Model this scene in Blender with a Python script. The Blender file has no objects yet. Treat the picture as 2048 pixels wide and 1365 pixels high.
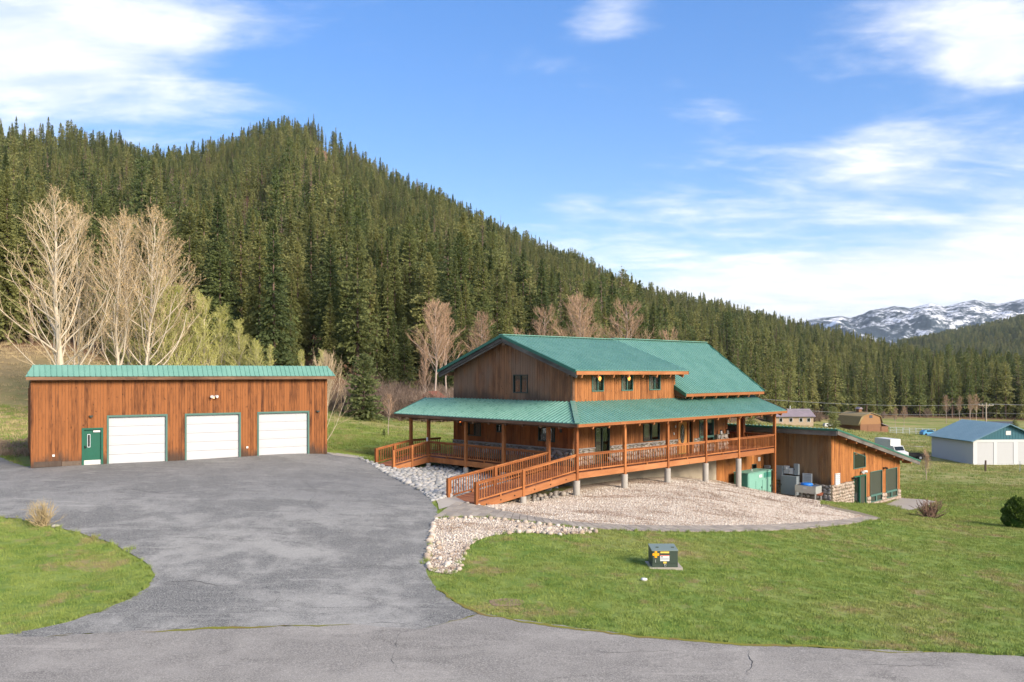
import bpy, bmesh, math, random
import numpy as np
from mathutils import Vector, Matrix
from mathutils.geometry import delaunay_2d_cdt

# ------------------------------------------------------------------ camera, sky, sun, exposure
scene = bpy.context.scene
COL = scene.collection
FPX, HORIZON, CXP, CAMZ = 1700.0, 746.0, 1024.0, 5.2      # photo focal length / horizon row in pixels, eye height
cam = bpy.data.cameras.new('camera'); camo = bpy.data.objects.new('camera', cam); COL.objects.link(camo)
cam.sensor_fit = 'HORIZONTAL'; cam.sensor_width = 36.0; cam.lens = 36.0 * FPX / 2048.0
cam.shift_y = (HORIZON - 682.5) / 2048.0
cam.clip_start = 0.5; cam.clip_end = 30000
camo.location = (0, 0, CAMZ); camo.rotation_euler = (math.radians(90), 0, 0)
scene.camera = camo

SUN_DIR = Vector((0.73, -0.68, 0.0)).normalized()
SUN_EL = math.radians(27)
SUN_AZ = math.atan2(SUN_DIR.x, SUN_DIR.y)
sd = Vector((SUN_DIR.x * math.cos(SUN_EL), SUN_DIR.y * math.cos(SUN_EL), math.sin(SUN_EL)))
sun = bpy.data.lights.new('sun', 'SUN'); sun.energy = 2.0; sun.angle = math.radians(24.0); sun.color = (1.0, 0.87, 0.71)
suno = bpy.data.objects.new('sun', sun); COL.objects.link(suno)
suno.rotation_euler = sd.to_track_quat('Z', 'Y').to_euler(); suno.location = (60, -40, 60)

scene.view_settings.view_transform = 'Standard'; scene.view_settings.look = 'None'
scene.view_settings.exposure = 1.90; scene.view_settings.gamma = 1.0
scene.view_settings.use_curve_mapping = False
scene.cycles.use_denoising = True
scene.cycles.max_bounces = 5; scene.cycles.diffuse_bounces = 2; scene.cycles.glossy_bounces = 2; scene.cycles.volume_bounces = 0
scene.cycles.use_adaptive_sampling = True; scene.cycles.adaptive_threshold = 0.015
scene.cycles.transparent_max_bounces = 8; scene.cycles.transmission_bounces = 2
scene.cycles.caustics_reflective = False; scene.cycles.caustics_refractive = False
scene.cycles.sample_clamp_indirect = 4.0

# ---- small node helpers
class NT:
    def __init__(s, tree): s.t = tree; s.t.nodes.clear() if False else None
    def n(s, typ, **kw):
        nd = s.t.nodes.new(typ)
        for k, v in kw.items():
            if k.startswith('_'): setattr(nd, k[1:], v)
            else: s.put(nd.inputs[k.replace('__', ' ')], v)
        return nd
    def put(s, sock, v):
        if hasattr(v, 'is_output') or isinstance(v, bpy.types.NodeSocket): s.t.links.new(v, sock)
        else:
            if hasattr(sock, 'default_value'):
                try: sock.default_value = v
                except TypeError: sock.default_value = tuple(v) + (1.0,)
                except ValueError: sock.default_value = tuple(v) + (1.0,)
    def math(s, op, a, b=0.0, c=0.0, clamp=False):
        nd = s.t.nodes.new('ShaderNodeMath'); nd.operation = op; nd.use_clamp = clamp
        s.put(nd.inputs[0], a); s.put(nd.inputs[1], b); s.put(nd.inputs[2], c); return nd.outputs[0]
    def vmath(s, op, a, b=(0, 0, 0)):
        nd = s.t.nodes.new('ShaderNodeVectorMath'); nd.operation = op
        s.put(nd.inputs[0], a); s.put(nd.inputs[1], b); return nd.outputs[0]
    def mix(s, f, a, b, blend='MIX'):
        nd = s.t.nodes.new('ShaderNodeMix'); nd.data_type = 'RGBA'; nd.blend_type = blend
        s.put(nd.inputs[0], f)
        for i, v in ((6, a), (7, b)):
            if isinstance(v, bpy.types.NodeSocket): s.t.links.new(v, nd.inputs[i])
            else: nd.inputs[i].default_value = (v[0], v[1], v[2], 1.0)
        return nd.outputs[2]
    def ramp(s, f, lo, hi):            # smooth 0..1
        nd = s.t.nodes.new('ShaderNodeMapRange'); nd.interpolation_type = 'SMOOTHSTEP'
        s.put(nd.inputs['Value'], f); s.put(nd.inputs['From Min'], lo); s.put(nd.inputs['From Max'], hi)
        return nd.outputs['Result']
    def noise(s, vec, scale, detail=3.0, rough=0.55, dist=0.0):
        nd = s.t.nodes.new('ShaderNodeTexNoise')
        if vec is not None: s.put(nd.inputs['Vector'], vec)
        nd.inputs['Scale'].default_value = scale; nd.inputs['Detail'].default_value = detail
        nd.inputs['Roughness'].default_value = rough; nd.inputs['Distortion'].default_value = dist
        return nd.outputs['Fac']
    def scaled(s, vec, sc):
        return s.vmath('MULTIPLY', vec, sc)

# ---- world: Nishita sky with broken high cloud
world = bpy.data.worlds.new('World'); scene.world = world; world.use_nodes = True
wt = NT(world.node_tree); bg = world.node_tree.nodes['Background']
sky = wt.n('ShaderNodeTexSky'); sky.sky_type = 'NISHITA'; sky.sun_disc = False
sky.sun_elevation = SUN_EL; sky.sun_rotation = SUN_AZ; sky.altitude = 600; sky.air_density = 1.0; sky.dust_density = 0.4; sky.ozone_density = 2.0
tc = wt.n('ShaderNodeTexCoord').outputs['Generated']
sep = wt.n('ShaderNodeSeparateXYZ', Vector=tc)
dx, dy, dz = sep.outputs
az = wt.math('ARCTAN2', dx, dy); el = wt.math('ARCSINE', dz)
dzc = wt.math('ADD', wt.math('MAXIMUM', dz, 0.0), 0.16)
cxy = wt.n('ShaderNodeCombineXYZ', X=wt.math('DIVIDE', dx, dzc), Y=wt.math('DIVIDE', dy, dzc), Z=0.0).outputs[0]
n1 = wt.noise(wt.scaled(cxy, (0.9, 1.9, 1)), 1.3, 8, 0.60, 0.5)
n2 = wt.noise(cxy, 0.42, 3, 0.5, 0.0)
def blob(px, py, rx, ry, w):
    a0 = math.atan2((px - CXP) / FPX, 1.0); e0 = math.atan2((HORIZON - py) / FPX, math.hypot(1.0, (px - CXP) / FPX))
    u_ = wt.math('DIVIDE', wt.math('SUBTRACT', az, a0), rx / FPX); v_ = wt.math('DIVIDE', wt.math('SUBTRACT', el, e0), ry / FPX)
    d2 = wt.math('ADD', wt.math('MULTIPLY', u_, u_), wt.math('MULTIPLY', v_, v_))
    return wt.math('MULTIPLY', wt.math('EXPONENT', wt.math('MULTIPLY', d2, -1.0)), w)
acc = None
for b in ((110, 120, 270, 95, .27), (320, 70, 140, 70, .15), (-150, 60, 280, 180, .18), (1985, 105, 95, 58, .40), (1900, 10, 170, 45, .22), (1215, 15, 90, 48, .21), (640, -140, 900, 160, .0),
          (1390, 435, 190, 55, .15), (1750, 335, 120, 75, .22), (1140, 408, 60, 26, .14), (1400, 215, 150, 30, .11), (1880, 580, 560, 75, .46), (1500, 605, 300, 50, .30), (2350, 480, 400, 160, .3)):
    if b[4] == 0: continue
    s_ = blob(*b); acc = s_ if acc is None else wt.math('ADD', acc, s_)
# broken cloud added out of view to whiten ambient light; gap keeps frame blue
gap = blob(1000, 250, 1200, 480, 1.0)
cover = wt.math('MULTIPLY', wt.math('SUBTRACT', 1.0, gap), wt.math('MULTIPLY_ADD', n2, .55, -.10))
bias = wt.math('ADD', cover, acc)
n3 = wt.noise(wt.scaled(cxy, (1.0, 1.5, 1)), 4.5, 6, 0.62, 0.3)
dens = wt.ramp(wt.math('ADD', wt.math('ADD', wt.math('MULTIPLY', n1, .70), wt.math('MULTIPLY', n3, .30)), bias), 0.55, 0.92)
dens = wt.math('MULTIPLY', dens, .94)
skyg = wt.n('ShaderNodeGamma', Color=sky.outputs[0], Gamma=0.62)
skyc = wt.n('ShaderNodeHueSaturation', Color=skyg.outputs[0]); skyc.inputs['Hue'].default_value = 0.517; skyc.inputs['Saturation'].default_value = 1.68; skyc.inputs['Value'].default_value = 0.72
shade = wt.mix(wt.ramp(wt.math('ADD', wt.math('MULTIPLY', n1, .6), wt.math('MULTIPLY', n3, .4)), 0.38, 0.66), (1.75, 1.88, 2.12), (2.45, 2.42, 2.40))
out = wt.mix(dens, skyc.outputs[0], shade)
world.node_tree.links.new(out, bg.inputs['Color']); bg.inputs['Strength'].default_value = 0.15

# ------------------------------------------------------------------ terrain
TH = math.radians(45.3)
UV = (math.sin(TH), math.cos(TH)); VV = (-UV[1], UV[0])
HC = ((1153 - CXP) / FPX * 45.5, 45.5)                    # front corner post of the porch
HOUSE_ROT = math.radians(90 - 45.3)
DECK_Z = -5.35 + CAMZ
def hc(u, v): return (HC[0] + u * UV[0] + v * VV[0], HC[1] + u * UV[1] + v * VV[1])
AN = [(-26.07, 46.16, -5.2), (-11.91, 54.57, -5.2), (-19, 50.4, -5.2), (-30.7, 53.9, -5.0), (-16.5, 62.3, -5.1), (-22, 38, -5.6), (-11, 45, -5.65),
      (-8.2, 52.5, -5.85), (-14, 27, -6.6), (-11.3, 33.5, -6.1), (-6, 27.4, -6.6), (-3.3, 37.7, -6.3), (-2.9, 28.3, -6.7), (0, 18, -6.95), (-12, 20, -6.95), (12, 21, -7.25),
      (5.27, 29.5, -6.8), (5.0, 37.6, -6.85), (9.1, 39.1, -7.15), (13.1, 41.5, -7.55), (17.6, 44.9, -7.95), (21.2, 48.7, -8.3), (.8, 37.6, -6.5),
      (26, 52.9, -9.0), (28.8, 48.6, -8.9), (17.6, 29.2, -7.8), (10.9, 27.3, -7.25), (13.3, 22.1, -7.4), (34.1, 66.3, -9.95), (51.7, 85.8, -10.8), (61.7, 113.7, -12.3), (61.1, 124, -12.1),
      (72, 114, -12.4), (57, 123, -12.4), (70.6, 178, -14.0), (93, 229.6, -15.8), (70, 209, -12.8), (61, 225, -11.8), (150, 261, -16),
      (-31, 51.4, -5.2), (-41, 68.6, -4.6), (-49, 81.8, -2.6), (-53, 89, -.2), (-60, 100, 2.7), (-11.6, 61, -5.7), (-15.2, 80, -4.9), (-19.7, 92, -4.0), (-14.9, 92.4, -5.0), (-7.9, 93, -5.6),
      (5, 95, -6.2), (20, 105, -8), (40, 120, -10.5), (-35, 80, -3.4), (-25, 85, -3.8), (0, -20, -7.3), (-60, 0, -6.8), (60, 0, -8.8), (-60, 40, -5.6), (0, -100, -9), (100, 50, -11.5), (120, 100, -13), (200, 200, -16), (-80, 70, -3), (-90, 100, 3.5)]
for u_, v_, z_ in ((-7.3, 1, -6.2), (-3, 6, -6.2), (-2, 11, -6.15), (0, 14.3, -5.95), (-2.8, 13.4, -5.88), (2, 2, -6.5), (10, 2, -6.65), (0, 0, -6.55), (-4.2, 0, -6.6), (4.1, 0, -6.58), (8.4, 0, -6.65),
                   (12.5, 0, -6.97), (16.6, 0, -7.81), (21.5, 0, -8.63), (2, 12.5, -5.95), (12, 14, -6.3), (24, 14, -8.0), (17, 2.1, -7.4), (23.77, -3.12, -9.1), (27.4, -3.1, -9.62), (29.6, -3.1, -9.92),
                   (36.2, -3.1, -10.18), (36, 8, -10.3), (30, 14, -9.5), (22.5, -2, -8.98), (22.5, 1, -8.75), (6, -4, -6.75), (12, -4, -7.3), (18, -4, -8.2)):
    x_, y_ = hc(u_, v_); AN.append((x_, y_, z_))
AN = np.array(AN); AN[:, 2] += CAMZ
_c = 3.0
def _phi(ax, ay, bx, by): return np.sqrt((ax[:, None] - bx[None]) ** 2 + (ay[:, None] - by[None]) ** 2 + _c * _c)
_n = len(AN); _A = np.zeros((_n + 3, _n + 3)); _A[:_n, :_n] = -_phi(AN[:, 0], AN[:, 1], AN[:, 0], AN[:, 1]) + np.eye(_n) * 0.25
_A[:_n, _n] = 1; _A[:_n, _n + 1] = AN[:, 0] / 100; _A[:_n, _n + 2] = AN[:, 1] / 100; _A[_n:, :_n] = _A[:_n, _n:].T
_w = np.linalg.solve(_A, np.concatenate([AN[:, 2], [0, 0, 0]]))
def near(x, y):
    x = np.clip(np.asarray(x, float), -110, 230); y = np.clip(np.asarray(y, float), -120, 290)
    sh = x.shape; x = x.ravel(); y = y.ravel(); o = np.empty(len(x))
    for i in range(0, len(x), 20000):
        s_ = slice(i, i + 20000)
        o[s_] = -_phi(x[s_], y[s_], AN[:, 0], AN[:, 1]) @ _w[:_n] + _w[_n] + _w[_n + 1] * x[s_] / 100 + _w[_n + 2] * y[s_] / 100
    return o.reshape(sh)
HT = np.array([(-700, 330, 420, 92), (-200, 240, 480, 97), (0, 240, 500, 101), (100, 240, 520, 104), (200, 262, 560, 104), (300, 292, 600, 102), (400, 284, 640, 99), (470, 262, 660, 97), (540, 240, 670, 96),
               (580, 232, 680, 95), (630, 240, 690, 95), (700, 290, 700, 95), (760, 325, 710, 95), (850, 366, 720, 97), (900, 392, 725, 99), (1000, 440, 735, 106), (1100, 488, 745, 114), (1200, 536, 755, 124),
               (1300, 572, 765, 140), (1400, 596, 780, 160), (1500, 620, 800, 195), (1600, 640, 820, 240), (1700, 664, 820, 268), (1790, 690, 760, 285), (1900, 708, 600, 290), (2048, 712, 600, 285), (2600, 700, 600, 280), (3300, 640, 700, 280)], float)
def skyline(px):
    ys = np.interp(px, HT[:, 0], HT[:, 1]); Dr = np.interp(px, HT[:, 0], HT[:, 2]); Df = np.interp(px, HT[:, 0], HT[:, 3])
    return ys + 19.0 * FPX / Dr, Dr, Df
def H(x, y):
    x = np.asarray(x, float); y = np.asarray(y, float); z = near(x, y)
    yy = np.maximum(y, 20.0); px = np.clip(CXP + FPX * x / yy, -700, 3300)
    yg, Dr, Df = skyline(px)
    fx = (px - CXP) / FPX * Df; zf = near(fx, Df)
    zr = CAMZ - (yg - HORIZON) / FPX * Dr
    t = (y - Df) / (Dr - Df); tc_ = np.clip(t, 0, 1)
    hill = zf + (zr - zf) * (0.72 * tc_ + 0.28 * tc_ ** 2)
    g = np.sin(px * .021 + 3 * tc_) + .7 * np.sin(px * .047 - 5 * tc_ + 1.3) + .5 * np.sin(px * .013 + y * .02)
    hill = hill + g * 5.0 * np.sin(np.pi * np.clip(tc_, 0, 1)) * np.clip((zr - zf) / 120, 0, 1)
    hill = np.where(t > 1, zr - .30 * (y - Dr), hill); hill = np.maximum(hill, np.where(t > 0, -22.0, -1e9))
    return np.where((t > 0) & (y > 40), hill, z)
def h1(x, y): return float(H(np.array([x]), np.array([y]))[0])
def at(px, py, dmax=420.0):
    """point of the ground seen at a photo pixel"""
    ys = np.concatenate([np.arange(12, 120, .5), np.arange(120, dmax, 2.0)])
    xs = (px - CXP) / FPX * ys; zr = CAMZ - (py - HORIZON) / FPX * ys
    d = zr - H(xs, ys); i = int(np.argmax(d <= 0)) or len(ys) - 1
    lo, hi = ys[max(i - 1, 0)], ys[i]
    for _ in range(18):
        m = .5 * (lo + hi); x = (px - CXP) / FPX * m
        if CAMZ - (py - HORIZON) / FPX * m > h1(x, m): lo = m
        else: hi = m
    return Vector(((px - CXP) / FPX * hi, hi, h1((px - CXP) / FPX * hi, hi)))
def xat(px, d): return (px - CXP) / FPX * d
def inpoly(x, y, poly):
    r = np.zeros(len(x), bool); n = len(poly)
    for i in range(n):
        x1, y1 = poly[i][:2]; x2, y2 = poly[(i + 1) % n][:2]
        c = (y1 > y) != (y2 > y)
        with np.errstate(divide='ignore', invalid='ignore'):
            r ^= c & (x < (x2 - x1) * (y - y1) / (y2 - y1 + 1e-12) + x1)
    return r

# ------------------------------------------------------------------ materials
M = {}
def material(name, rough=0.8, spec=0.3):
    m = bpy.data.materials.new(name); m.use_nodes = True; M[name] = m
    b = m.node_tree.nodes['Principled BSDF']; b.inputs['Roughness'].default_value = rough
    b.inputs['Specular IOR Level'].default_value = spec
    return m, NT(m.node_tree), b
def bump(nt, b, hsock, strength=0.4, dist=0.02):
    nd = nt.n('ShaderNodeBump'); nd.inputs['Strength'].default_value = strength; nd.inputs['Distance'].default_value = dist
    nt.put(nd.inputs['Height'], hsock); nt.put(b.inputs['Normal'], nd.outputs[0])
def simple(name, col, var=0.15, scale=6.0, rough=0.7, spec=0.3, metal=0.0, orand=0.0, bmp=0.0):
    m, nt, b = material(name, rough, spec)
    oc = nt.n('ShaderNodeTexCoord').outputs['Object']
    f = nt.noise(oc, scale, 4, .6)
    lo = tuple(c * (1 - var) for c in col); hi = tuple(min(1, c * (1 + var)) for c in col)
    c = nt.mix(f, lo, hi)
    if orand:
        r = nt.n('ShaderNodeObjectInfo').outputs['Random']
        c = nt.mix(1.0, c, nt.n('ShaderNodeCombineColor', Red=nt.math('MULTIPLY_ADD', r, orand, 1 - orand / 2), Green=nt.math('MULTIPLY_ADD', r, orand, 1 - orand / 2), Blue=nt.math('MULTIPLY_ADD', r, orand * .9, 1 - orand * .45)).outputs[0], 'MULTIPLY')
    nt.put(b.inputs['Base Color'], c); b.inputs['Metallic'].default_value = metal
    if bmp: bump(nt, b, nt.noise(oc, scale * 4, 4, .6), bmp)
    return m
def wood(name, light, dark, grey=None, zstain=None, streak=0.5, rough=0.75, orand=0.55, hor=False):
    m, nt, b = material(name, rough, 0.2)
    oc = nt.n('ShaderNodeTexCoord').outputs['Object']; rnd = nt.n('ShaderNodeObjectInfo').outputs['Random']
    off = nt.n('ShaderNodeCombineXYZ', X=nt.math('MULTIPLY', rnd, 37.0), Y=nt.math('MULTIPLY', rnd, 17.0), Z=nt.math('MULTIPLY', rnd, 53.0)).outputs[0]
    v = nt.vmath('ADD', oc, off)
    g = nt.noise(nt.scaled(v, (1, 1, .09) if not hor else (.12, .12, 1)), 16, 5, .65, .3)
    big = nt.noise(nt.scaled(v, (1, 1, .35) if not hor else (.3, .3, 1)), 1.6, 3, .6)
    knot = nt.ramp(nt.noise(nt.scaled(v, (1, 1, .55)), 7.0, 2, .5), .66, .76)
    f = nt.math('ADD', nt.math('MULTIPLY', g, streak), nt.math('ADD', nt.math('MULTIPLY_ADD', big, .95, -.22), nt.math('MULTIPLY_ADD', rnd, orand, -orand / 2)))
    c = nt.mix(nt.ramp(f, .22, .88), dark, light)
    c = nt.mix(nt.math('MULTIPLY', knot, .65), c, tuple(x * .35 for x in dark))
    if grey is not None:
        gm = nt.ramp(nt.noise(nt.scaled(oc, (.6, .6, .18)), 1.1, 4, .6, .4), .42, .62)
        c = nt.mix(nt.math('MULTIPLY', gm, .75), c, grey)
    if zstain is not None:
        z0, z1, amt, sc_ = zstain          # rising damp / mildew whose ragged top varies board by board
        zc = nt.n('ShaderNodeSeparateXYZ', Vector=oc).outputs[2]
        hgt = nt.math('MULTIPLY_ADD', nt.noise(nt.scaled(oc, (1, 1, .35)), sc_, 4, .6), (z1 - z0) * 2.2, z0 - (z1 - z0) * .6)
        hgt = nt.math('ADD', hgt, nt.math('MULTIPLY', rnd, (z1 - z0) * .35))
        ms = nt.ramp(nt.math('SUBTRACT', hgt, zc), -.25, .55)
        c = nt.mix(nt.math('MULTIPLY', ms, amt), c, (.045, .036, .030))
    nt.put(b.inputs['Base Color'], c); bump(nt, b, g, .35, .01)
    return m
wood('cedar_garage', (.275, .102, .034), (.060, .021, .010), zstain=(0.1, .8, .85, 1.2), orand=.34, streak=.95)
wood('cedar_front', (.35, .138, .048), (.125, .045, .018), orand=.30, streak=.85)
wood('cedar_gable', (.27, .125, .062), (.11, .048, .027), grey=(.215, .135, .092), zstain=(3.45, 4.45, .72, .75), orand=.35, streak=.75)
wood('cedar_porch', (.30, .10, .032), (.13, .038, .014), orand=.25, streak=.65)
wood('cedar_annex', (.41, .165, .050), (.175, .062, .021), orand=.28, streak=.7)
wood('cedar_annex_side', (.29, .15, .060), (.13, .060, .026), grey=(.20, .135, .08), zstain=(1.9, 3.0, .75, .35), orand=.35, streak=.7)
wood('redwood', (.44, .170, .058), (.23, .078, .026), orand=.5, streak=.3)
wood('redwood_beam', (.46, .20, .084), (.28, .104, .038), orand=.3, streak=.3, hor=True)
wood('grey_timber', (.20, .18, .16), (.055, .048, .045), orand=.3, hor=True)
wood('brown_timber', (.26, .15, .09), (.10, .055, .035), orand=.3, hor=True)
wood('door_wood', (.62, .33, .11), (.48, .23, .07), orand=.1, streak=.3)
wood('plank_deck', (.40, .16, .075), (.23, .085, .045), orand=.5, hor=True)
wood('post_weathered', (.16, .12, .09), (.07, .05, .04))
def metal_roof(name, a, b_, rough):
    m, nt, b = material(name, rough, .5)
    oc = nt.n('ShaderNodeTexCoord').outputs['Object']
    f = nt.noise(nt.scaled(oc, (1, 1, 1)), .8, 5, .65)
    nt.put(b.inputs['Base Color'], nt.mix(nt.ramp(f, .3, .7), a, b_))
    nt.put(b.inputs['Roughness'], nt.math('MULTIPLY_ADD', nt.noise(oc, 3, 3), .15, rough - .07))
metal_roof('green_metal', (.110, .250, .205), (.140, .290, .240), .28)
metal_roof('blue_metal', (.085, .185, .25), (.11, .215, .285), .5)
metal_roof('mauve_metal', (.20, .165, .185), (.25, .205, .225), .6)
simple('green_trim', (.030, .135, .095), .1, rough=.5)
simple('window_trim', (.070, .150, .125), .1, rough=.5)
simple('dark_frame', (.030, .045, .040), .1, rough=.5)
simple('door_green', (.010, .095, .060), .12, rough=.45)
simple('white_door', (.46, .465, .48), .04, 2.0, rough=.45)
simple('white_paint', (.55, .555, .56), .05, 2.0, rough=.6)
simple('plate_metal', (.62, .60, .56), .1, rough=.4, metal=.3)
simple('concrete', (.36, .335, .30), .22, 2.2, rough=.9, bmp=.25)
simple('concrete_wall', (.36, .305, .23), .25, 1.3, rough=.9, bmp=.25)
simple('concrete_pad', (.37, .335, .29), .14, 1.2, rough=.9, bmp=.2)
simple('mortar', (.20, .17, .12), .2, 5, rough=.95)
simple('paver', (.29, .255, .215), .22, 3.0, rough=.92, orand=.35, bmp=.3)
simple('black_metal', (.012, .012, .013), .2, rough=.5)
simple('rubber', (.02, .02, .02), .2, rough=.9)
simple('grey_metal', (.235, .275, .30), .10, 2.5, rough=.5)
simple('light_grey_metal', (.45, .48, .50), .08, 2.5, rough=.45)
simple('galvanised', (.48, .49, .47), .12, 6, rough=.4, metal=.5)
simple('generator_green', (.17, .36, .29), .07, 2.0, rough=.5)
simple('generator_dark', (.045, .20, .155), .2, 8.0, rough=.5)
simple('transformer_green', (.046, .066, .050), .15, 3.0, rough=.5)
simple('transformer_lid_lit', (.17, .215, .185), .08, 3.0, rough=.4)  # cabinet green made paler: brightness of the sky-facing top put into the colour
simple('orange_paint', (.85, .36, .01), .05, rough=.6)
simple('yellow_paint', (.80, .55, .10), .05, rough=.6)
simple('red_paint', (.65, .06, .03), .05, rough=.6)
simple('blue_plastic', (.02, .17, .60), .1, rough=.4)
simple('red_plastic', (.45, .02, .02), .1, rough=.4)
simple('white_plastic', (.62, .62, .62), .03, rough=.4)
simple('blind', (.22, .19, .17), .2, 3, rough=.8)
simple('room_dark', (.05, .038, .03), .3, 2, rough=.9)
simple('room_wood', (.30, .13, .05), .3, 2, rough=.9)
simple('wire', (.20, .20, .20), .1, rough=.6)
simple('wood_pole', (.32, .27, .22), .2, 3, rough=.9)
simple('barn_blue', (.03, .115, .15), .12, 4, rough=.6)
simple('barn_white_shaded', (.43, .455, .49), .04, 3, rough=.7)  # barn white, darker and bluer: the side's shade put into the colour
simple('barn_wood', (.20, .10, .055), .3, 4, rough=.85)
simple('barn_wood_light', (.28, .15, .07), .2, 4, rough=.85)
simple('shingle_tan', (.27, .205, .10), .2, 5, rough=.95)
simple('shingle_dark', (.07, .075, .09), .2, 5, rough=.95)
simple('cream_wall', (.36, .28, .20), .15, 3, rough=.85)
simple('shed_red', (.16, .065, .045), .2, 5, rough=.9)
simple('glass_dark', (.012, .016, .015), .1, rough=.06, spec=.6)
simple('screen_mesh', (.045, .052, .036), .1, rough=.55, spec=.4)
simple('car_blue', (.08, .28, .50), .05, rough=.3, spec=.5)
simple('red_brown', (.26, .08, .04), .2, 4, rough=.8)
m, nt, b = material('glass', .03, .5)
b.inputs['Base Color'].default_value = (.55, .6, .6, 1)
tr = nt.n('ShaderNodeBsdfTransparent'); tr.inputs[0].default_value = (.80, .82, .80, 1)
gl = nt.n('ShaderNodeBsdfGlossy'); gl.inputs['Roughness'].default_value = .03; gl.inputs['Color'].default_value = (.9, .95, 1, 1)
lw = nt.n('ShaderNodeLayerWeight'); lw.inputs['Blend'].default_value = .5
ms = nt.n('ShaderNodeMixShader'); nt.put(ms.inputs[0], nt.math('MULTIPLY_ADD', nt.math('POWER', lw.outputs['Facing'], 3.0), .7, .05)); nt.put(ms.inputs[1], tr.outputs[0]); nt.put(ms.inputs[2], gl.outputs[0])
nt.put(m.node_tree.nodes['Material Output'].inputs['Surface'], ms.outputs[0])
for nm, colr, st in (('lamp_glow', (1.0, .36, .06), 1.3), ('porch_glow', (1.0, .22, .05), 1.6)):
    m, nt, b = material(nm); b.inputs['Emission Color'].default_value = colr + (1,); b.inputs['Emission Strength'].default_value = st
# rocks
def rock(name, cols, rough=.85, speck=.35, dirt=0):
    m, nt, b = material(name, rough, .25)
    oc = nt.n('ShaderNodeTexCoord').outputs['Object']; rnd = nt.n('ShaderNodeObjectInfo').outputs['Random']
    cr = nt.n('ShaderNodeValToRGB'); nt.put(cr.inputs[0], rnd); e = cr.color_ramp; e.interpolation = 'LINEAR'
    while len(e.elements) < len(cols): e.elements.new(.5)
    for i, c in enumerate(cols): e.elements[i].position = i / (len(cols) - 1); e.elements[i].color = c + (1,)
    f = nt.noise(oc, 6, 4, .6)
    c = nt.mix(nt.math('MULTIPLY', f, speck * 1.6), cr.outputs[0], (.10, .09, .085))
    if dirt:
        wp = nt.n('ShaderNodeNewGeometry').outputs['Position']
        lm = nt.ramp(nt.noise(nt.scaled(wp, (.55, 1.3, 1)), .55, 7, .75, .8), .46, .62)
        c = nt.mix(nt.math('MULTIPLY', lm, dirt), c, (.20, .13, .085))
    nt.put(b.inputs['Base Color'], c)
rock('river_rock', [(.48, .48, .47), (.32, .335, .34), (.56, .535, .50), (.23, .25, .26), (.42, .40, .365), (.52, .52, .52), (.28, .28, .265)])
rock('border_rock', [(.62, .53, .44), (.46, .355, .26), (.72, .66, .58), (.55, .455, .37), (.41, .325, .25), (.68, .59, .50)])
rock('gravel_stone', [(.59, .525, .44), (.70, .645, .565), (.36, .285, .215), (.65, .585, .50), (.48, .405, .325), (.72, .675, .605), (.43, .355, .28)], speck=.16, dirt=.85)
rock('veneer_stone', [(.46, .36, .28), (.55, .46, .37), (.36, .27, .21), (.50, .41, .33), (.42, .31, .23), (.57, .49, .42)])
rock('veneer_grey', [(.40, .37, .34), (.22, .21, .21), (.52, .48, .43), (.30, .28, .27), (.46, .40, .34), (.14, .14, .15), (.55, .50, .44)])
rock('dark_rock', [(.34, .30, .26), (.20, .19, .18), (.45, .38, .30), (.26, .24, .22)])
# ground
def ground_cols(nt, pos):
    a = nt.noise(pos, .16, 5, .6); c2 = nt.noise(pos, .9, 5, .65); c3 = nt.noise(pos, 5.0, 4, .6)
    gr = nt.mix(nt.ramp(c2, .3, .7), (.110, .182, .034), (.215, .272, .072))
    gr = nt.mix(nt.math('MULTIPLY', nt.ramp(a, .45, .68), .6), gr, (.260, .255, .092))
    gr = nt.mix(nt.math('MULTIPLY', nt.ramp(c3, .4, .8), .35), gr, (.085, .150, .024))
    dry = nt.ramp(nt.math('ADD', nt.math('MULTIPLY', nt.noise(pos, .55, 6, .7), .8), nt.math('MULTIPLY', a, .3)), .575, .68)
    return nt.mix(nt.math('MULTIPLY', dry, .75), gr, (.28, .205, .11))
m, nt, b = material('ground', .95, .1)
pos = nt.n('ShaderNodeNewGeometry').outputs['Position']
g0 = ground_cols(nt, pos)
at_ = nt.n('ShaderNodeAttribute'); at_.attribute_name = 'cover'
sepc = nt.n('ShaderNodeSeparateColor', Color=at_.outputs['Color'])
tan = nt.mix(nt.noise(pos, .7, 5, .65), (.20, .15, .075), (.36, .27, .15))
duff = nt.mix(nt.noise(pos, .5, 5, .7), (.10, .062, .038), (.24, .15, .095))
field = nt.mix(nt.ramp(nt.noise(nt.scaled(pos, (.35, 1, 1)), .16, 8, .75), .38, .62), (.155, .215, .045), (.33, .29, .125))
field = nt.mix(nt.math('MULTIPLY', nt.ramp(nt.noise(nt.scaled(pos, (.25, 1.2, 1)), .35, 6, .75), .52, .70), .6), field, (.36, .28, .16))
field = nt.mix(nt.math('MULTIPLY', nt.ramp(nt.noise(pos, 1.6, 5, .75), .45, .75), .4), field, (.09, .14, .03))
g1 = nt.mix(sepc.outputs[2], g0, field)
g1 = nt.mix(sepc.outputs[0], g1, tan); g1 = nt.mix(sepc.outputs[1], g1, duff)
nt.put(b.inputs['Base Color'], g1); bump(nt, b, nt.noise(pos, 9, 5, .7), .8, .05)
m, nt, b = material('grass_blade', .7, .15)
pos = nt.n('ShaderNodeNewGeometry').outputs['Position']; c = ground_cols(nt, pos)
rnd = nt.n('ShaderNodeObjectInfo').outputs['Random']
c = nt.mix(nt.math('MULTIPLY', rnd, .55), c, (.27, .325, .075))
nt.put(b.inputs['Base Color'], c)
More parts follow.
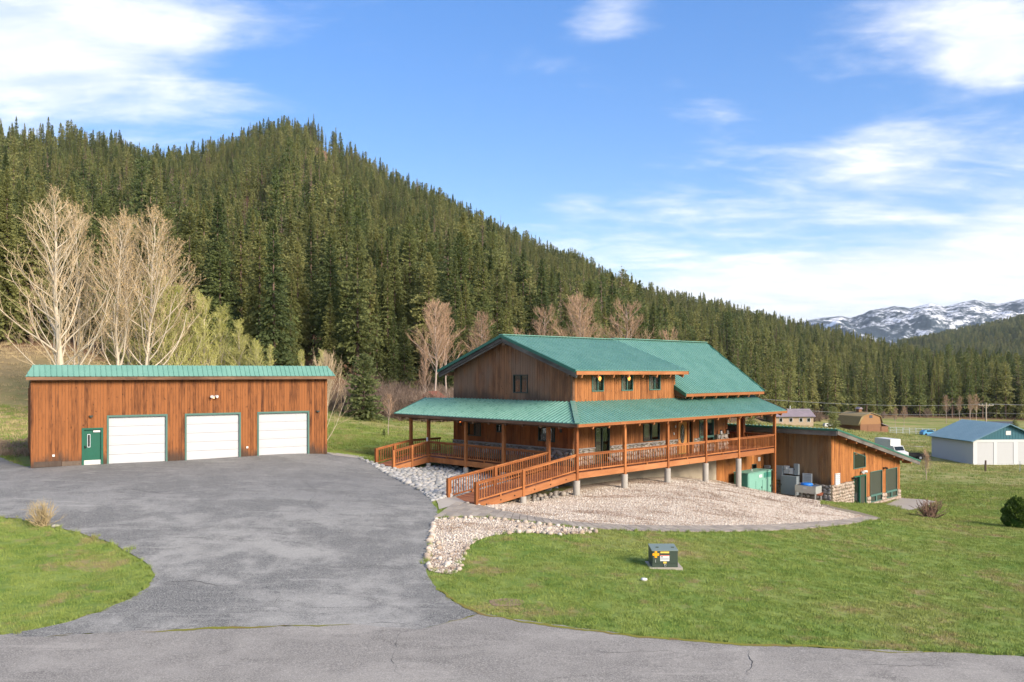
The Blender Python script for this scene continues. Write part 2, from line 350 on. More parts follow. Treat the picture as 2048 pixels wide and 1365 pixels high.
def asphalt(name, lo, hi, sp, newer=False):
    m, nt, b = material(name, .88, .25)
    pos = nt.n('ShaderNodeNewGeometry').outputs['Position']
    big = nt.noise(pos, .22, 6, .62, .4); mid = nt.noise(nt.scaled(pos, (1, .7, 1)), 1.1, 5, .65); fine = nt.noise(pos, 26, 3, .7); spk = nt.noise(pos, 60, 2, .6)
    f = nt.math('ADD', nt.math('MULTIPLY', big, .65), nt.math('MULTIPLY', mid, .35))
    c = nt.mix(nt.ramp(f, .42, .59), lo, hi)
    if newer:      # younger, darker asphalt laid towards the garage and house
        yy = nt.n('ShaderNodeSeparateXYZ', Vector=pos).outputs[1]
        c = nt.mix(nt.math('MULTIPLY', nt.ramp(nt.math('ADD', yy, nt.math('MULTIPLY_ADD', big, 26.0, -13.0)), 33, 45), .62), c, (.094, .096, .100))
    blot = nt.ramp(nt.noise(nt.scaled(pos, (.5, 1.2, 1)), .75, 6, .75, 1.0), .50, .66)
    c = nt.mix(nt.math('MULTIPLY', blot, .7), c, tuple(x * .66 for x in lo))
    scuff = nt.ramp(nt.noise(nt.scaled(pos, (.22, 1.6, 1)), 1.3, 6, .75, .6), .54, .70)
    c = nt.mix(nt.math('MULTIPLY', scuff, .65), c, tuple(min(1, x * 1.25) for x in hi))
    c = nt.mix(nt.math('MULTIPLY', nt.ramp(fine, .42, .66), .75), c, sp)
    c = nt.mix(nt.math('MULTIPLY', nt.ramp(nt.noise(pos, 11, 3, .75), .48, .72), .35), c, tuple(x * .7 for x in lo))
    c = nt.mix(nt.math('MULTIPLY', nt.ramp(spk, .60, .72), .35), c, (.42, .40, .38))
    c = nt.mix(nt.math('MULTIPLY', nt.ramp(nt.noise(pos, 44, 2, .6), .58, .70), .4), c, (.05, .05, .052))
    nt.put(b.inputs['Base Color'], c); bump(nt, b, nt.math('ADD', fine, nt.math('MULTIPLY', mid, .5)), .6, .012)
asphalt('asphalt_drive', (.105, .106, .102), (.295, .287, .264), (.40, .39, .355), True)
asphalt('asphalt_road', (.190, .178, .160), (.275, .257, .230), (.40, .375, .335))
m, nt, b = material('moss', .95, .1)
pos = nt.n('ShaderNodeNewGeometry').outputs['Position']
nt.put(b.inputs['Base Color'], nt.mix(nt.ramp(nt.noise(pos, 1.6, 4, .7), .46, .66), (.19, .19, .035), (.20, .135, .06)))
simple('crack_dark', (.045, .045, .045), .3, rough=.95)
m, nt, b = material('gravel_bed', .95, .15)
pos = nt.n('ShaderNodeNewGeometry').outputs['Position']
v1 = nt.n('ShaderNodeTexVoronoi'); nt.put(v1.inputs['Vector'], pos); v1.inputs['Scale'].default_value = 15
cc = nt.n('ShaderNodeSeparateColor', Color=v1.outputs['Color']).outputs[0]
c = nt.mix(cc, (.34, .26, .195), (.62, .53, .44))
litter = nt.ramp(nt.noise(nt.scaled(pos, (.7, 1.3, 1)), .55, 6, .72, .6), .56, .68)
c = nt.mix(nt.math('MULTIPLY', litter, .7), c, (.25, .165, .115))
nt.put(b.inputs['Base Color'], c); bump(nt, b, v1.outputs['Distance'], .8, .04)
# vegetation
def foliage(name, dark, light, yel, transl=.15):
    m, nt, b = material(name, .75, .12)
    pos = nt.n('ShaderNodeNewGeometry').outputs['Position']; oi = nt.n('ShaderNodeObjectInfo'); rnd = oi.outputs['Random']
    n_ = nt.noise(pos, .55, 3, .6); n0 = nt.noise(pos, .02, 3, .5)
    c = nt.mix(nt.ramp(nt.math('ADD', nt.math('MULTIPLY', n_, .5), nt.math('MULTIPLY', rnd, .5)), .2, .8), dark, light)
    c = nt.mix(nt.math('MULTIPLY', nt.ramp(nt.math('ADD', nt.math('MULTIPLY', rnd, .55), n0), .55, .95), .75), c, yel)
    c = nt.mix(nt.math('MULTIPLY', nt.ramp(nt.math('FRACT', nt.math('MULTIPLY', rnd, 7.31)), .72, .95), .5), c, tuple(x * .62 for x in dark))
    nt.put(b.inputs['Base Color'], c)
    tl = nt.n('ShaderNodeBsdfTranslucent'); nt.put(tl.inputs[0], c)
    ms = nt.n('ShaderNodeMixShader'); ms.inputs[0].default_value = transl
    nt.put(ms.inputs[1], b.outputs[0]); nt.put(ms.inputs[2], tl.outputs[0]); nt.put(m.node_tree.nodes['Material Output'].inputs['Surface'], ms.outputs[0])
foliage('fir_needles', (.115, .150, .060), (.235, .265, .098), (.310, .308, .112), .5)
foliage('pine_needles', (.150, .190, .070), (.270, .298, .110), (.335, .322, .125), .5)
foliage('young_pine_needles', (.17, .215, .09), (.29, .33, .13), (.36, .37, .15), .5)
foliage('field_grass_blade', (.15, .21, .045), (.24, .27, .08), (.36, .31, .14), .2)
foliage('shrub_leaves', (.030, .070, .012), (.075, .130, .025), (.10, .15, .03))
foliage('spring_leaf', (.38, .42, .075), (.50, .52, .12), (.54, .50, .15), .4)
foliage('catkin', (.40, .30, .14), (.50, .38, .19), (.52, .36, .18), .3)
simple('cottonwood_bark', (.53, .455, .35), .2, 4, rough=.85, orand=.2)
simple('cottonwood_twig', (.46, .355, .225), .15, 4, rough=.85, orand=.2)
simple('spring_twig', (.44, .42, .17), .2, 4, rough=.85, orand=.2)
simple('bare_soil', (.24, .17, .11), .35, 5, rough=.95, bmp=.5)
simple('alder_bark', (.36, .29, .25), .25, 4, rough=.85, orand=.3)
simple('alder_twig', (.38, .25, .165), .2, 4, rough=.85, orand=.25)
simple('conifer_bark', (.16, .11, .085), .3, 5, rough=.9, orand=.3)
simple('brush_twig', (.205, .150, .115), .25, 4, rough=.9, orand=.4)
simple('dry_grass', (.40, .31, .17), .25, 4, rough=.9, orand=.4)
simple('litter_twig', (.34, .25, .17), .25, 4, rough=.9, orand=.4)
simple('red_twig', (.19, .115, .085), .25, 4, rough=.9, orand=.3)
m, nt, b = material('far_forest', .9, .1)
pos = nt.n('ShaderNodeNewGeometry').outputs['Position']
nt.put(b.inputs['Base Color'], nt.mix(nt.noise(pos, .05, 5, .7), (.028, .048, .030), (.075, .10, .055)))
m, nt, b = material('snow_mountain', .85, .2)
geo = nt.n('ShaderNodeNewGeometry'); pos = geo.outputs['Position']
nz = nt.n('ShaderNodeSeparateXYZ', Vector=geo.outputs['Normal']).outputs[2]; hz = nt.n('ShaderNodeSeparateXYZ', Vector=pos).outputs[2]
tree_ = nt.math('ADD', nt.math('MULTIPLY', nt.noise(pos, .006, 8, .72), 1.0), nt.math('ADD', nt.math('MULTIPLY', nt.noise(pos, .035, 4, .8), .55), nt.math('MULTIPLY', hz, -.00042)))
c = nt.mix(nt.ramp(tree_, .50, .68), (.78, .80, .84), (.03, .05, .065))
nt.put(b.inputs['Base Color'], c)
# ------------------------------------------------------------------ mesh helpers
def setp(o, label=None, cat=None, group=None, kind=None):
    if label: o['label'] = label
    if cat: o['category'] = cat
    if group: o['group'] = group
    if kind: o['kind'] = kind
    return o
def link(name, me, parent=None, mat=None, loc=None, rot=None, scale=None):
    o = bpy.data.objects.new(name, me); COL.objects.link(o)
    if parent is not None: o.parent = parent
    if mat is not None and me is not None and not me.materials: me.materials.append(M[mat] if isinstance(mat, str) else mat)
    if loc is not None: o.location = loc
    if rot is not None: o.rotation_euler = rot
    if scale is not None: o.scale = scale
    return o
def empty(name, loc, rz=0.0, **kw):
    o = bpy.data.objects.new(name, None); COL.objects.link(o); o.location = loc; o.rotation_euler = (0, 0, rz)
    o.empty_display_size = .3
    return setp(o, **kw)
class MB:
    def __init__(s): s.v = []; s.f = []; s.m = []
    def add(s, vs, fs, mi=0):
        k = len(s.v); s.v += [tuple(p) for p in vs]; s.f += [tuple(i + k for i in f) for f in fs]; s.m += [mi] * len(fs); return s
    def hexa(s, p, mi=0):      # 8 points: bottom 0-3 ccw, top 4-7
        return s.add(p, [(3, 2, 1, 0), (4, 5, 6, 7), (0, 1, 5, 4), (1, 2, 6, 5), (2, 3, 7, 6), (3, 0, 4, 7)], mi)
    def box(s, x0, x1, y0, y1, z0, z1, mi=0):
        return s.hexa([(x0, y0, z0), (x1, y0, z0), (x1, y1, z0), (x0, y1, z0), (x0, y0, z1), (x1, y0, z1), (x1, y1, z1), (x0, y1, z1)], mi)
    def bar(s, a, b, w, h, up=(0, 0, 1), mi=0):   # rectangular bar a->b, w sideways, h along up
        a = Vector(a); b = Vector(b); d = (b - a).normalized(); side = d.cross(Vector(up)).normalized(); u = side.cross(d).normalized()
        c = []
        for p in (a, b):
            for sx, sz in ((-1, -1), (1, -1), (1, 1), (-1, 1)): c.append(p + side * (w / 2 * sx) + u * (h / 2 * sz))
        return s.add(c, [(0, 1, 2, 3), (7, 6, 5, 4), (0, 4, 5, 1), (1, 5, 6, 2), (2, 6, 7, 3), (3, 7, 4, 0)], mi)
    def tube(s, pts, rad, n=6, cap=True, mi=0):
        pts = [Vector(p) for p in pts]
        if not hasattr(rad, '__len__'): rad = [rad] * len(pts)
        k0 = len(s.v); prev = None
        for i, p in enumerate(pts):
            d = (pts[min(i + 1, len(pts) - 1)] - pts[max(i - 1, 0)])
            d = d.normalized() if d.length > 1e-9 else Vector((0, 0, 1))
            ref = Vector((0, 0, 1)) if abs(d.z) < .9 else Vector((1, 0, 0))
            if prev is None: x = d.cross(ref).normalized()
            else:
                x = prev - d * prev.dot(d); x = x.normalized() if x.length > 1e-6 else d.cross(ref).normalized()
            prev = x; y = d.cross(x)
            for j in range(n):
                a = 2 * math.pi * j / n; s.v.append(tuple(p + (x * math.cos(a) + y * math.sin(a)) * rad[i]))
        for i in range(len(pts) - 1):
            for j in range(n):
                a = k0 + i * n + j; b = k0 + i * n + (j + 1) % n; s.f.append((a, b, b + n, a + n)); s.m.append(mi)
        if cap:
            s.f.append(tuple(k0 + j for j in reversed(range(n)))); s.m.append(mi)
            s.f.append(tuple(k0 + (len(pts) - 1) * n + j for j in range(n))); s.m.append(mi)
        return s
    def cyl(s, x, y, z0, z1, r, n=16, r2=None, mi=0): return s.tube([(x, y, z0), (x, y, z1)], [r, r if r2 is None else r2], n, True, mi)
    def prism(s, poly, off, mi=0):     # polygon of 3d points extruded by vector off
        n = len(poly); off = Vector(off); a = [Vector(p) for p in poly]; b = [p + off for p in a]
        return s.add(a + b, [tuple(reversed(range(n))), tuple(range(n, 2 * n))] + [(i, (i + 1) % n, n + (i + 1) % n, n + i) for i in range(n)], mi)
    def mesh(s, name, mats, smooth=False, recalc=True):
        me = bpy.data.meshes.new(name); me.from_pydata(s.v, [], s.f)
        for mm in (mats if isinstance(mats, (list, tuple)) else [mats]): me.materials.append(M[mm])
        if any(s.m): me.polygons.foreach_set('material_index', s.m)
        if recalc:
            bm = bmesh.new(); bm.from_mesh(me); bmesh.ops.recalc_face_normals(bm, faces=bm.faces); bm.to_mesh(me); bm.free()
        if smooth: me.polygons.foreach_set('use_smooth', [True] * len(me.polygons))
        me.update(); return me
    def build(s, name, mats, parent=None, smooth=False, loc=None, recalc=True, **kw):
        return setp(link(name, s.mesh(name, mats, smooth, recalc), parent, loc=loc), **kw)

# ---- bevel helper for hard boxes seen close
def bevelled(o, w=.01):
    md = o.modifiers.new('bevel', 'BEVEL'); md.width = w; md.segments = 2; md.limit_method = 'ANGLE'; return o

# ------------------------------------------------------------------ ground sheet
def axis(segs):
    r = []
    for a, b, st in segs: r += list(np.arange(a, b, st))
    return np.array(r + [segs[-1][1]])
gx = axis([(-6000, -1500, 500), (-1500, -600, 100), (-600, -60, 9), (-60, -36, 2), (-36, 40, .8), (40, 80, 2), (80, 800, 9), (800, 2000, 100), (2000, 7000, 500)])
gy = axis([(-3000, -300, 300), (-300, -20, 20), (-20, 12, 2), (12, 64, .8), (64, 130, 2), (130, 900, 9), (900, 2000, 100), (2000, 7000, 500)])
GX, GY = np.meshgrid(gx, gy); GZ = H(GX.ravel(), GY.ravel()).reshape(GX.shape)
far = (GY > 1000) | (np.abs(GX) > 900); GZ = np.where(far & (GZ > 5), np.minimum(GZ, 5), GZ)
nx, ny = len(gx), len(gy)
vv = np.stack([GX.ravel(), GY.ravel(), GZ.ravel()], 1)
ii = np.arange(nx * ny).reshape(ny, nx); ff = np.stack([ii[:-1, :-1].ravel(), ii[:-1, 1:].ravel(), ii[1:, 1:].ravel(), ii[1:, :-1].ravel()], 1)
me = bpy.data.meshes.new('ground'); me.from_pydata(vv.tolist(), [], ff.tolist()); me.polygons.foreach_set('use_smooth', [True] * len(me.polygons))
PX = CXP + FPX * vv[:, 0] / np.maximum(vv[:, 1], 20); yg, Dr, Df = skyline(np.clip(PX, -700, 3300))
tt = (vv[:, 1] - Df)
cov = np.zeros((len(vv), 4), np.float32); cov[:, 3] = 1
cov[:, 1] = np.clip((tt + 4) / 6, 0, 1) * (vv[:, 1] > 60)
cov[:, 0] = np.clip((-vv[:, 0] - 30) / 8, 0, 1) * np.clip((vv[:, 1] - 62) / 14, 0, 1) * np.clip((-tt + 6) / 5, 0, 1) * (.75 + .25 * np.sin(vv[:, 0] * .3))
lit_ = np.clip((-vv[:, 0] - 27.5) / 3, 0, 1) * np.clip((vv[:, 1] - 50) / 3, 0, 1) * np.clip((64 - vv[:, 1]) / 6, 0, 1); cov[:, 1] = np.maximum(cov[:, 1], lit_ * .9)
cov[:, 2] = np.clip((vv[:, 1] - 60) / 25, 0, 1)
ca = me.color_attributes.new('cover', 'FLOAT_COLOR', 'POINT'); ca.data.foreach_set('color', cov.ravel())
setp(link('ground', me, mat='ground'), 'grassy ground sloping from the driveway down to the valley fields', 'ground', kind='structure')

def drape(name, poly, mat, off, step=.9, label=None, cat=None, kind='structure', parent=None, ragged=0.0):
    """flat sheet cut to a world polygon and laid on the terrain"""
    P = [Vector((p[0], p[1])) for p in poly]; B = []; rgd = random.Random(len(poly))
    for i in range(len(P)):
        a, b = P[i], P[(i + 1) % len(P)]; n = max(1, int((b - a).length / (step if not ragged else .3)))
        for k in range(n):
            q = a.lerp(b, k / n)
            if ragged and i % 1 == 0: q = q + Vector((rgd.uniform(-1, 1), rgd.uniform(-1, 1))) * ragged
            B.append(q)
    xs = [p.x for p in B]; ys = [p.y for p in B]
    X, Y = np.meshgrid(np.arange(min(xs), max(xs), step), np.arange(min(ys), max(ys), step)); X = X.ravel(); Y = Y.ravel()
    k = inpoly(X, Y, [(p.x, p.y) for p in B]); inn = [Vector((x, y)) for x, y in zip(X[k], Y[k])]
    n = len(B)
    vs, es, fs, *_ = delaunay_2d_cdt(B + inn, [(i, (i + 1) % n) for i in range(n)], [], 1, 1e-4)
    x = np.array([p.x for p in vs]); y = np.array([p.y for p in vs]); z = H(x, y) + off
    me = bpy.data.meshes.new(name); me.from_pydata(np.stack([x, y, z], 1).tolist(), [], [list(f) for f in fs])
    me.polygons.foreach_set('use_smooth', [True] * len(me.polygons))
    bm = bmesh.new(); bm.from_mesh(me)
    for f in bm.faces:
        if f.normal.z < 0: f.normal_flip()
    bm.to_mesh(me); bm.free()
    return setp(link(name, me, parent, mat), label, cat, kind=kind)
def wpoly(pxs): return [tuple(at(*p)[:2]) for p in pxs]
def smooth_poly(p, it=2, closed=True):
    for _ in range(it):
        q = []
        for i in range(len(p) if closed else len(p) - 1):
            a = p[i]; b = p[(i + 1) % len(p)]
            q += [(a[0] * .75 + b[0] * .25, a[1] * .75 + b[1] * .25), (a[0] * .25 + b[0] * .75, a[1] * .25 + b[1] * .75)]
        p = q if closed else [p[0]] + q + [p[-1]]
    return p
# outlines read from the photograph, laid out on the terrain
drive_right = smooth_poly(wpoly([(655, 908), (700, 912), (745, 930), (800, 962), (846, 986), (868, 1008), (876, 1030), (868, 1060), (858, 1092), (851, 1122), (851, 1146), (864, 1172), (892, 1196), (930, 1216), (962, 1230)]), 2, False)
road_top_right = smooth_poly(wpoly([(962, 1230), (1060, 1246), (1160, 1259), (1300, 1277), (1450, 1290), (1700, 1302), (2048, 1316)]), 2, False) + [(22, 22.0), (40, 21.0)]
island = smooth_poly(wpoly([(0, 1273), (120, 1250), (210, 1222), (270, 1196), (300, 1171), (309, 1150), (300, 1133), (260, 1105), (200, 1080), (130, 1060), (60, 1043), (0, 1036)]), 2, False)
joint = wpoly([(962, 1230), (900, 1246), (830, 1262), (700, 1252), (520, 1256), (330, 1262), (180, 1270), (100, 1278)])
gL = (-26.07, 46.16); gE = (math.sin(math.radians(59.29)), math.cos(math.radians(59.29))); gN = (-gE[1], gE[0])
def gp(a, b): return (gL[0] + gE[0] * a + gN[0] * b, gL[1] + gE[1] * a + gN[1] * b)
drive_poly = drive_right + joint[1:] + [island[0]] + island[1:] + [(-30, 30.5), (-42, 33), (-44, 52), (-31, 51.6)] + [gp(-.3, 1.0), gp(16.8, .6)]
isl0 = island[0]
road_poly = road_top_right + [(40, 4), (-50, 4), (-50, 14), (-24, 18.5), (isl0[0], isl0[1])] + [tuple(p) for p in reversed(joint)][0:]
drape('driveway', drive_poly, 'asphalt_drive', .030, ragged=.07, label='worn grey asphalt driveway spreading in front of the garage', cat='driveway')
drape('road', road_poly, 'asphalt_road', .036, ragged=.06, label='grey asphalt road crossing the foreground', cat='road')
def ribbon(name, pxs, w, mat, off, parent, seed=0, amp=.5):
    rng = random.Random(seed); P = [Vector((p.x, p.y)) for p in (at(*q) for q in pxs)]; pts = []
    for i in range(len(P) - 1):
        n = max(2, int((P[i + 1] - P[i]).length / .12))
        pts += [P[i].lerp(P[i + 1], k / n) for k in range(n)]
    mb = MB(); prev = None; wob = 0; wid = w; side_l = []
    for i, p in enumerate(pts):
        d = (pts[min(i + 1, len(pts) - 1)] - pts[max(0, i - 1)]).normalized(); s = Vector((-d.y, d.x))
        wob += rng.uniform(-.05, .05); wob *= .93; wid = max(.1 * w, min(2.2 * w, wid + rng.uniform(-.4, .4) * w)); tp__ = min(1.0, min(i, len(pts) - 1 - i) / 9.0)
        c = p + s * wob; side_l.append((c + s * wid * tp__ / 2, c - s * wid * tp__ / 2))
    x = np.array([q.x for ab in side_l for q in ab]); y = np.array([q.y for ab in side_l for q in ab]); z = H(x, y) + off
    vs = np.stack([x, y, z], 1).tolist(); fs = [(2 * i, 2 * i + 1, 2 * i + 3, 2 * i + 2) for i in range(len(side_l) - 1)]
    me = bpy.data.meshes.new(name); me.from_pydata(vs, [], fs)
    return link(name, me, parent, mat)
road_o = bpy.data.objects['road']; drv_o = bpy.data.objects['driveway']
ribbon('moss_strip', [(962, 1230), (930, 1240), (900, 1246), (872, 1256)], .10, 'moss', .043, road_o, 1)
ribbon('moss_strip', [(715, 1251), (640, 1253), (520, 1256), (400, 1257), (330, 1262), (270, 1263)], .085, 'moss', .043, road_o, 2)
ribbon('moss_strip', [(150, 1270), (100, 1278), (75, 1284)], .16, 'moss', .043, road_o, 3)
ribbon('moss_strip', [(240, 1213), (215, 1223), (150, 1240), (120, 1247)], .12, 'moss', .037, drv_o, 4)
ribbon('moss_strip', [(870, 1178), (905, 1203), (940, 1221), (975, 1233), (1040, 1244), (1110, 1253), (1200, 1264), (1300, 1277), (1450, 1290), (1600, 1297), (1800, 1306), (2040, 1316)], .075, 'moss', .043, road_o, 5)
ribbon('moss_strip', [(745, 1097), (762, 1095)], .07, 'moss', .037, drv_o, 6)
ribbon('crack', [(870, 1256), (810, 1270), (795, 1282), (800, 1300), (788, 1322), (795, 1345), (806, 1364)], .022, 'crack_dark', .043, road_o, 7)
ribbon('crack', [(715, 1251), (760, 1247), (800, 1246), (850, 1256)], .02, 'crack_dark', .043, road_o, 8)
for k_, cp in enumerate(([(300, 1170), (380, 1165), (450, 1172), (520, 1168)], [(520, 1168), (560, 1190), (550, 1215), (575, 1240)], [(640, 1095), (700, 1092), (742, 1097)], [(762, 1095), (800, 1092), (850, 1095)], [(180, 985), (260, 980), (330, 990), (420, 986)], [(600, 960), (640, 985), (620, 1010), (660, 1040)])):
    ribbon('crack', cp, .016, 'crack_dark', .037, drv_o, 20 + k_)
for k_, cp in enumerate(([(1150, 1300), (1250, 1310), (1330, 1306), (1420, 1320)], [(1700, 1330), (1800, 1336), (1900, 1332)], [(300, 1310), (330, 1335), (310, 1362)], [(1500, 1300), (1510, 1330), (1490, 1362)])):
    ribbon('crack', cp, .014, 'crack_dark', .043, road_o, 40 + k_)
ribbon('crack', [(330, 1262), (250, 1258), (200, 1250)], .02, 'crack_dark', .043, road_o, 9)

# gravel mound, rock bed, path
path_in = wpoly([(912, 1006), (960, 1012), (1000, 1021), (1060, 1034), (1120, 1043), (1200, 1050), (1300, 1053), (1420, 1054), (1560, 1051), (1680, 1042), (1735, 1035)])
path_out = wpoly([(868, 1036), (920, 1034), (985, 1035), (1050, 1043), (1120, 1051), (1200, 1060), (1300, 1064), (1420, 1066), (1560, 1063), (1690, 1052), (1766, 1038)])
path_back = wpoly([(1766, 1038), (1715, 1024), (1668, 1015), (1650, 1009)]); path_back_in = wpoly([(1735, 1035), (1700, 1027), (1660, 1018), (1640, 1010)])
gravel_poly = smooth_poly(path_in, 1, False) + path_back_in[1:] + [hc(22.9, -2.7), hc(21.9, .3), hc(17.2, 2.0), hc(2.2, 2.0), hc(0, 1.2), hc(-5.5, .35), hc(-7.4, -.4)]
drape('gravel_bed', gravel_poly, 'gravel_bed', .02, label='pale gravel slope below the porch', cat='gravel bed')
drape('path', smooth_poly(path_out, 1, False) + path_back[1:] + list(reversed(smooth_poly(path_in, 1, False) + path_back_in[1:])), 'mortar', .020, .6, 'curved paver path around the foot of the gravel slope', 'path')
rock_poly = [tuple(p) for p in drive_right if p[1] > at(872, 1008)[1] and p[1] < at(700, 914)[1]] + [hc(-6.9, 2.2), hc(-.2, 2.2), hc(2.1, 2.4), hc(2.1, 12.4), hc(-.1, 12.4), hc(-2.8, 12.4)]
# order the outline: driveway edge runs from far to near
drape('rock_bed', rock_poly, 'dark_rock', .012, label='bed of grey river rocks between ramps and driveway', cat='rock bed')
swale_poly = smooth_poly(wpoly([(868, 1038), (920, 1036), (985, 1037), (1050, 1045), (1120, 1053), (1196, 1062), (1180, 1068), (1120, 1071), (1060, 1066), (1010, 1068), (960, 1078), (935, 1095), (922, 1120), (916, 1146), (900, 1150), (870, 1146), (853, 1140), (853, 1120), (860, 1090), (868, 1062)]), 1)
drape('gravel_strip', swale_poly, 'gravel_bed', .02, .6, 'pale gravel strip between the driveway and the lawn', 'gravel strip')
pad_poly = wpoly([(866, 990), (904, 991), (934, 1006), (905, 1013), (878, 1021), (876, 1010)])
drape('concrete_pad', pad_poly, 'concrete_pad', .045, .6, 'small concrete pad at the foot of the wooden ramp', 'concrete pad')
apad = [hc(u, v) for u, v in ((22.6, -4.0), (23.7, -4.2), (23.7, .2), (22.2, .2))]
drape('concrete_pad', apad, 'concrete_pad', .035, .6, 'concrete pad under the steel wash sink', 'concrete pad')
patio_poly = wpoly([(1772, 1010), (1800, 997), (1846, 1000), (1872, 1004), (1858, 1012), (1815, 1022)])
drape('patio', patio_poly, 'concrete_pad', .035, .6, 'concrete patio at the far end of the wood annex', 'patio')
drape('dirt_track', [(xat(1795, 152), 152), (xat(1900, 150), 150), (xat(2100, 149), 149), (xat(2100, 153), 153), (xat(1900, 154), 154), (xat(1795, 156), 156)], 'concrete_pad', .06, 2.0, 'pale farm track crossing the field behind the truck', 'track')
drape('walkway', [gp(16.75, -.5), gp(18.4, -.9), gp(19.3, .2), gp(18.2, 1.2), gp(16.75, 1.4)], 'concrete_pad', .045, .6, 'short pale concrete walkway at the right corner of the garage', 'walkway')
dirt_poly = smooth_poly(wpoly([(972, 1203), (1000, 1197), (1040, 1200), (1052, 1207), (1035, 1215), (990, 1214)]), 1)
drape('dirt_patch', dirt_poly, 'bare_soil', .012, .3, 'small bare patch of brown soil in the lawn by the road', 'soil patch', ragged=.06)
NO_GRASS = [drive_poly, road_poly, gravel_poly, rock_poly, swale_poly, pad_poly, apad, patio_poly, [gp(-.5, -.5), gp(17, -.5), gp(17, 10), gp(-.5, 10)],
            [hc(-7.5, -.3), hc(21.8, -.3), hc(24, -3.3), hc(36.5, -3.3), hc(36.5, 15), hc(0, 15), hc(-3.2, 14.6), hc(-3.2, 12), hc(-7.5, 2.4)],
            smooth_poly(path_out, 1, False) + path_back[1:] + list(reversed(smooth_poly(path_in, 1, False) + path_back_in[1:]))]

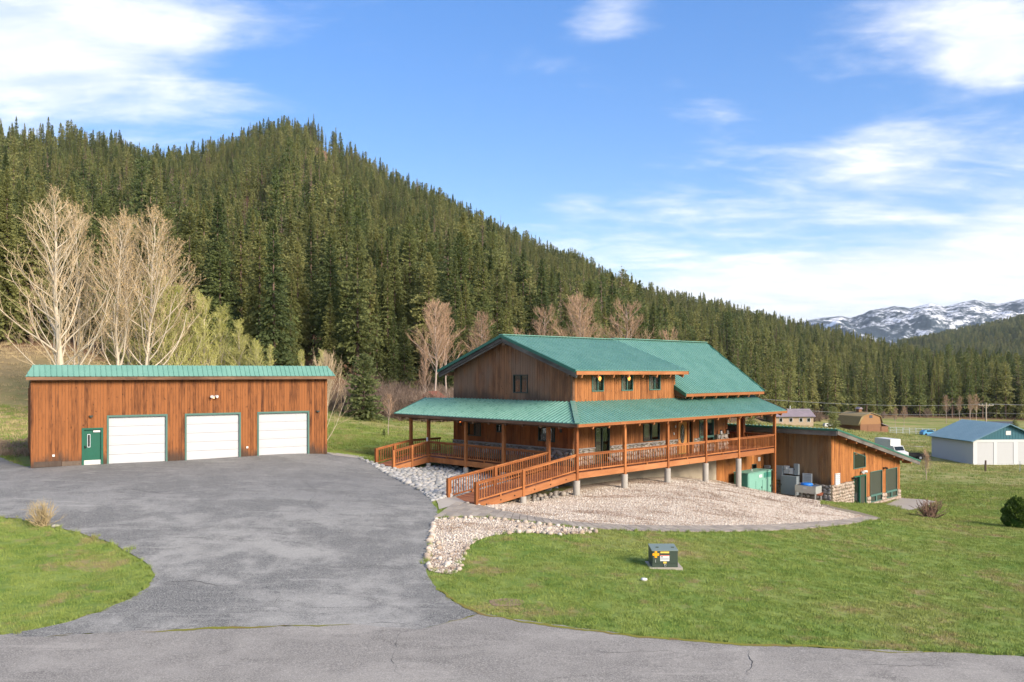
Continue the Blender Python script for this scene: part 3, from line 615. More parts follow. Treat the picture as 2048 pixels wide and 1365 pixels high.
# ------------------------------------------------------------------ building helpers
class Wall:
    """wall plane: a along the wall, n outwards, z up"""
    def __init__(s, parent, ox, oy, ad, nd): s.p = parent; s.o = (ox, oy); s.ad = ad; s.nd = nd
    def pt(s, a, n, z): return (s.o[0] + s.ad[0] * a + s.nd[0] * n, s.o[1] + s.ad[1] * a + s.nd[1] * n, z)
    def cells(s, mb, a0, a1, n0, n1, z0, z1, mi=0):
        c = [s.pt(a, n, z) for z in (z0, z1) for a, n in ((a0, n0), (a1, n0), (a1, n1), (a0, n1))]; mb.hexa(c, mi)
    def core(s, name, a0, a1, z0, z1, openings, mat, n0=-.16, n1=-.02, gable=None):
        mb = MB(); A = sorted({a0, a1} | {x for o in openings for x in o[:2] if a0 < x < a1}); Z = sorted({z0, z1} | {x for o in openings for x in o[2:4] if z0 < x < z1})
        for i in range(len(A) - 1):
            for j in range(len(Z) - 1):
                am = (A[i] + A[i + 1]) / 2; zm = (Z[j] + Z[j + 1]) / 2
                if any(o[0] < am < o[1] and o[2] < zm < o[3] for o in openings): continue
                s.cells(mb, A[i], A[i + 1], n0, n1, Z[j], Z[j + 1])
        if gable: mb.prism([s.pt(a, n1, z) for a, z in gable], Vector(s.pt(0, n0, 0)) - Vector(s.pt(0, n1, 0)))
        return mb.build(name, mat, s.p)
    def boards(s, wall, a0, a1, zb, zt, openings, mat, w=.2, gap=.014, seed=1, breaks=()):
        rng = random.Random(seed); n = max(1, round((a1 - a0) / w)); w = (a1 - a0) / n
        zt_ = zt if callable(zt) else (lambda a: zt); zb_ = zb if callable(zb) else (lambda a: zb)
        cuts = [a0 + w * i for i in range(n + 1)]
        for o in openings:
            for e in o[:2]:
                k = min(range(len(cuts)), key=lambda i: abs(cuts[i] - e))
                if 0 < k < len(cuts) - 1: cuts[k] = e
        cuts = sorted(set(cuts) | set(breaks))
        for i in range(len(cuts) - 1):
            l, r = cuts[i] + gap / 2, cuts[i + 1] - gap / 2; am = (l + r) / 2
            if r - l < .02: continue
            n1 = rng.uniform(-.006, .010)
            spans = [(zb_(am), None)]; iv = []
            lo = zb_(am)
            for o in sorted([o for o in openings if o[0] - .01 < am < o[1] + .01], key=lambda o: o[2]):
                if o[2] > lo: iv.append((lo, lo, o[2], o[2]))
                lo = max(lo, o[3])
            if lo < zt_(am) - .02: iv.append((lo, lo, zt_(l), zt_(r)))
            for zl0, zr0, zl1, zr1 in iv:
                if zl1 - zl0 < .03: continue
                c = [s.pt(l, n1, zl0), s.pt(r, n1, zr0), s.pt(r, -.02, zr0), s.pt(l, -.02, zl0), s.pt(l, n1, zl1), s.pt(r, n1, zr1), s.pt(r, -.02, zr1), s.pt(l, -.02, zl1)]
                MB().hexa(c).build('board', mat, wall)
    def window(s, a0, a1, z0, z1, frame='window_trim', split=1, blind=0, inner='room_dark', glow=None, fw=.055, name='window', bars=(), proud=.05, screen=None):
        mb = MB()
        s.cells(mb, a0, a0 + fw, -.10, proud, z0, z1); s.cells(mb, a1 - fw, a1, -.10, proud, z0, z1)
        s.cells(mb, a0 + fw, a1 - fw, -.10, proud, z0, z0 + fw); s.cells(mb, a0 + fw, a1 - fw, -.10, proud, z1 - fw, z1)
        for k in range(1, split):
            am = a0 + (a1 - a0) * k / split; s.cells(mb, am - .028, am + .028, -.08, proud - .015, z0 + fw, z1 - fw)
        for zb in bars: s.cells(mb, a0 + fw, a1 - fw, -.08, proud + .02, zb - .07, zb + .07)
        w = mb.build(name, frame, s.p)
        for k in range(split):
            l = a0 + (a1 - a0) * k / split + .03; r = a0 + (a1 - a0) * (k + 1) / split - .03
            mb = MB(); s.cells(mb, l, r, -.045, -.035, z0 + fw * .8, z1 - fw * .8); mb.build('pane', (screen if screen else 'glass'), w)
        if blind:
            mb = MB(); n = int((z1 - z0) / .09)
            lo, hi = (a0 + .04, a0 + (a1 - a0) / split - .02) if blind == 1 else (a0 + .04, a1 - .04)
            for k in range(n):
                zz = z0 + fw + k * (z1 - z0 - 2 * fw) / n; s.cells(mb, lo, hi, -.085, -.070 + .006 * (k % 2), zz, zz + .075)
            mb.build('blind', 'blind', w)
        mb = MB()
        s.cells(mb, a0 - .1, a1 + .1, -1.3, -1.25, z0 - .1, z1 + .1); s.cells(mb, a0 - .12, a0 - .1, -1.3, -.17, z0 - .1, z1 + .1); s.cells(mb, a1 + .1, a1 + .12, -1.3, -.17, z0 - .1, z1 + .1)
        s.cells(mb, a0 - .1, a1 + .1, -1.25, -.17, z0 - .12, z0 - .1); s.cells(mb, a0 - .1, a1 + .1, -1.25, -.17, z1 + .1, z1 + .12)
        mb.build('room', inner, w)
        if glow:
            mb = MB(); p = Vector(s.pt(glow[0], -.26, glow[1])); mb.tube([p - Vector((0, 0, .16)), p - Vector((0, 0, .07)), p + Vector((0, 0, .05)), p + Vector((0, 0, .11))], [.02, .08, .09, .03], 10); mb.build('lamp', 'lamp_glow', w, smooth=True)
        return w
def clipline(poly, a):
    ys = []
    for i in range(len(poly)):
        (a1, s1), (a2, s2) = poly[i], poly[(i + 1) % len(poly)]
        if (a1 - a) * (a2 - a) < 0: ys.append(s1 + (s2 - s1) * (a - a1) / (a2 - a1))
    return (min(ys), max(ys)) if len(ys) >= 2 else None
def metal(parent, name, O, A, S, poly, mat='green_metal', pitch=.30, thick=.05, trim='green_trim', ribw=.07, ribh=.045, ribs=True):
    """ribbed metal roof plane: O origin, A unit vector along the eave, S vector up the slope; poly in (a, s)"""
    O = Vector(O); A = Vector(A); S = Vector(S); Nn = A.cross(S).normalized()
    if Nn.z < 0: Nn = -Nn
    T = lambda a, s_, h=0: O + A * a + S * s_ + Nn * h
    mb = MB(); mb.prism([T(a, s_) for a, s_ in poly], -Nn * thick); roof = mb.build(name, [mat], parent)
    if not ribs: return roof
    a0 = min(p[0] for p in poly); a1 = max(p[0] for p in poly); n = int((a1 - a0) / pitch)
    for i in range(n):
        a = a0 + (i + .5) * (a1 - a0) / n; cl = clipline(poly, a)
        if not cl or cl[1] - cl[0] < .05: continue
        mb = MB(); b0, b1 = cl; w = ribw / 2
        mb.add([T(a - w, b0), T(a + w, b0), T(a + w * .45, b0, ribh), T(a - w * .45, b0, ribh), T(a - w, b1), T(a + w, b1), T(a + w * .45, b1, ribh), T(a - w * .45, b1, ribh)],
               [(0, 3, 2, 1), (4, 5, 6, 7), (1, 2, 6, 5), (2, 3, 7, 6), (3, 0, 4, 7)])
        mb.build('rib', mat, roof, recalc=False)
    return roof
# rocks: a few cheap stones shared by everything
def stone_mesh(name, mat, seed, flat=.7):
    rng = random.Random(seed); mb = MB(); nseg, nr = 6, 3; vs = [(0, 0, -flat)]
    ax = rng.uniform(.85, 1.2); ay = rng.uniform(.7, 1.0)
    for i in range(1, nr + 1):
        ph = math.pi * i / (nr + 1)
        for j in range(nseg):
            th = 2 * math.pi * j / nseg + i * .4; k = rng.uniform(.82, 1.15); q = math.sin(ph) ** .75
            vs.append((ax * q * math.cos(th) * k, ay * q * math.sin(th) * k, -flat * math.cos(ph) * rng.uniform(.85, 1.1)))
    vs.append((0, 0, flat)); fs = []
    for j in range(nseg): fs.append((0, 1 + (j + 1) % nseg, 1 + j)); fs.append((len(vs) - 1, 1 + (nr - 1) * nseg + j, 1 + (nr - 1) * nseg + (j + 1) % nseg))
    for i in range(nr - 1):
        for j in range(nseg):
            a = 1 + i * nseg + j; b = 1 + i * nseg + (j + 1) % nseg; fs.append((a, b, b + nseg, a + nseg))
    mb.add(vs, fs); return mb.mesh(name, mat, smooth=True)
def stones_on(wall, part, a0, a1, z0, z1, mats, seed, sw=.36, sh=.24, holes=()):
    """stone veneer: rows of rounded stones pressed into a mortar bed"""
    rng = random.Random(seed); z = z0
    while z < z1 - .05:
        hh = min(rng.uniform(.8, 1.25) * sh, z1 - z); 
        if z1 - z - hh < .08: hh = z1 - z
        a = a0 - rng.uniform(0, .15)
        while a < a1 - .05:
            w = rng.uniform(.65, 1.4) * sw; l, r = max(a, a0), min(a + w, a1); a += w
            if r - l < .10: continue
            zm = z + hh / 2; am = (l + r) / 2
            if any(h[0] - .05 < am < h[1] + .05 and h[2] - .05 < zm < h[3] + .05 for h in holes): continue
            o = link('stone', rng.choice(mats), part); o.location = wall.pt(am, .015, zm + rng.uniform(-.035, .035))
            o.rotation_euler = (math.pi / 2, rng.uniform(-.45, .45) + (math.pi if rng.random() < .5 else 0), math.atan2(wall.ad[1], wall.ad[0]))
            o.scale = ((r - l) * rng.uniform(.5, .6), hh * rng.uniform(.55, .72), rng.uniform(.05, .10))
        z += hh
VEN = [stone_mesh('stone_veneer', 'veneer_stone', i, .8) for i in range(5)]
VENG = [stone_mesh('stone_veneer_grey', 'veneer_grey', i + 9, .8) for i in range(5)]
# ------------------------------------------------------------------ garage
G = empty('garage', (gL[0], gL[1], 0.0), math.radians(90 - 59.29), label='long cedar-board garage with three white doors and a green metal roof edge', cat='garage')
W = Wall(G, 0, 0, (1, 0), (0, -1)); GWD = 16.47
g_doors = [(3.69, 6.90), (7.86, 11.09), (12.08, 15.34)]
ops = [(a, b, -.2, 2.79) for a, b in g_doors] + [(2.42, 3.50, -.2, 2.11)]
core = W.core('wall', 0, GWD, -.2, 5.0, ops, 'brown_timber')
W.boards(core, 0, GWD, .05, 4.97, ops, 'cedar_garage', .16, seed=3)
for (ox, oy, ad, nd, ln, mt) in ((0, 0, (0, 1), (-1, 0), 9.5, 'cedar_garage'), (GWD, 0, (0, 1), (1, 0), 9.5, 'cedar_garage')):
    S_ = Wall(G, ox, oy, ad, nd); zt = lambda a: 5.0 - a * .09
    c_ = S_.core('wall', .16, ln, -.2, 4.1, [], 'brown_timber', gable=[(.16, 4.1), (ln, 4.1), (ln, 4.1 + .02), (.16, 4.95)])
    S_.boards(c_, .03, ln, 0, zt, [], mt, .25, seed=5)
MB().box(.2, GWD - .2, 9.3, 9.45, -.2, 4.1).build('wall', 'cedar_garage', G)
for k, (a, b) in enumerate(g_doors):
    mb = MB(); W.cells(mb, a, a + .10, -.20, .035, 0, 2.79); W.cells(mb, b - .10, b, -.20, .035, 0, 2.79); W.cells(mb, a + .1, b - .1, -.20, .035, 2.68, 2.79)
    d = mb.build('garage_door', 'window_trim', G)
    for j in range(5):
        mb = MB(); z0 = .03 + j * .53; W.cells(mb, a + .10, b - .10, -.16, -.105, z0, z0 + .517)
        for q in range(4):       # raised fields on each section
            wq = (b - a - .2) / 4; W.cells(mb, a + .1 + q * wq + .08, a + .1 + (q + 1) * wq - .08, -.106, -.097, z0 + .09, z0 + .43)
        mb.build('door_panel', 'white_door', d)
    mb = MB(); W.cells(mb, a + .1, b - .1, -.17, -.10, 0, .03); mb.build('weather_seal', 'rubber', d)
mb = MB(); W.cells(mb, 2.42, 2.53, -.16, .04, 0, 2.11); W.cells(mb, 3.39, 3.50, -.16, .04, 0, 2.11); W.cells(mb, 2.53, 3.39, -.16, .04, 2.01, 2.11)
d = mb.build('door', 'door_green', G)
mb = MB(); W.cells(mb, 2.53, 3.39, -.12, -.07, .30, 2.01); mb.build('door_leaf', 'door_green', d)
mb = MB(); W.cells(mb, 2.53, 3.39, -.12, -.062, .03, .30); mb.build('kick_plate', 'plate_metal', d)
mb = MB(); W.cells(mb, 2.70, 2.86, -.07, -.055, 1.02, 1.76); mb.build('window_frame', 'light_grey_metal', d)
mb = MB(); W.cells(mb, 2.73, 2.83, -.06, -.050, 1.06, 1.72); mb.build('pane', 'glass_dark', d)
mb = MB(); W.cells(mb, 3.00, 3.35, -.07, -.02, 1.86, 1.96); mb.build('door_closer', 'white_plastic', d)
mb = MB(); W.cells(mb, 2.56, 2.62, -.07, -.03, .98, 1.12); mb.tube([W.pt(2.59, -.02, 1.05), W.pt(2.59, .02, 1.05), W.pt(2.70, .02, 1.05)], .014, 6); mb.build('door_handle', 'black_metal', d)
mb = MB(); W.cells(mb, -.02, 1.42, .012, .05, .05, .34); mb.build('skirt_board', 'post_weathered', G)
mb = MB(); W.cells(mb, 1.44, 2.40, .012, .05, .05, .30); mb.build('skirt_board', 'post_weathered', G)
mb = MB(); W.cells(mb, -.06, .08, .015, .055, 0, 4.95); mb.build('corner_board', 'cedar_garage', G)
mb = MB(); W.cells(mb, GWD - .1, GWD + .03, .015, .055, 0, 4.95); mb.build('corner_board', 'cedar_garage', G)
for a, z in ((2.88, 2.78), (15.89, 2.76)):
    mb = MB(); W.cells(mb, a - .10, a + .10, .0, .12, z - .03, z + .03); W.cells(mb, a - .06, a + .06, .1, .15, z - .08, z - .02); mb.build('wall_light', 'dark_frame', G)
for a, z in ((1.03, .65), (11.47, .64)):
    mb = MB(); W.cells(mb, a - .06, a + .06, .0, .05, z - .06, z + .06); mb.build('outlet_box', 'white_plastic', G)
fl = MB(); W.cells(fl, 9.44, 9.56, .0, .05, 3.66, 3.80)
for s_ in (-1, 1):
    fl.tube([W.pt(9.5, .05, 3.76), W.pt(9.5 + s_ * .10, .14, 3.80), W.pt(9.5 + s_ * .16, .26, 3.77)], [.03, .06, .09], 10)
fl = fl.build('flood_light', 'white_plastic', G)
mb = MB(); p = Vector(W.pt(9.5, .10, 3.66)); mb.tube([p, p + Vector((0, 0, .05))], [.02, .03], 8); mb.build('bulb', 'lamp_glow', fl)
W.cells(mb := MB(), -.30, GWD + .42, .34, .42, 4.80, 4.98); mb.build('fascia', 'brown_timber', G)
W.cells(mb := MB(), -.28, GWD + .40, .0, .34, 4.94, 4.975); mb.build('soffit', 'brown_timber', G)
metal(G, 'roof_skirt', (-.32, -.46, 5.00), (1, 0, 0), (0, .50, .63), [(0, 0), (GWD + .76, 0), (GWD + .40, 1), (.36, 1)], pitch=.27, thick=.03, ribh=.04)
metal(G, 'roof', (0, 9.9, 4.25), (1, 0, 0), (0, -9.84, 1.37), [(.0, 0), (GWD + .1, 0), (GWD + .1, 1), (.0, 1)], ribs=False)

# ------------------------------------------------------------------ house
HS = empty('house', (HC[0], HC[1], DECK_Z), HOUSE_ROT, label='two-storey cedar house with green metal roofs and a wraparound porch', cat='house')
FW = Wall(HS, 0, 2.1, (1, 0), (0, -1))     # long front, a = u
LW = Wall(HS, 2.1, 0, (0, 1), (-1, 0))     # gable side, a = v
RZ = lambda v: 7.65 - abs(v - 7.28) * .357           # top of the low-pitched roof
# lower front wall
f_open = [(4.05, 5.41, .0, 2.15), (8.75, 10.50, 1.05, 2.2), (12.44, 14.30, .0, 2.2), (15.07, 16.85, .55, 2.2)]
core = FW.core('wall', 2.1, 18.42, 0, 3.7, f_open, 'brown_timber')
FW.boards(core, 2.1, 18.42, .95, 3.2, f_open, 'cedar_front', .2, seed=11)
st = FW.core('stone_base', 2.08, 15.07, 0, .93, f_open, 'mortar', -.02, .04)
stones_on(Wall(HS, 0, 2.06, (1, 0), (0, -1)), st, 2.1, 15.0, .0, .93, VENG, 5, .40, .27, holes=f_open)
FW.cells(mb := MB(), 2.05, 4.0, -.02, .13, .93, .99); FW.cells(mb, 5.46, 12.4, -.02, .13, .93, .99); mb.build('stone_cap', 'veneer_grey', HS)
# lower gable-side wall
l_open = [(9.84, 11.07, 1.31, 2.15), (7.75, 8.37, 1.65, 2.15), (3.47, 4.79, 1.31, 2.15)]
core = LW.core('wall', 2.1, 12.5, 0, 3.7, l_open, 'brown_timber')
LW.boards(core, 2.1, 12.5, .95, 3.2, l_open, 'cedar_porch', .2, seed=12)
st = LW.core('stone_base', 2.06, 12.52, 0, .93, [], 'mortar', -.02, .04)
stones_on(Wall(HS, 2.06, 0, (0, 1), (-1, 0)), st, 2.1, 12.5, .3, .93, VENG, 6, .42, .24)
LW.cells(mb := MB(), 2.0, 12.55, -.02, .13, .93, .99); mb.build('stone_cap', 'veneer_grey', HS)
# upper front wall and gable
u_open = [(3.77, 4.85, 4.25, 5.28), (6.55, 7.69, 4.25, 5.28), (9.37, 10.55, 4.25, 5.28)]
core = FW.core('wall', 2.1, 12.25, 3.5, 5.72, u_open, 'brown_timber')
FW.boards(core, 2.1, 12.25, 3.6, 5.60, u_open, 'cedar_front', .2, seed=13)
g_open = [(5.67, 6.90, 4.12, 5.24)]
core = LW.core('wall', 2.1, 12.5, 3.5, 5.4, g_open, 'brown_timber', gable=[(2.1, 5.4), (12.5, 5.4), (12.5, 5.45), (7.28, 7.35), (2.1, 5.45)])
LW.boards(core, 2.1, 12.5, 3.55, lambda a: RZ(a) - .16, g_open, 'cedar_gable', .2, seed=14)
MB().box(12.1, 12.25, 2.26, 12.3, 3.5, 5.45).build('wall', 'cedar_front', HS)
MB().box(2.3, 21.3, 12.34, 12.5, -1.5, 5.4).build('wall', 'cedar_porch', HS)
MB().box(12.3, 21.3, 2.02, 2.1, 3.2, 4.45).build('wall', 'cedar_front', HS)
MB().prism([(21.2, 2.1, 3.2), (21.2, 12.4, 3.2), (21.2, 12.4, 4.4), (21.2, 7.28, 7.4), (21.2, 2.1, 4.4)], (-.15, 0, 0)).build('wall', 'cedar_front', HS)
EW = Wall(HS, 18.42, 0, (0, 1), (1, 0)); c_ = EW.core('wall', 2.15, 12.3, 0, 3.6, [], 'brown_timber'); EW.boards(c_, 2.15, 12.3, 0, 3.2, [], 'cedar_porch', .25, seed=21)
# windows and doors
FW.window(8.75, 10.50, 1.05, 2.2, 'dark_frame', 2, 1, 'room_wood')
FW.window(15.07, 16.85, .55, 2.2, 'window_trim', 2, 1, 'room_dark', bars=(.98,))
LW.window(9.84, 11.07, 1.31, 2.15, 'dark_frame', 2, 1, 'room_wood')
LW.window(7.75, 8.37, 1.65, 2.15, 'dark_frame', 2, 1, 'room_wood')
LW.window(3.47, 4.79, 1.31, 2.15, 'dark_frame', 2, 1, 'room_dark')
LW.window(5.67, 6.90, 4.12, 5.24, 'dark_frame', 2, 2, 'room_wood')
for k, (a, b, z0, z1) in enumerate(u_open):
    FW.window(a, b, z0, z1, 'window_trim', 2, 1, 'room_dark', glow=(None, None) if False else ((b - .02, 5.02) if k < 2 else None))
FW.window(4.05, 5.41, .0, 2.15, 'dark_frame', 2, 1, 'room_dark', name='sliding_door')
mb = MB(); FW.cells(mb, 12.44, 12.56, -.12, .06, 0, 2.2); FW.cells(mb, 13.66, 13.80, -.12, .06, 0, 2.2); FW.cells(mb, 14.2, 14.30, -.12, .06, 0, 2.2); FW.cells(mb, 12.56, 13.66, -.12, .06, 2.1, 2.2); FW.cells(mb, 13.8, 14.2, -.12, .06, 2.1, 2.2)
d = mb.build('front_door', 'cedar_front', HS)
mb = MB(); FW.cells(mb, 12.57, 13.65, -.1, -.04, .02, 2.1); mb.build('door_leaf', 'door_wood', d)
def oval(c, rx, rz, n, nn): return [FW.pt(c[0] + rx * math.cos(2 * math.pi * i / nn), n, c[1] + rz * math.sin(2 * math.pi * i / nn)) for i in range(nn)]
MB().prism(oval((13.12, 1.30), .27, .66, -.03, 28), (0, .02, 0)).build('oval_frame', 'brown_timber', d)
MB().prism(oval((13.12, 1.30), .23, .61, -.025, 28), (0, .012, 0)).build('oval_pane', 'glass_dark', d)
mb = MB()
for s_ in (-1, 1):
    mb.tube([FW.pt(13.12 + s_ * .02, -.01, .75), FW.pt(13.12 + s_ * .12, -.01, 1.1), FW.pt(13.12 + s_ * .02, -.01, 1.45), FW.pt(13.12 + s_ * .10, -.01, 1.7), FW.pt(13.12, -.01, 1.85)], .012, 5)
mb.build('leaded_scroll', 'galvanised', d)
mb = MB(); mb.tube([FW.pt(12.68, -.04, 1.0), FW.pt(12.68, .03, 1.0), FW.pt(12.72, .05, 1.0)], [.03, .02, .035], 8); mb.build('door_knob', 'galvanised', d)
mb = MB(); FW.cells(mb, 13.82, 14.18, -.08, -.06, .1, 2.1); mb.build('sidelight_pane', 'glass_dark', d)
MB().box(17.35, 17.75, 1.72, 2.04, 0, 1.05).build('stone_pier', 'mortar', HS)
pr = MB().box(15.2, 16.6, 1.86, 2.04, 0, .5).build('stone_base', 'mortar', HS)
stones_on(Wall(HS, 0, 1.84, (1, 0), (0, -1)), pr, 15.2, 16.6, 0, .5, VENG, 31, .34, .24)
pr2 = MB().box(16.95, 18.3, 1.86, 2.04, 0, 1.08).build('stone_base', 'mortar', HS)
stones_on(Wall(HS, 0, 1.84, (1, 0), (0, -1)), pr2, 16.95, 18.3, 0, 1.08, VENG, 33, .34, .24)
bpy.data.objects.remove(bpy.data.objects['stone_pier'])
# porch wall sconces
for wl, a in ((LW, 11.75), (LW, 3.0)):
    mb = MB(); wl.cells(mb, a - .08, a + .08, .01, .05, 1.90, 2.12); sc_ = mb.build('wall_sconce', 'dark_frame', HS)
    mb = MB(); p = Vector(wl.pt(a, .09, 2.14)); mb.tube([p, p + Vector((0, 0, .07))], [.03, .035], 8); mb.build('bulb', 'porch_glow', sc_)
FW.cells(mb := MB(), 11.98, 12.06, .01, .08, 1.3, 1.45); mb.build('mailbox', 'white_plastic', HS)
FW.cells(mb := MB(), 12.22, 12.28, .01, .04, 1.75, 1.9); mb.build('doorbell_panel', 'white_plastic', HS)

# --- roofs
sl = Vector((0, 6.01, 2.15))
metal(HS, 'roof', (1.41, 1.27, 5.50), (1, 0, 0), sl, [(0, 0), (11.13, 0), (11.0, 1), (0, 1)])
metal(HS, 'roof', (1.41, 13.29, 5.50), (1, 0, 0), (0, -6.01, 2.15), [(0, 0), (11.13, 0), (11.0, 1), (0, 1)], ribs=False)
metal(HS, 'roof', (12.1, 1.20, 4.03), (1, 0, 0), (0, 6.08, 3.70), [(0.02, 0), (10.1, 0), (11.9, 1), (.02, 1)])
metal(HS, 'roof', (12.1, 13.36, 4.03), (1, 0, 0), (0, -6.08, 3.70), [(0.02, 0), (10.1, 0), (11.9, 1), (.02, 1)], ribs=False)
MB().bar((1.40, 7.28, 7.68), (12.2, 7.28, 7.70), .34, .05).build('ridge_cap', 'green_metal', HS)
MB().bar((12.2, 7.28, 7.76), (24.0, 7.28, 7.78), .34, .05).build('ridge_cap', 'green_metal', HS)
# gable fascia: green drip edge above a deep weathered grey board, on both slopes
for v0 in (1.27, 13.29):
    MB().bar((1.37, v0, 5.44), (1.37, 7.28, 7.59), .05, .17, (0, 0, 1)).build('drip_edge', 'green_trim', HS)
    MB().bar((1.47, v0 + (.04 if v0 < 7 else -.04), 5.26), (1.47, 7.28, 7.41), .07, .20).build('fascia', 'grey_timber', HS)
    MB().bar((1.53, v0 + (.04 if v0 < 7 else -.04), 5.13), (1.53, 7.28, 7.28), .06, .16).build('fascia', 'grey_timber', HS)
    sg = 1 if v0 < 7 else -1
    MB().prism([(1.56, v0, 5.36), (1.56, 7.28, 7.51), (1.56, 7.28, 7.45), (1.56, v0, 5.30)], (.56, 0, 0)).build('soffit', 'brown_timber', HS)
MB().box(1.60, 2.1, 7.16, 7.40, 7.02, 7.30).build('ridge_beam', 'brown_timber', HS)
for v_ in (2.0, 12.58): MB().box(1.55, 2.1, v_ - .12, v_ + .12, 5.16, 5.40).build('beam_end', 'brown_timber', HS)
# upper front eave
MB().box(1.45, 12.50, 1.24, 1.29, 5.24, 5.44).build('fascia', 'redwood_beam', HS)
MB().prism([(1.6, 1.30, 5.44), (1.6, 2.08, 5.72), (1.6, 2.08, 5.66), (1.6, 1.30, 5.38)], (10.7, 0, 0)).build('soffit', 'brown_timber', HS)
for k in range(8):
    a = 1.95 + k * 1.43; MB().bar((a, 1.27, 5.14), (a, 2.1, 5.44), .11, .18).build('rafter_tail', 'redwood_beam', HS)
MB().prism([(12.5, 1.24, 5.24), (12.5, 1.24, 5.46), (12.5, 7.28, 7.62), (12.5, 7.28, 7.40)], (.04, 0, 0)).build('drip_edge', 'dark_frame', HS)
# main roof eave
MB().box(12.15, 22.15, 1.17, 1.22, 3.80, 3.98).build('fascia', 'redwood_beam', HS)
MB().prism([(12.2, 1.24, 3.96), (12.2, 2.03, 4.43), (12.2, 2.03, 4.37), (12.2, 1.24, 3.90)], (9.9, 0, 0)).build('soffit', 'brown_timber', HS)
for k in range(7):
    a = 12.9 + k * 1.43; MB().bar((a, 1.20, 3.70), (a, 2.1, 4.22), .11, .18).build('rafter_tail', 'redwood_beam', HS)
MB().prism([(12.08, 1.16, 3.80), (12.08, 1.16, 4.02), (12.08, 2.1, 4.58), (12.08, 2.1, 4.30)], (.05, 0, 0)).build('drip_edge', 'green_trim', HS)
MB().prism([(12.13, 1.24, 3.70), (12.13, 1.24, 3.86), (12.13, 2.08, 4.34), (12.13, 2.08, 3.85)], (.06, 0, 0)).build('fascia', 'brown_timber', HS)
MB().bar((22.2, 1.18, 3.98), (24.0, 7.28, 7.69), .05, .2).build('drip_edge', 'green_trim', HS)
# porch roofs, hipped at the corner
eo, ez, tz = -.62, 2.68, 3.69
slv = Vector((0, 2.1 - eo, tz - ez))
metal(HS, 'porch_roof', (eo, eo, ez), (1, 0, 0), slv, [(0, 0), (22.72, 0), (22.72, 1), (2.72, 1)])
metal(HS, 'porch_roof', (eo, 15.3, ez), (0, -1, 0), (2.1 - eo, 0, tz - ez), [(0, 0), (15.92, 0), (13.2, 1), (2.8, 1), (0, .95)])
MB().bar((eo - .02, eo - .02, ez + .04), (2.1, 2.1, tz + .04), .30, .05).build('hip_cap', 'green_metal', HS)
MB().box(eo + .02, 22.1, eo - .04, eo + .01, 2.48, 2.635).build('fascia', 'redwood_beam', HS)
MB().box(eo - .04, eo + .01, eo, 15.28, 2.48, 2.635).build('fascia', 'brown_timber', HS)
MB().prism([(eo + .05, eo + .05, 2.62), (22.05, eo + .05, 2.62), (22.05, 2.08, 3.60), (2.08, 2.08, 3.60)], (0, 0, -.05)).build('soffit', 'brown_timber', HS)
MB().prism([(eo + .05, eo + .05, 2.62), (2.08, 2.08, 3.60), (2.08, 15.2, 3.60), (eo + .05, 15.2, 2.62)], (0, 0, -.05)).build('soffit', 'brown_timber', HS)
MB().bar((22.12, eo, 2.66), (22.12, 2.1, 3.66), .05, .16).build('drip_edge', 'brown_timber', HS)
MB().bar((eo, 15.32, 2.64), (2.1, 15.32, 3.64), .05, .14).build('drip_edge', 'green_trim', HS)
for k in range(16):
    a = .7 + k * 1.38; t = min(1.0, (a - .1 - eo) / (2.08 - eo)); MB().bar((a, eo + .03, 2.40), (a, eo + .03 + (2.05 - eo) * t, 2.40 + .98 * t), .10, .17).build('rafter_tail', 'redwood_beam', HS)
for k in range(11):
    a = .75 + k * 1.38; t = min(1.0, (a - .1 - eo) / (2.08 - eo)); MB().bar((eo + .03, a, 2.40), (eo + .03 + (2.05 - eo) * t, a, 2.40 + .98 * t), .10, .17).build('rafter_tail', 'brown_timber', HS)
MB().box(-.08, 21.6, -.09, .09, 2.36, 2.60).build('porch_beam', 'redwood_beam', HS)
MB().box(-.09, .09, .1, 14.5, 2.36, 2.60).build('porch_beam', 'brown_timber', HS)
MB().box(18.42, 21.3, 2.1, 8.5, 3.15, 3.22).build('porch_ceiling', 'redwood', HS)

# --- deck, posts, piers
def gz(u, v): x, y = hc(u, v); return h1(x, y) - DECK_Z
posts = [(0, 0), (4.16, 0), (8.37, 0), (12.54, 0), (16.57, 0), (21.47, 0), (0, 2.04), (0, 5.59), (0, 8.90), (0, 12.50), (0, 14.31)]
for i, (a, b) in enumerate(posts):
    lowest = gz(a, b) if i == 5 else -.42
    p = MB().box(a - .085, a + .085, b - .085, b + .085, lowest if i == 5 else -.42, 2.40).build('porch_post', 'redwood', HS)
    if i != 5:
        g = gz(a, b) - .3; MB().cyl(a, b, g, -.42, .19 if i < 5 else .17, 18).build('pier', 'concrete', HS, smooth=False)
for a, b in ((21.35, 2.45), (18.5, 2.2), (21.35, 8.3)): MB().box(a - .13, a + .13, b - .13, b + .13, 0, 3.2).build('porch_post', 'redwood', HS)
MB().box(.05, 21.45, .05, 2.09, -.09, -.02).build('deck_floor', 'plank_deck', HS)
MB().box(.05, 2.09, 2.09, 14.3, -.09, -.02).build('deck_floor', 'plank_deck', HS)
MB().box(18.42, 21.45, 2.09, 8.4, -.09, -.02).build('deck_floor', 'plank_deck', HS)
fp = [0, 4.16, 8.37, 12.54, 16.57, 21.47]
for i in range(5): MB().box(fp[i] + .09, fp[i + 1] - .09, -.03, .03, -.34, -.02).build('rim_beam', 'redwood_beam', HS)
lp = [2.04, 5.59, 8.90, 12.50]
MB().box(-.03, .03, .09, 1.95, -.34, -.02).build('rim_beam', 'redwood', HS)
for i in range(3): MB().box(-.03, .03, lp[i] + .09, lp[i + 1] - .09, -.34, -.02).build('rim_beam', 'redwood', HS)
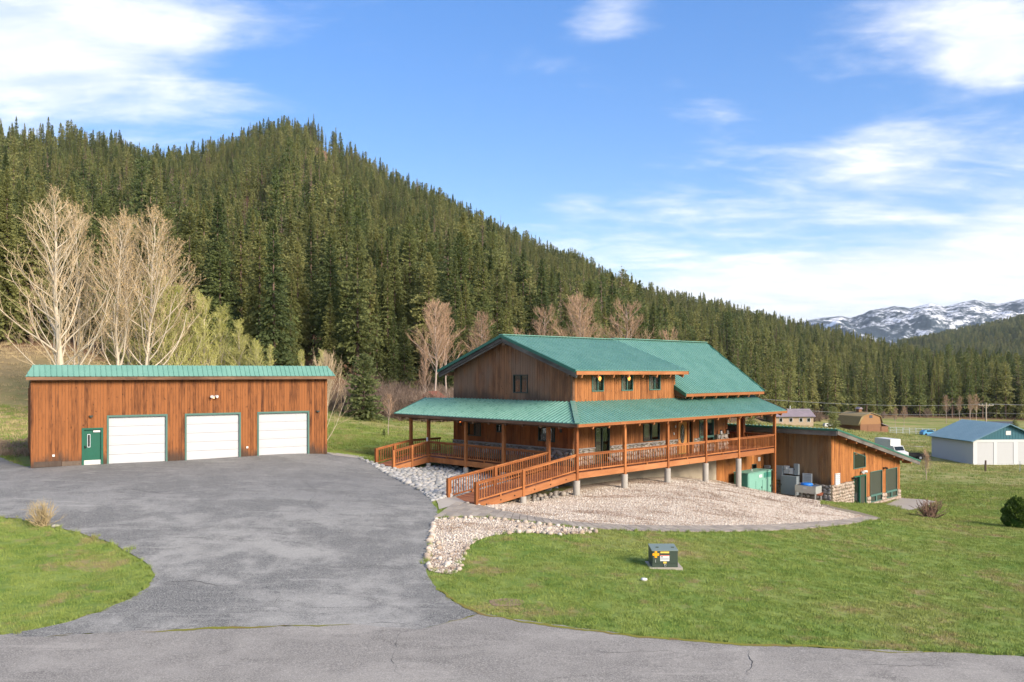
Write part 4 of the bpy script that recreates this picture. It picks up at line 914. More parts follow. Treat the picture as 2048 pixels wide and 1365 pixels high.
MB().box(.1, 21.3, 1.0, 1.15, -.36, -.1).build('deck_beam', 'brown_timber', HS)
MB().box(1.0, 1.15, 1.2, 14.2, -.36, -.1).build('deck_beam', 'brown_timber', HS)
BAL = MB().box(-.02, .02, -.02, .02, 0, 1).mesh('baluster', 'redwood')
def railing(parent, A, B, zA=0.0, zB=0.0, mat='redwood', step=.17, trim=.085):
    """top rail, bottom rail and balusters between two posts; A, B in the parent's plan"""
    A = Vector((A[0], A[1], zA)); B = Vector((B[0], B[1], zB)); d = (B - A); L = Vector((d.x, d.y, 0)).length; e = d / L
    a = A + e * trim; b = B - e * trim; up = Vector((0, 0, 1))
    r = MB().bar(a + up * .975, b + up * .975, .12, .045).build('railing', mat, parent)
    MB().bar(a + up * .905, b + up * .905, .04, .09).build('upper_rail', mat, r); MB().bar(a + up * .115, b + up * .115, .04, .07).build('lower_rail', mat, r)
    n = max(1, int(round((L - 2 * trim) / step)))
    for k in range(n):
        q = a.lerp(b, (k + .5) / n); o = link('baluster', BAL, r); o.location = (q.x, q.y, q.z + .15); o.scale = (1, 1, .72); o.rotation_euler = (0, 0, math.atan2(d.y, d.x))
    if L > 3: mid = a.lerp(b, .5); MB().box(mid.x - .045, mid.x + .045, mid.y - .045, mid.y + .045, mid.z - .02, mid.z + .08).build('rail_block', mat, r)
    return r
for i in range(5): railing(HS, (fp[i], 0), (fp[i + 1], 0))
for i in range(3): railing(HS, (0, lp[i]), (0, lp[i + 1]))
railing(HS, (0, 14.31), (2.6, 14.31)); railing(HS, (21.47, 0), (21.4, 2.45)); railing(HS, (21.4, 2.45), (21.4, 8.3))
# foundation and basement wall
FD = Wall(HS, 0, 2.1, (1, 0), (0, -1))
FD.cells(mb := MB(), 2.1, 17.23, -.3, -.02, -3.6, -.1); mb.build('foundation_wall', 'concrete_wall', HS)
LW.cells(mb := MB(), 2.12, 12.5, -.3, -.02, -2.5, -.1); mb.build('foundation_wall', 'concrete_wall', HS)
b_open = [(22.0, 22.65, -1.78, -1.37)]
core = FD.core('wall', 17.23, 24.2, -3.9, -.1, b_open, 'brown_timber')
FD.boards(core, 17.23, 24.2, -3.8, -.12, b_open, 'cedar_annex', .2, seed=17)
FD.window(22.0, 22.65, -1.78, -1.37, 'dark_frame', 1, 0, 'room_dark')
FD.cells(mb := MB(), 22.89, 23.19, .01, .05, -1.21, -.92); mb.build('notice_plate', 'white_plastic', HS)
MB().box(-.14, -.085, 12.44, 12.56, .98, 1.22).build('notice_plate', 'white_plastic', HS)

# ------------------------------------------------------------------ ramps
def ramp(name, u1, v0, v1, drop, lab, mids, piers=True):
    x, y = hc(u1, (v0 + v1) / 2); R = empty(name, (x, y, DECK_Z - drop), HOUSE_ROT, label=lab, cat='ramp')
    T = lambda u, v, z: (u - u1, v - (v0 + v1) / 2, z + drop); L = abs(u1); zs = lambda u: -drop * (-u) / L
    n = int(L / .145); pm = None
    for k in range(n):
        ua = -L * k / n; ub = -L * (k + 1) / n + .008
        mb = MB(); w0, w1 = v0 + .06, v1 - .06
        mb.hexa([T(ub, w0, zs(ub) - .06), T(ua, w0, zs(ua) - .06), T(ua, w1, zs(ua) - .06), T(ub, w1, zs(ub) - .06), T(ub, w0, zs(ub) - .02), T(ua, w0, zs(ua) - .02), T(ua, w1, zs(ua) - .02), T(ub, w1, zs(ub) - .02)])
        mb.build('plank', 'plank_deck', R)
    for v_ in (v0, v1):
        us = [-.09] + list(mids) + [u1]
        for i in range(len(us) - 1):
            ua, ub = us[i], us[i + 1]
            st = MB().bar(T(ua - .0, v_, zs(ua) - .19), T(ub, v_, zs(ub) - .19), .07, .34).build('stringer', 'redwood_beam', R)
            if v_ == v0 and piers:
                for q in (.2, .5, .8):
                    uu = ua + (ub - ua) * q; c = Vector(T(uu, v_ - .045, zs(uu) - .19)); MB().tube([c - Vector((0, .015, 0)), c + Vector((0, .02, 0))], .035, 8).build('bolt', 'black_metal', st)
        for u_ in list(mids) + [u1]:
            c = T(u_, v_, 0); zb = zs(u_) + drop
            MB().box(c[0] - .075, c[0] + .075, c[1] - .075, c[1] + .075, zb - .38, zb + 1.0).build('ramp_post', 'redwood', R)
            if piers and u_ != u1:
                g = gz(u_, v_) + drop - .3
                if g < zb - .42: MB().cyl(c[0], c[1], g, zb - .38, .17, 16).build('pier', 'concrete', R)
        us = [0] + list(mids) + [u1]
        for i in range(len(us) - 1):
            p, q = T(us[i], v_, 0), T(us[i + 1], v_, 0); railing(R, p[:2], q[:2], zs(us[i]) + drop, zs(us[i + 1]) + drop)
    return R
ramp('access_ramp', -7.25, 0, 2.04, .84, 'long redwood access ramp rising from the concrete pad to the porch corner', (-4.08,))
ramp('access_ramp', -2.77, 12.5, 14.31, .42, 'short wooden ramp between the driveway and the left end of the porch', (-1.35,), piers=False)

# ------------------------------------------------------------------ annex
AU, AV, AZ = 23.77, -3.12, -10.0
ax_, ay_ = hc(AU, AV)
A = empty('annex', (ax_, ay_, AZ + CAMZ), HOUSE_ROT, label='low cedar annex with a sloping green roof, stone base and tall screened windows', cat='building')
AFW = Wall(A, 0, 0, (1, 0), (0, -1)); ALW = Wall(A, 0, 0, (0, 1), (-1, 0)); AL = 12.4
RT = lambda a: 6.08 - (a + .65) * .2135       # roof top along u
a_open = [(3.60, 5.82, -.8, 2.37), (3.60, 5.74, 2.90, 4.0), (6.60, 8.78, .12, 2.46), (9.58, 11.76, .12, 2.42)]
trap = [(3.60, 5.74, 2.90, 4.0)]
core = AFW.core('wall', 0, AL, -.9, 3.0, a_open, 'brown_timber', gable=None)
core2 = AFW.core('wall', 0, AL, 3.0, 3.05, [], 'brown_timber', n0=-.16, n1=-.1, gable=[(0, 3.05), (AL, 3.05), (AL, RT(AL) - .15), (0, RT(0) - .15)])
AFW.boards(core, 0, AL, lambda a: 2.07 if a < 3.6 else .63, lambda a: RT(a) - .22, [(3.60, 5.82, -.8, 2.37), (6.60, 8.78, .12, 2.46), (9.58, 11.76, .12, 2.42), (3.60, 5.74, 2.90, 3.95)], 'cedar_annex', .2, seed=23)
st1 = AFW.core('stone_base', 0, 3.58, -.9, 2.05, [], 'mortar', -.02, .05); stones_on(Wall(A, 0, -.05, (1, 0), (0, -1)), st1, 0, 3.58, -.5, 2.05, VEN, 41, .26, .22)
st2 = AFW.core('stone_base', 5.84, AL, -.9, .60, a_open, 'mortar', -.02, .05); stones_on(Wall(A, 0, -.05, (1, 0), (0, -1)), st2, 5.84, AL, -.6, .60, VEN, 42, .26, .22, holes=[(6.6, 8.78, .12, .7), (9.58, 11.76, .12, .7)])
core = ALW.core('wall', 0.16, 12, -.9, RT(0) - .3, [], 'brown_timber')
ALW.boards(core, .02, 12, 2.07, RT(0) - .25, [], 'cedar_annex_side', .2, seed=24)
st3 = ALW.core('stone_base', 0, 5.2, -.9, 2.05, [], 'mortar', -.02, .05); stones_on(Wall(A, -.05, 0, (0, 1), (-1, 0)), st3, 0, 5.0, .4, 2.05, VENG, 43, .32, .22)
MB().box(AL - .15, AL, .16, 12, -.9, RT(AL) - .25).build('wall', 'cedar_annex', A)
# upper trapezoid window
def poly_window(pts, frame, pane):
    c = Vector((sum(p[0] for p in pts) / 4, sum(p[1] for p in pts) / 4)); mb = MB(); n = len(pts); ins = []
    for p in pts: q = Vector(p); ins.append(q + (c - q).normalized() * .09)
    for i in range(n):
        a, b = pts[i], pts[(i + 1) % n]; ia, ib = ins[i], ins[(i + 1) % n]
        mb.prism([AFW.pt(a[0], .05, a[1]), AFW.pt(b[0], .05, b[1]), AFW.pt(ib[0], .05, ib[1]), AFW.pt(ia[0], .05, ia[1])], (0, .12, 0))
    w = mb.build('window', frame, A); MB().prism([AFW.pt(p[0], .0, p[1]) for p in ins], (0, .02, 0)).build('pane', pane, w); return w
poly_window([(3.60, 2.90), (5.74, 2.90), (5.74, 3.72), (3.60, 4.18)], 'window_trim', 'glass_dark')
AFW.window(6.60, 8.78, .12, 2.46, 'window_trim', 1, 0, 'room_dark', bars=(.62,), screen='screen_mesh', fw=.05)
AFW.window(9.58, 11.76, .12, 2.42, 'window_trim', 1, 0, 'room_dark', bars=(.62,), screen='screen_mesh', fw=.05)
for a in (7.69, 10.67): AFW.cells(mb := MB(), a - .10, a + .10, -.04, .05, .17, .55); mb.build('sash_stile', 'window_trim', A)
mb = MB(); AFW.cells(mb, 3.60, 3.70, -.12, .05, -.8, 2.37); AFW.cells(mb, 5.72, 5.82, -.12, .05, -.8, 2.37); AFW.cells(mb, 3.7, 5.72, -.12, .05, 2.27, 2.37); AFW.cells(mb, 4.62, 4.74, -.12, .05, -.8, 2.27)
d = mb.build('door', 'door_green', A)
AFW.cells(mb := MB(), 3.7, 4.62, -.1, -.05, -.8, 2.27); mb.build('door_pane', 'glass_dark', d)
AFW.cells(mb := MB(), 4.74, 5.72, -.1, -.03, -.8, 2.27); mb.build('screen_panel', 'screen_mesh', d)
for wl, a0, a1, z0, z1, nm in ((AFW, .50, 1.22, 2.02, 2.83, 'louvre_vent'), (ALW, 1.41, 2.11, 2.08, 2.75, 'louvre_vent')):
    mb = MB(); wl.cells(mb, a0, a0 + .05, .01, .09, z0, z1); wl.cells(mb, a1 - .05, a1, .01, .09, z0, z1); wl.cells(mb, a0 + .05, a1 - .05, .01, .09, z1 - .05, z1); wl.cells(mb, a0 + .05, a1 - .05, .01, .09, z0, z0 + .05)
    lv = mb.build(nm, 'white_plastic' if wl is AFW else 'light_grey_metal', A)
    for k in range(5):
        zz = z0 + .06 + k * (z1 - z0 - .12) / 5; c = [wl.pt(a, n, z) for a, n, z in ((a0 + .05, .10, zz), (a1 - .05, .10, zz), (a1 - .05, .03, zz + .08), (a0 + .05, .03, zz + .08))]
        MB().prism(c, (0, 0, .015)).build('slat', 'white_plastic' if wl is AFW else 'light_grey_metal', lv)
for a, z in ((3.35, 2.25), (9.05, 2.55)):
    mb = MB(); p = Vector(AFW.pt(a, .05, z)); mb.tube([p, p + Vector((.05, -.12, .04)), p + Vector((.12, -.26, -.02))], [.05, .07, .09], 10); AFW.cells(mb, a - .06, a + .06, .01, .06, z - .08, z + .08); mb.build('flood_light', 'black_metal', A)
mb = MB(); AFW.cells(mb, 5.0, 5.12, .01, .06, 2.52, 2.66)
for s_ in (-1, 1): p = Vector(AFW.pt(5.06, .06, 2.60)); mb.tube([p, p + Vector((s_ * .12, -.10, .04)), p + Vector((s_ * .28, -.22, 0))], [.03, .07, .11], 10)
mb.build('flood_light', 'white_plastic', A)
# roof
metal(A, 'roof', (-.72, -.75, RT(-.72)), (0, 1, 0), (15.4, 0, -15.4 * .2135), [(0, 0), (13, 0), (13, 1), (0, 1)], ribw=.05)
MB().bar((-.72, -.79, RT(-.72) - .05), (14.68, -.79, RT(14.68) - .05), .05, .10).build('drip_edge', 'green_trim', A)
MB().bar((-.66, -.74, RT(-.66) - .24), (14.62, -.74, RT(14.62) - .24), .07, .28).build('fascia', 'grey_timber', A)
MB().box(-.77, -.72, -.78, 12.2, RT(-.72) - .14, RT(-.72) - .01).build('drip_edge', 'green_trim', A)
MB().box(-.71, -.64, -.7, 12.2, RT(-.7) - .48, RT(-.7) - .15).build('fascia', 'grey_timber', A)
MB().prism([(-.64, -.7, RT(-.64) - .10), (14.6, -.7, RT(14.6) - .10), (14.6, -.7, RT(14.6) - .16), (-.64, -.7, RT(-.64) - .16)], (0, 12.8, 0)).build('soffit', 'brown_timber', A)
for k in range(8):
    a = .9 + k * 1.72; z = RT(a) - .34; MB().box(a - .10, a + .10, -.69, 0.0, z - .16, z + .13).build('purlin_end', 'redwood_beam', A)
MB().cyl(-.2, 5.5, RT(0) - .05, RT(0) + .25, .05, 8).build('vent_pipe', 'black_metal', A)
# ------------------------------------------------------------------ rocks, pavers
RIV = [stone_mesh('river_rock', 'river_rock', 20 + i, .62) for i in range(6)]
BOR = [stone_mesh('border_rock', 'border_rock', 40 + i, .7) for i in range(6)]
DRK = [stone_mesh('dark_rock', 'dark_rock', 60 + i, .7) for i in range(4)]
GRV = [stone_mesh('gravel_stone', 'gravel_stone', 80 + i, .7) for i in range(4)]
def poisson(poly, r, seed, n=40000, maxn=None, avoid=()):
    rng = np.random.default_rng(seed); P = np.array([p[:2] for p in poly]); lo = P.min(0); hi = P.max(0)
    q = rng.uniform(lo, hi, (n, 2)); q = q[inpoly(q[:, 0], q[:, 1], poly)]
    for a in avoid: q = q[~inpoly(q[:, 0], q[:, 1], a)]
    cell = {}; out = []
    for x, y in q:
        k = (int(x / r), int(y / r)); ok = True
        for i in (-1, 0, 1):
            for j in (-1, 0, 1):
                for (a, b) in cell.get((k[0] + i, k[1] + j), ()):
                    if (a - x) ** 2 + (b - y) ** 2 < r * r: ok = False; break
                if not ok: break
            if not ok: break
        if ok:
            cell.setdefault(k, []).append((x, y)); out.append((x, y))
            if maxn and len(out) >= maxn: break
    return np.array(out)
def gn_scatter(name, pts, rot, sc, idx, protos, label, cat, tilt=None):
    """one 'stuff' object: mesh points carrying instances of a few prototype meshes"""
    me = bpy.data.meshes.new(name); me.from_pydata([tuple(p) for p in pts], [], [])
    at1 = me.attributes.new('rt', 'FLOAT_VECTOR', 'POINT'); r3 = np.zeros((len(pts), 3), np.float32); r3[:, 2] = rot
    if tilt is not None: r3[:, :2] = tilt
    at1.data.foreach_set('vector', r3.ravel())
    at2 = me.attributes.new('sc', 'FLOAT_VECTOR', 'POINT'); s3 = np.asarray(sc, np.float32)
    if s3.ndim == 1: s3 = np.repeat(s3[:, None], 3, 1)
    at2.data.foreach_set('vector', np.ascontiguousarray(s3).ravel())
    at3 = me.attributes.new('ix', 'INT', 'POINT'); at3.data.foreach_set('value', np.asarray(idx, np.int32))
    o = link(name, me); col = bpy.data.collections.new(name + '_shapes')
    for i, pm in enumerate(protos):
        po = bpy.data.objects.new('%s_shape_%02d' % (name, i), pm); col.objects.link(po)
    ng = bpy.data.node_groups.new(name, 'GeometryNodeTree')
    ng.interface.new_socket('Geometry', in_out='INPUT', socket_type='NodeSocketGeometry'); ng.interface.new_socket('Geometry', in_out='OUTPUT', socket_type='NodeSocketGeometry')
    N_ = ng.nodes; L_ = ng.links; gi = N_.new('NodeGroupInput'); go = N_.new('NodeGroupOutput'); ip = N_.new('GeometryNodeInstanceOnPoints')
    ci = N_.new('GeometryNodeCollectionInfo'); ci.inputs['Collection'].default_value = col; ci.inputs['Separate Children'].default_value = True; ci.inputs['Reset Children'].default_value = True
    def attr(nm, ty):
        a = N_.new('GeometryNodeInputNamedAttribute'); a.data_type = ty; a.inputs['Name'].default_value = nm; return a.outputs[0]
    e2r = N_.new('FunctionNodeEulerToRotation'); L_.new(attr('rt', 'FLOAT_VECTOR'), e2r.inputs[0])
    L_.new(gi.outputs[0], ip.inputs['Points']); L_.new(ci.outputs[0], ip.inputs['Instance']); ip.inputs['Pick Instance'].default_value = True
    L_.new(attr('ix', 'INT'), ip.inputs['Instance Index']); L_.new(e2r.outputs[0], ip.inputs['Rotation']); L_.new(attr('sc', 'FLOAT_VECTOR'), ip.inputs['Scale'])
    L_.new(ip.outputs[0], go.inputs[0])
    md = o.modifiers.new('scatter', 'NODES'); md.node_group = ng
    return setp(o, label, cat, kind='stuff')
nprng = np.random.default_rng(7)
# river rocks: the nearest as parts of the rock bed, the rest as one mass
rp = poisson(rock_poly, .21, 3)
vis = np.array([((p[0] - HC[0]) * UV[0] + (p[1] - HC[1]) * UV[1]) < 1.2 for p in rp]); rp = rp[vis]
rp = rp[np.argsort(rp[:, 1])]
rb = bpy.data.objects['rock_bed']
def put_rock(meshes, nm, x, y, r, parent, rng, sink=.25, off=0.0):
    o = link(nm, rng.choice(meshes), parent); o.location = (x, y, h1(x, y) + r * (.62 - sink) + off)
    o.rotation_euler = (rng.uniform(-.25, .25), rng.uniform(-.25, .25), rng.uniform(0, 6.28)); o.scale = (r, r, r); return o
rr = random.Random(4)
for x, y in rp[:300]: put_rock(RIV, 'river_rock', x, y, rr.choice((.10, .13, .15, .18, .22)), rb, rr)
rest = rp[300:]
def mass(name, pts, rmin, rmax, protos, label, cat, sink=.3, parent=None):
    n = len(pts); r = nprng.uniform(rmin, rmax, n); z = H(pts[:, 0], pts[:, 1]) + r * (.6 - sink)
    o = gn_scatter(name, np.c_[pts, z], nprng.uniform(0, 6.28, n), r, nprng.integers(0, len(protos), n), protos, label, cat, nprng.uniform(-.3, .3, (n, 2)))
    if parent is not None:
        o.parent = parent
        for k in ('label', 'category'): del o[k]
    return o
if len(rest): mass('river_rocks', rest, .10, .20, RIV, 'rest', 'rocks', parent=rb)
fill = poisson(rock_poly, .13, 13); fill = fill[np.array([((p[0] - HC[0]) * UV[0] + (p[1] - HC[1]) * UV[1]) < 1.0 for p in fill])]
mass('small_rocks', fill, .05, .10, RIV, 'r', 'rocks', sink=.2, parent=rb)
# gravel
gp_ = poisson(gravel_poly, .062, 5, 130000)
gp_ = gp_[~inpoly(gp_[:, 0], gp_[:, 1], [hc(.3, .9), hc(17, .9), hc(17, 2.2), hc(.3, 2.2)])]
mass('gravel', gp_, .020, .052, GRV, 'loose pale gravel covering the slope below the porch', 'gravel', sink=.15)
gs_ = poisson(swale_poly, .075, 6, 50000)
mass('gravel', gs_, .018, .062, GRV, 'loose pale gravel in the strip beside the lawn', 'gravel', sink=.15)
# border stones along both sides of the strip
sw = bpy.data.objects['gravel_strip']
def along(pxs, step, rng):
    P = [Vector((p.x, p.y)) for p in (at(*q) for q in pxs)]; out = []; acc_ = 0
    for a, b in zip(P[:-1], P[1:]):
        L = (b - a).length; t = acc_
        while t < L: out.append(a.lerp(b, t / L)); t += step * rng.uniform(.8, 1.3)
        acc_ = t - L
    return out
rr = random.Random(8)
for pxs, st_ in (([(874, 1041), (930, 1038), (985, 1039), (1050, 1047), (1120, 1055), (1190, 1062)], .30), ([(1190, 1066), (1120, 1071), (1060, 1066), (1012, 1068)], .34), ([(866, 1050), (862, 1075), (856, 1105), (856, 1138)], .36),
                 ([(1040, 1056), (1100, 1061), (1150, 1064)], .5), ([(935, 1100), (915, 1145)], .6), ([(875, 1090), (880, 1120), (900, 1110), (890, 1140)], .7)):
    for p in along(pxs, st_, rr):
        put_rock(BOR, 'border_rock', p.x + rr.uniform(-.05, .05), p.y + rr.uniform(-.06, .06), rr.uniform(.09, .17), sw, rr, .3)
gb = bpy.data.objects['gravel_bed']
for k in range(46):       # dark boulders in the shade under the ramp
    u_ = rr.uniform(-6.3, -.3); v_ = rr.uniform(.1, 1.1); x, y = hc(u_, v_); put_rock(DRK, 'boulder', x, y, rr.uniform(.12, .22), gb, rr, .1)
for p in along([(935, 1008), (965, 1013), (1000, 1022), (1020, 1027)], .5, rr): put_rock(BOR, 'border_rock', p.x, p.y, rr.uniform(.08, .14), gb, rr, .3)
# pavers
ph = bpy.data.objects['path']; pi_ = [Vector(p) for p in smooth_poly(path_in, 1, False)]; po_ = [Vector(p) for p in smooth_poly(path_out, 1, False)]
def resample(P, n):
    d = [0.0]
    for a, b in zip(P[:-1], P[1:]): d.append(d[-1] + (b - a).length)
    out = []
    for k in range(n):
        t = d[-1] * k / (n - 1); i = max(j for j in range(len(d)) if d[j] <= t + 1e-9); i = min(i, len(P) - 2)
        out.append(P[i].lerp(P[i + 1], (t - d[i]) / max(1e-6, d[i + 1] - d[i])))
    return out
NROW = 74; ra = resample(pi_, NROW + 1); rb_ = resample(po_, NROW + 1); rr = random.Random(12)
for i in range(NROW):
    wdt = (ra[i] - rb_[i]).length; nc = max(2, min(5, round(wdt / .36)))
    for j in range(nc):
        sh = .5 / nc if i % 2 else 0
        t0 = max(0, j / nc - sh); t1 = min(1, (j + 1) / nc - sh) if j < nc - 1 else 1
        g = .012
        q = [ra[i].lerp(rb_[i], t0), ra[i + 1].lerp(rb_[i + 1], t0), ra[i + 1].lerp(rb_[i + 1], t1), ra[i].lerp(rb_[i], t1)]
        c = sum(q, Vector((0, 0))) / 4; q = [p + (c - p).normalized() * g * 1.4 for p in q]; dz = rr.uniform(0, .012)
        zs_ = [h1(p.x, p.y) for p in q]
        MB().hexa([(p.x, p.y, z - .02) for p, z in zip(q, zs_)] + [(p.x, p.y, z + .045 + dz) for p, z in zip(q, zs_)]).build('paver', 'paver', ph)

# ------------------------------------------------------------------ transformer on the lawn
tp = at(1330, 1138); TX = empty('pad_transformer', (tp.x, tp.y, h1(tp.x, tp.y)), math.radians(0), label='dark green electrical transformer box with an orange cross on the lawn', cat='transformer')
MB().box(-.55, .60, -.10, .95, -.15, .055).build('concrete_base', 'concrete_pad', TX)
bx0, bx1, by1 = -.45, .45, .80
mb = MB(); mb.hexa([(bx0, 0, .055), (bx1, 0, .055), (bx1, by1, .055), (bx0, by1, .055), (bx0, 0, .63), (bx1, 0, .63), (bx1, by1, .70), (bx0, by1, .70)]); cab = mb.build('cabinet', 'transformer_green', TX); bevelled(cab, .012)
lid = MB().hexa([(bx0 - .015, -.03, .615), (bx1 + .015, -.03, .615), (bx1 + .015, by1 + .01, .69), (bx0 - .015, by1 + .01, .69), (bx0 - .015, -.03, .645), (bx1 + .015, -.03, .645), (bx1 + .015, by1 + .01, .715), (bx0 - .015, by1 + .01, .715)]).build('lid', 'transformer_lid_lit', TX); bevelled(lid, .01)
for x in (-.22, .32): MB().box(x - .05, x + .05, .30, .34, .672, .70).build('lid_handle', 'transformer_green', TX)
MB().box(bx0 + .01, bx1 - .01, -.018, .0, .055, .185).build('sill_panel', 'transformer_green', TX)
MB().box(bx0 + .02, bx1 - .02, -.012, .0, .195, .61).build('front_door', 'transformer_green', TX)
cr = MB(); cx_, cz_ = -.32, .50; r_, t_ = .115, .042
cr.prism([(cx_ - t_, -.02, cz_ - r_), (cx_ + t_, -.02, cz_ - r_), (cx_ + t_, -.02, cz_ - t_), (cx_ + r_, -.02, cz_ - t_), (cx_ + r_, -.02, cz_ + t_), (cx_ + t_, -.02, cz_ + t_), (cx_ + t_, -.02, cz_ + r_), (cx_ - t_, -.02, cz_ + r_), (cx_ - t_, -.02, cz_ + t_), (cx_ - r_, -.02, cz_ + t_), (cx_ - r_, -.02, cz_ - t_), (cx_ - t_, -.02, cz_ - t_)], (0, .006, 0)); cr.build('orange_cross', 'orange_paint', TX)
MB().box(-.16, .14, -.020, -.013, .545, .60).build('warning_strip', 'yellow_paint', TX)
wl = MB().box(-.17, .15, -.020, -.013, .27, .455).build('warning_label', 'white_plastic', TX)
MB().box(-.17, .15, -.022, -.013, .455, .475).build('label_header', 'red_paint', wl)
MB().box(-.14, -.08, -.023, -.019, .405, .432).build('label_symbol', 'black_metal', wl)
for z in (.37, .345, .32): MB().box(-.15, .13, -.023, -.019, z, z + .010).build('label_line', 'grey_metal', wl)
MB().box(-.06, .05, -.020, -.013, .19, .25).build('tag', 'yellow_paint', TX)
lk = MB().tube([(0, -.02, .17), (-.03, -.05, .15), (-.025, -.05, .10), (.025, -.05, .10), (.03, -.05, .15), (0, -.02, .17)], .010, 6).build('padlock', 'galvanised', TX)
MB().box(-.335, -.325, -.016, -.010, .22, .32).build('scratch', 'white_paint', TX)
p = at(1288, 1162); o = link('valve_cover', stone_mesh('valve_cover', 'white_plastic', 3, .5)); o.location = (p.x, p.y, p.z + .04); o.scale = (.13, .11, .12); setp(o, 'small white round cap lying in the lawn before the transformer', 'cap')

# ------------------------------------------------------------------ generator and electrical gear beside the annex
def hworld(u, v, z): x, y = hc(u, v); return (x, y, z + CAMZ)
g0 = hworld(18.8, .55, -8.75)
GE = empty('generator', g0, HOUSE_ROT, label='pale green generator cabinet behind the concrete pier', cat='generator')
MB().box(0, 3.28, 0, 1.15, -.15, .08).build('base_frame', 'generator_dark', GE)
bd = MB().box(.02, 3.26, .02, 1.13, .08, 1.72).build('housing', 'generator_green', GE); bevelled(bd, .02)
MB().box(.0, .02, .08, 1.07, .15, 1.66).build('shaded_end_louvre', 'generator_dark', GE)  # end face in dark green: its shade is put into the colour
for a, b in ((1.05, 1.92), (1.98, 3.18)): MB().box(a, b, -.005, .02, .14, 1.12).build('access_door', 'generator_green', GE)
MB().box(.10, 1.0, -.004, .02, .14, 1.62).build('access_door', 'generator_green', GE)
MB().box(2.20, 3.16, -.008, .02, 1.26, 1.62).build('vent_grille', 'generator_dark', GE)
for a in (1.84, 3.08): MB().box(a - .04, a + .04, -.03, .0, .55, .68).build('door_latch', 'black_metal', GE)
MB().box(1.5, 1.9, -.01, .0, 1.33, 1.52).build('name_plate', 'white_plastic', GE)
MB().box(-.03, 3.31, -.04, 1.18, 1.72, 1.76).build('roof_panel', 'generator_green', GE)
MB().cyl(1.5, .6, 1.76, 1.90, .06, 10).build('exhaust_stub', 'galvanised', GE)
def wall_box(nm, lab, y0, y1, z0, z1, dp, mat, cat='cabinet', extra=None, off=.03, grp=None):
    x, y, z = hworld(AU - off, AV + (y0 + y1) / 2, -10 + z0); E = empty(nm, (x, y, z), HOUSE_ROT, label=lab, cat=cat, group=grp)
    w = (y1 - y0) / 2; hh = z1 - z0
    b_ = MB().box(-dp, 0, -w, w, 0, hh).build('enclosure', mat, E); bevelled(b_, .012)
    MB().box(-dp - .015, -dp, -w + .025, w - .025, .03, hh - .03).build('cover', mat, E); MB().box(-dp - .04, -dp - .012, w - .09, w - .05, hh * .45, hh * .55).build('latch', 'black_metal', E)
    if extra: extra(E, dp, w, hh)
    return E
def meter(E, dp, w, hh):
    o = MB().tube([(-dp, 0, hh * .68), (-dp - .09, 0, hh * .68)], [.10, .09], 14).build('meter_dial', 'light_grey_metal', E)
wall_box('electrical_cabinet', 'large grey electrical cabinet standing on the ground beside the annex wall', 2.36, 3.62, 1.14, 2.50, .45, 'grey_metal')
wall_box('electrical_box', 'tall grey box fixed to the annex wall left of the meter', 3.57, 4.11, 2.11, 3.16, .25, 'grey_metal', grp='boxes on the annex wall')
wall_box('electric_meter', 'grey electric meter box with a round dial on the annex wall', 3.11, 3.53, 2.62, 3.19, .18, 'light_grey_metal', 'meter', meter)
wall_box('electrical_box', 'small white box beside the electric meter on the annex wall', 2.76, 3.10, 2.61, 3.05, .18, 'white_paint', grp='boxes on the annex wall')
wall_box('electrical_box', 'narrow upright grey box right of the white box on the annex wall', 2.35, 2.72, 2.58, 3.39, .20, 'grey_metal', grp='boxes on the annex wall')
wall_box('electrical_box', 'small grey box on the basement wall above the generator', 4.63, 5.11, 2.75, 3.10, .15, 'grey_metal', grp='boxes on the annex wall')
x, y, z = hworld(AU - 1.05, AV + 1.2, 0); SK = empty('wash_sink', (x, y, h1(x, y)), HOUSE_ROT, label='stainless steel wash sink on four legs beside the stone wall', cat='sink')
for a in (-.42, .42):
    for b in (-.72, .72): MB().box(a - .04, a + .04, b - .04, b + .04, -.05, .62).build('leg', 'galvanised', SK)
mb = MB(); mb.box(-.46, .46, -.77, .77, .50, .54); mb.box(-.46, -.42, -.77, .77, .54, 1.02); mb.box(.42, .46, -.77, .77, .54, 1.02); mb.box(-.42, .42, -.77, -.73, .54, 1.02); mb.box(-.42, .42, .73, .77, .54, 1.02); mb.build('basin', 'galvanised', SK)
MB().box(-.475, -.462, -.1, .15, .80, .92).build('label_plate', 'white_plastic', SK)
MB().bar((-.2, -.9, .40), (.35, -.75, .52), .35, .05).build('shelf_board', 'red_brown', SK)
x2, y2, z2 = hworld(AU - 1.0, AV + 1.35, 0)
TB = empty('blue_tub', (x2, y2, h1(x, y) + 1.02), HOUSE_ROT, label='blue plastic tub lying in the steel wash sink', cat='tub')
mb = MB(); mb.tube([(0, 0, -.25), (0, 0, .02), (0, 0, .12), (0, 0, .15)], [.30, .42, .40, .25], 18); mb.build('tub_body', 'blue_plastic', TB, smooth=True)
MB().tube([(.42 * math.cos(t), .42 * math.sin(t), .03) for t in np.linspace(0, 6.283, 19)], .02, 6).build('tub_rim', 'blue_plastic', TB)

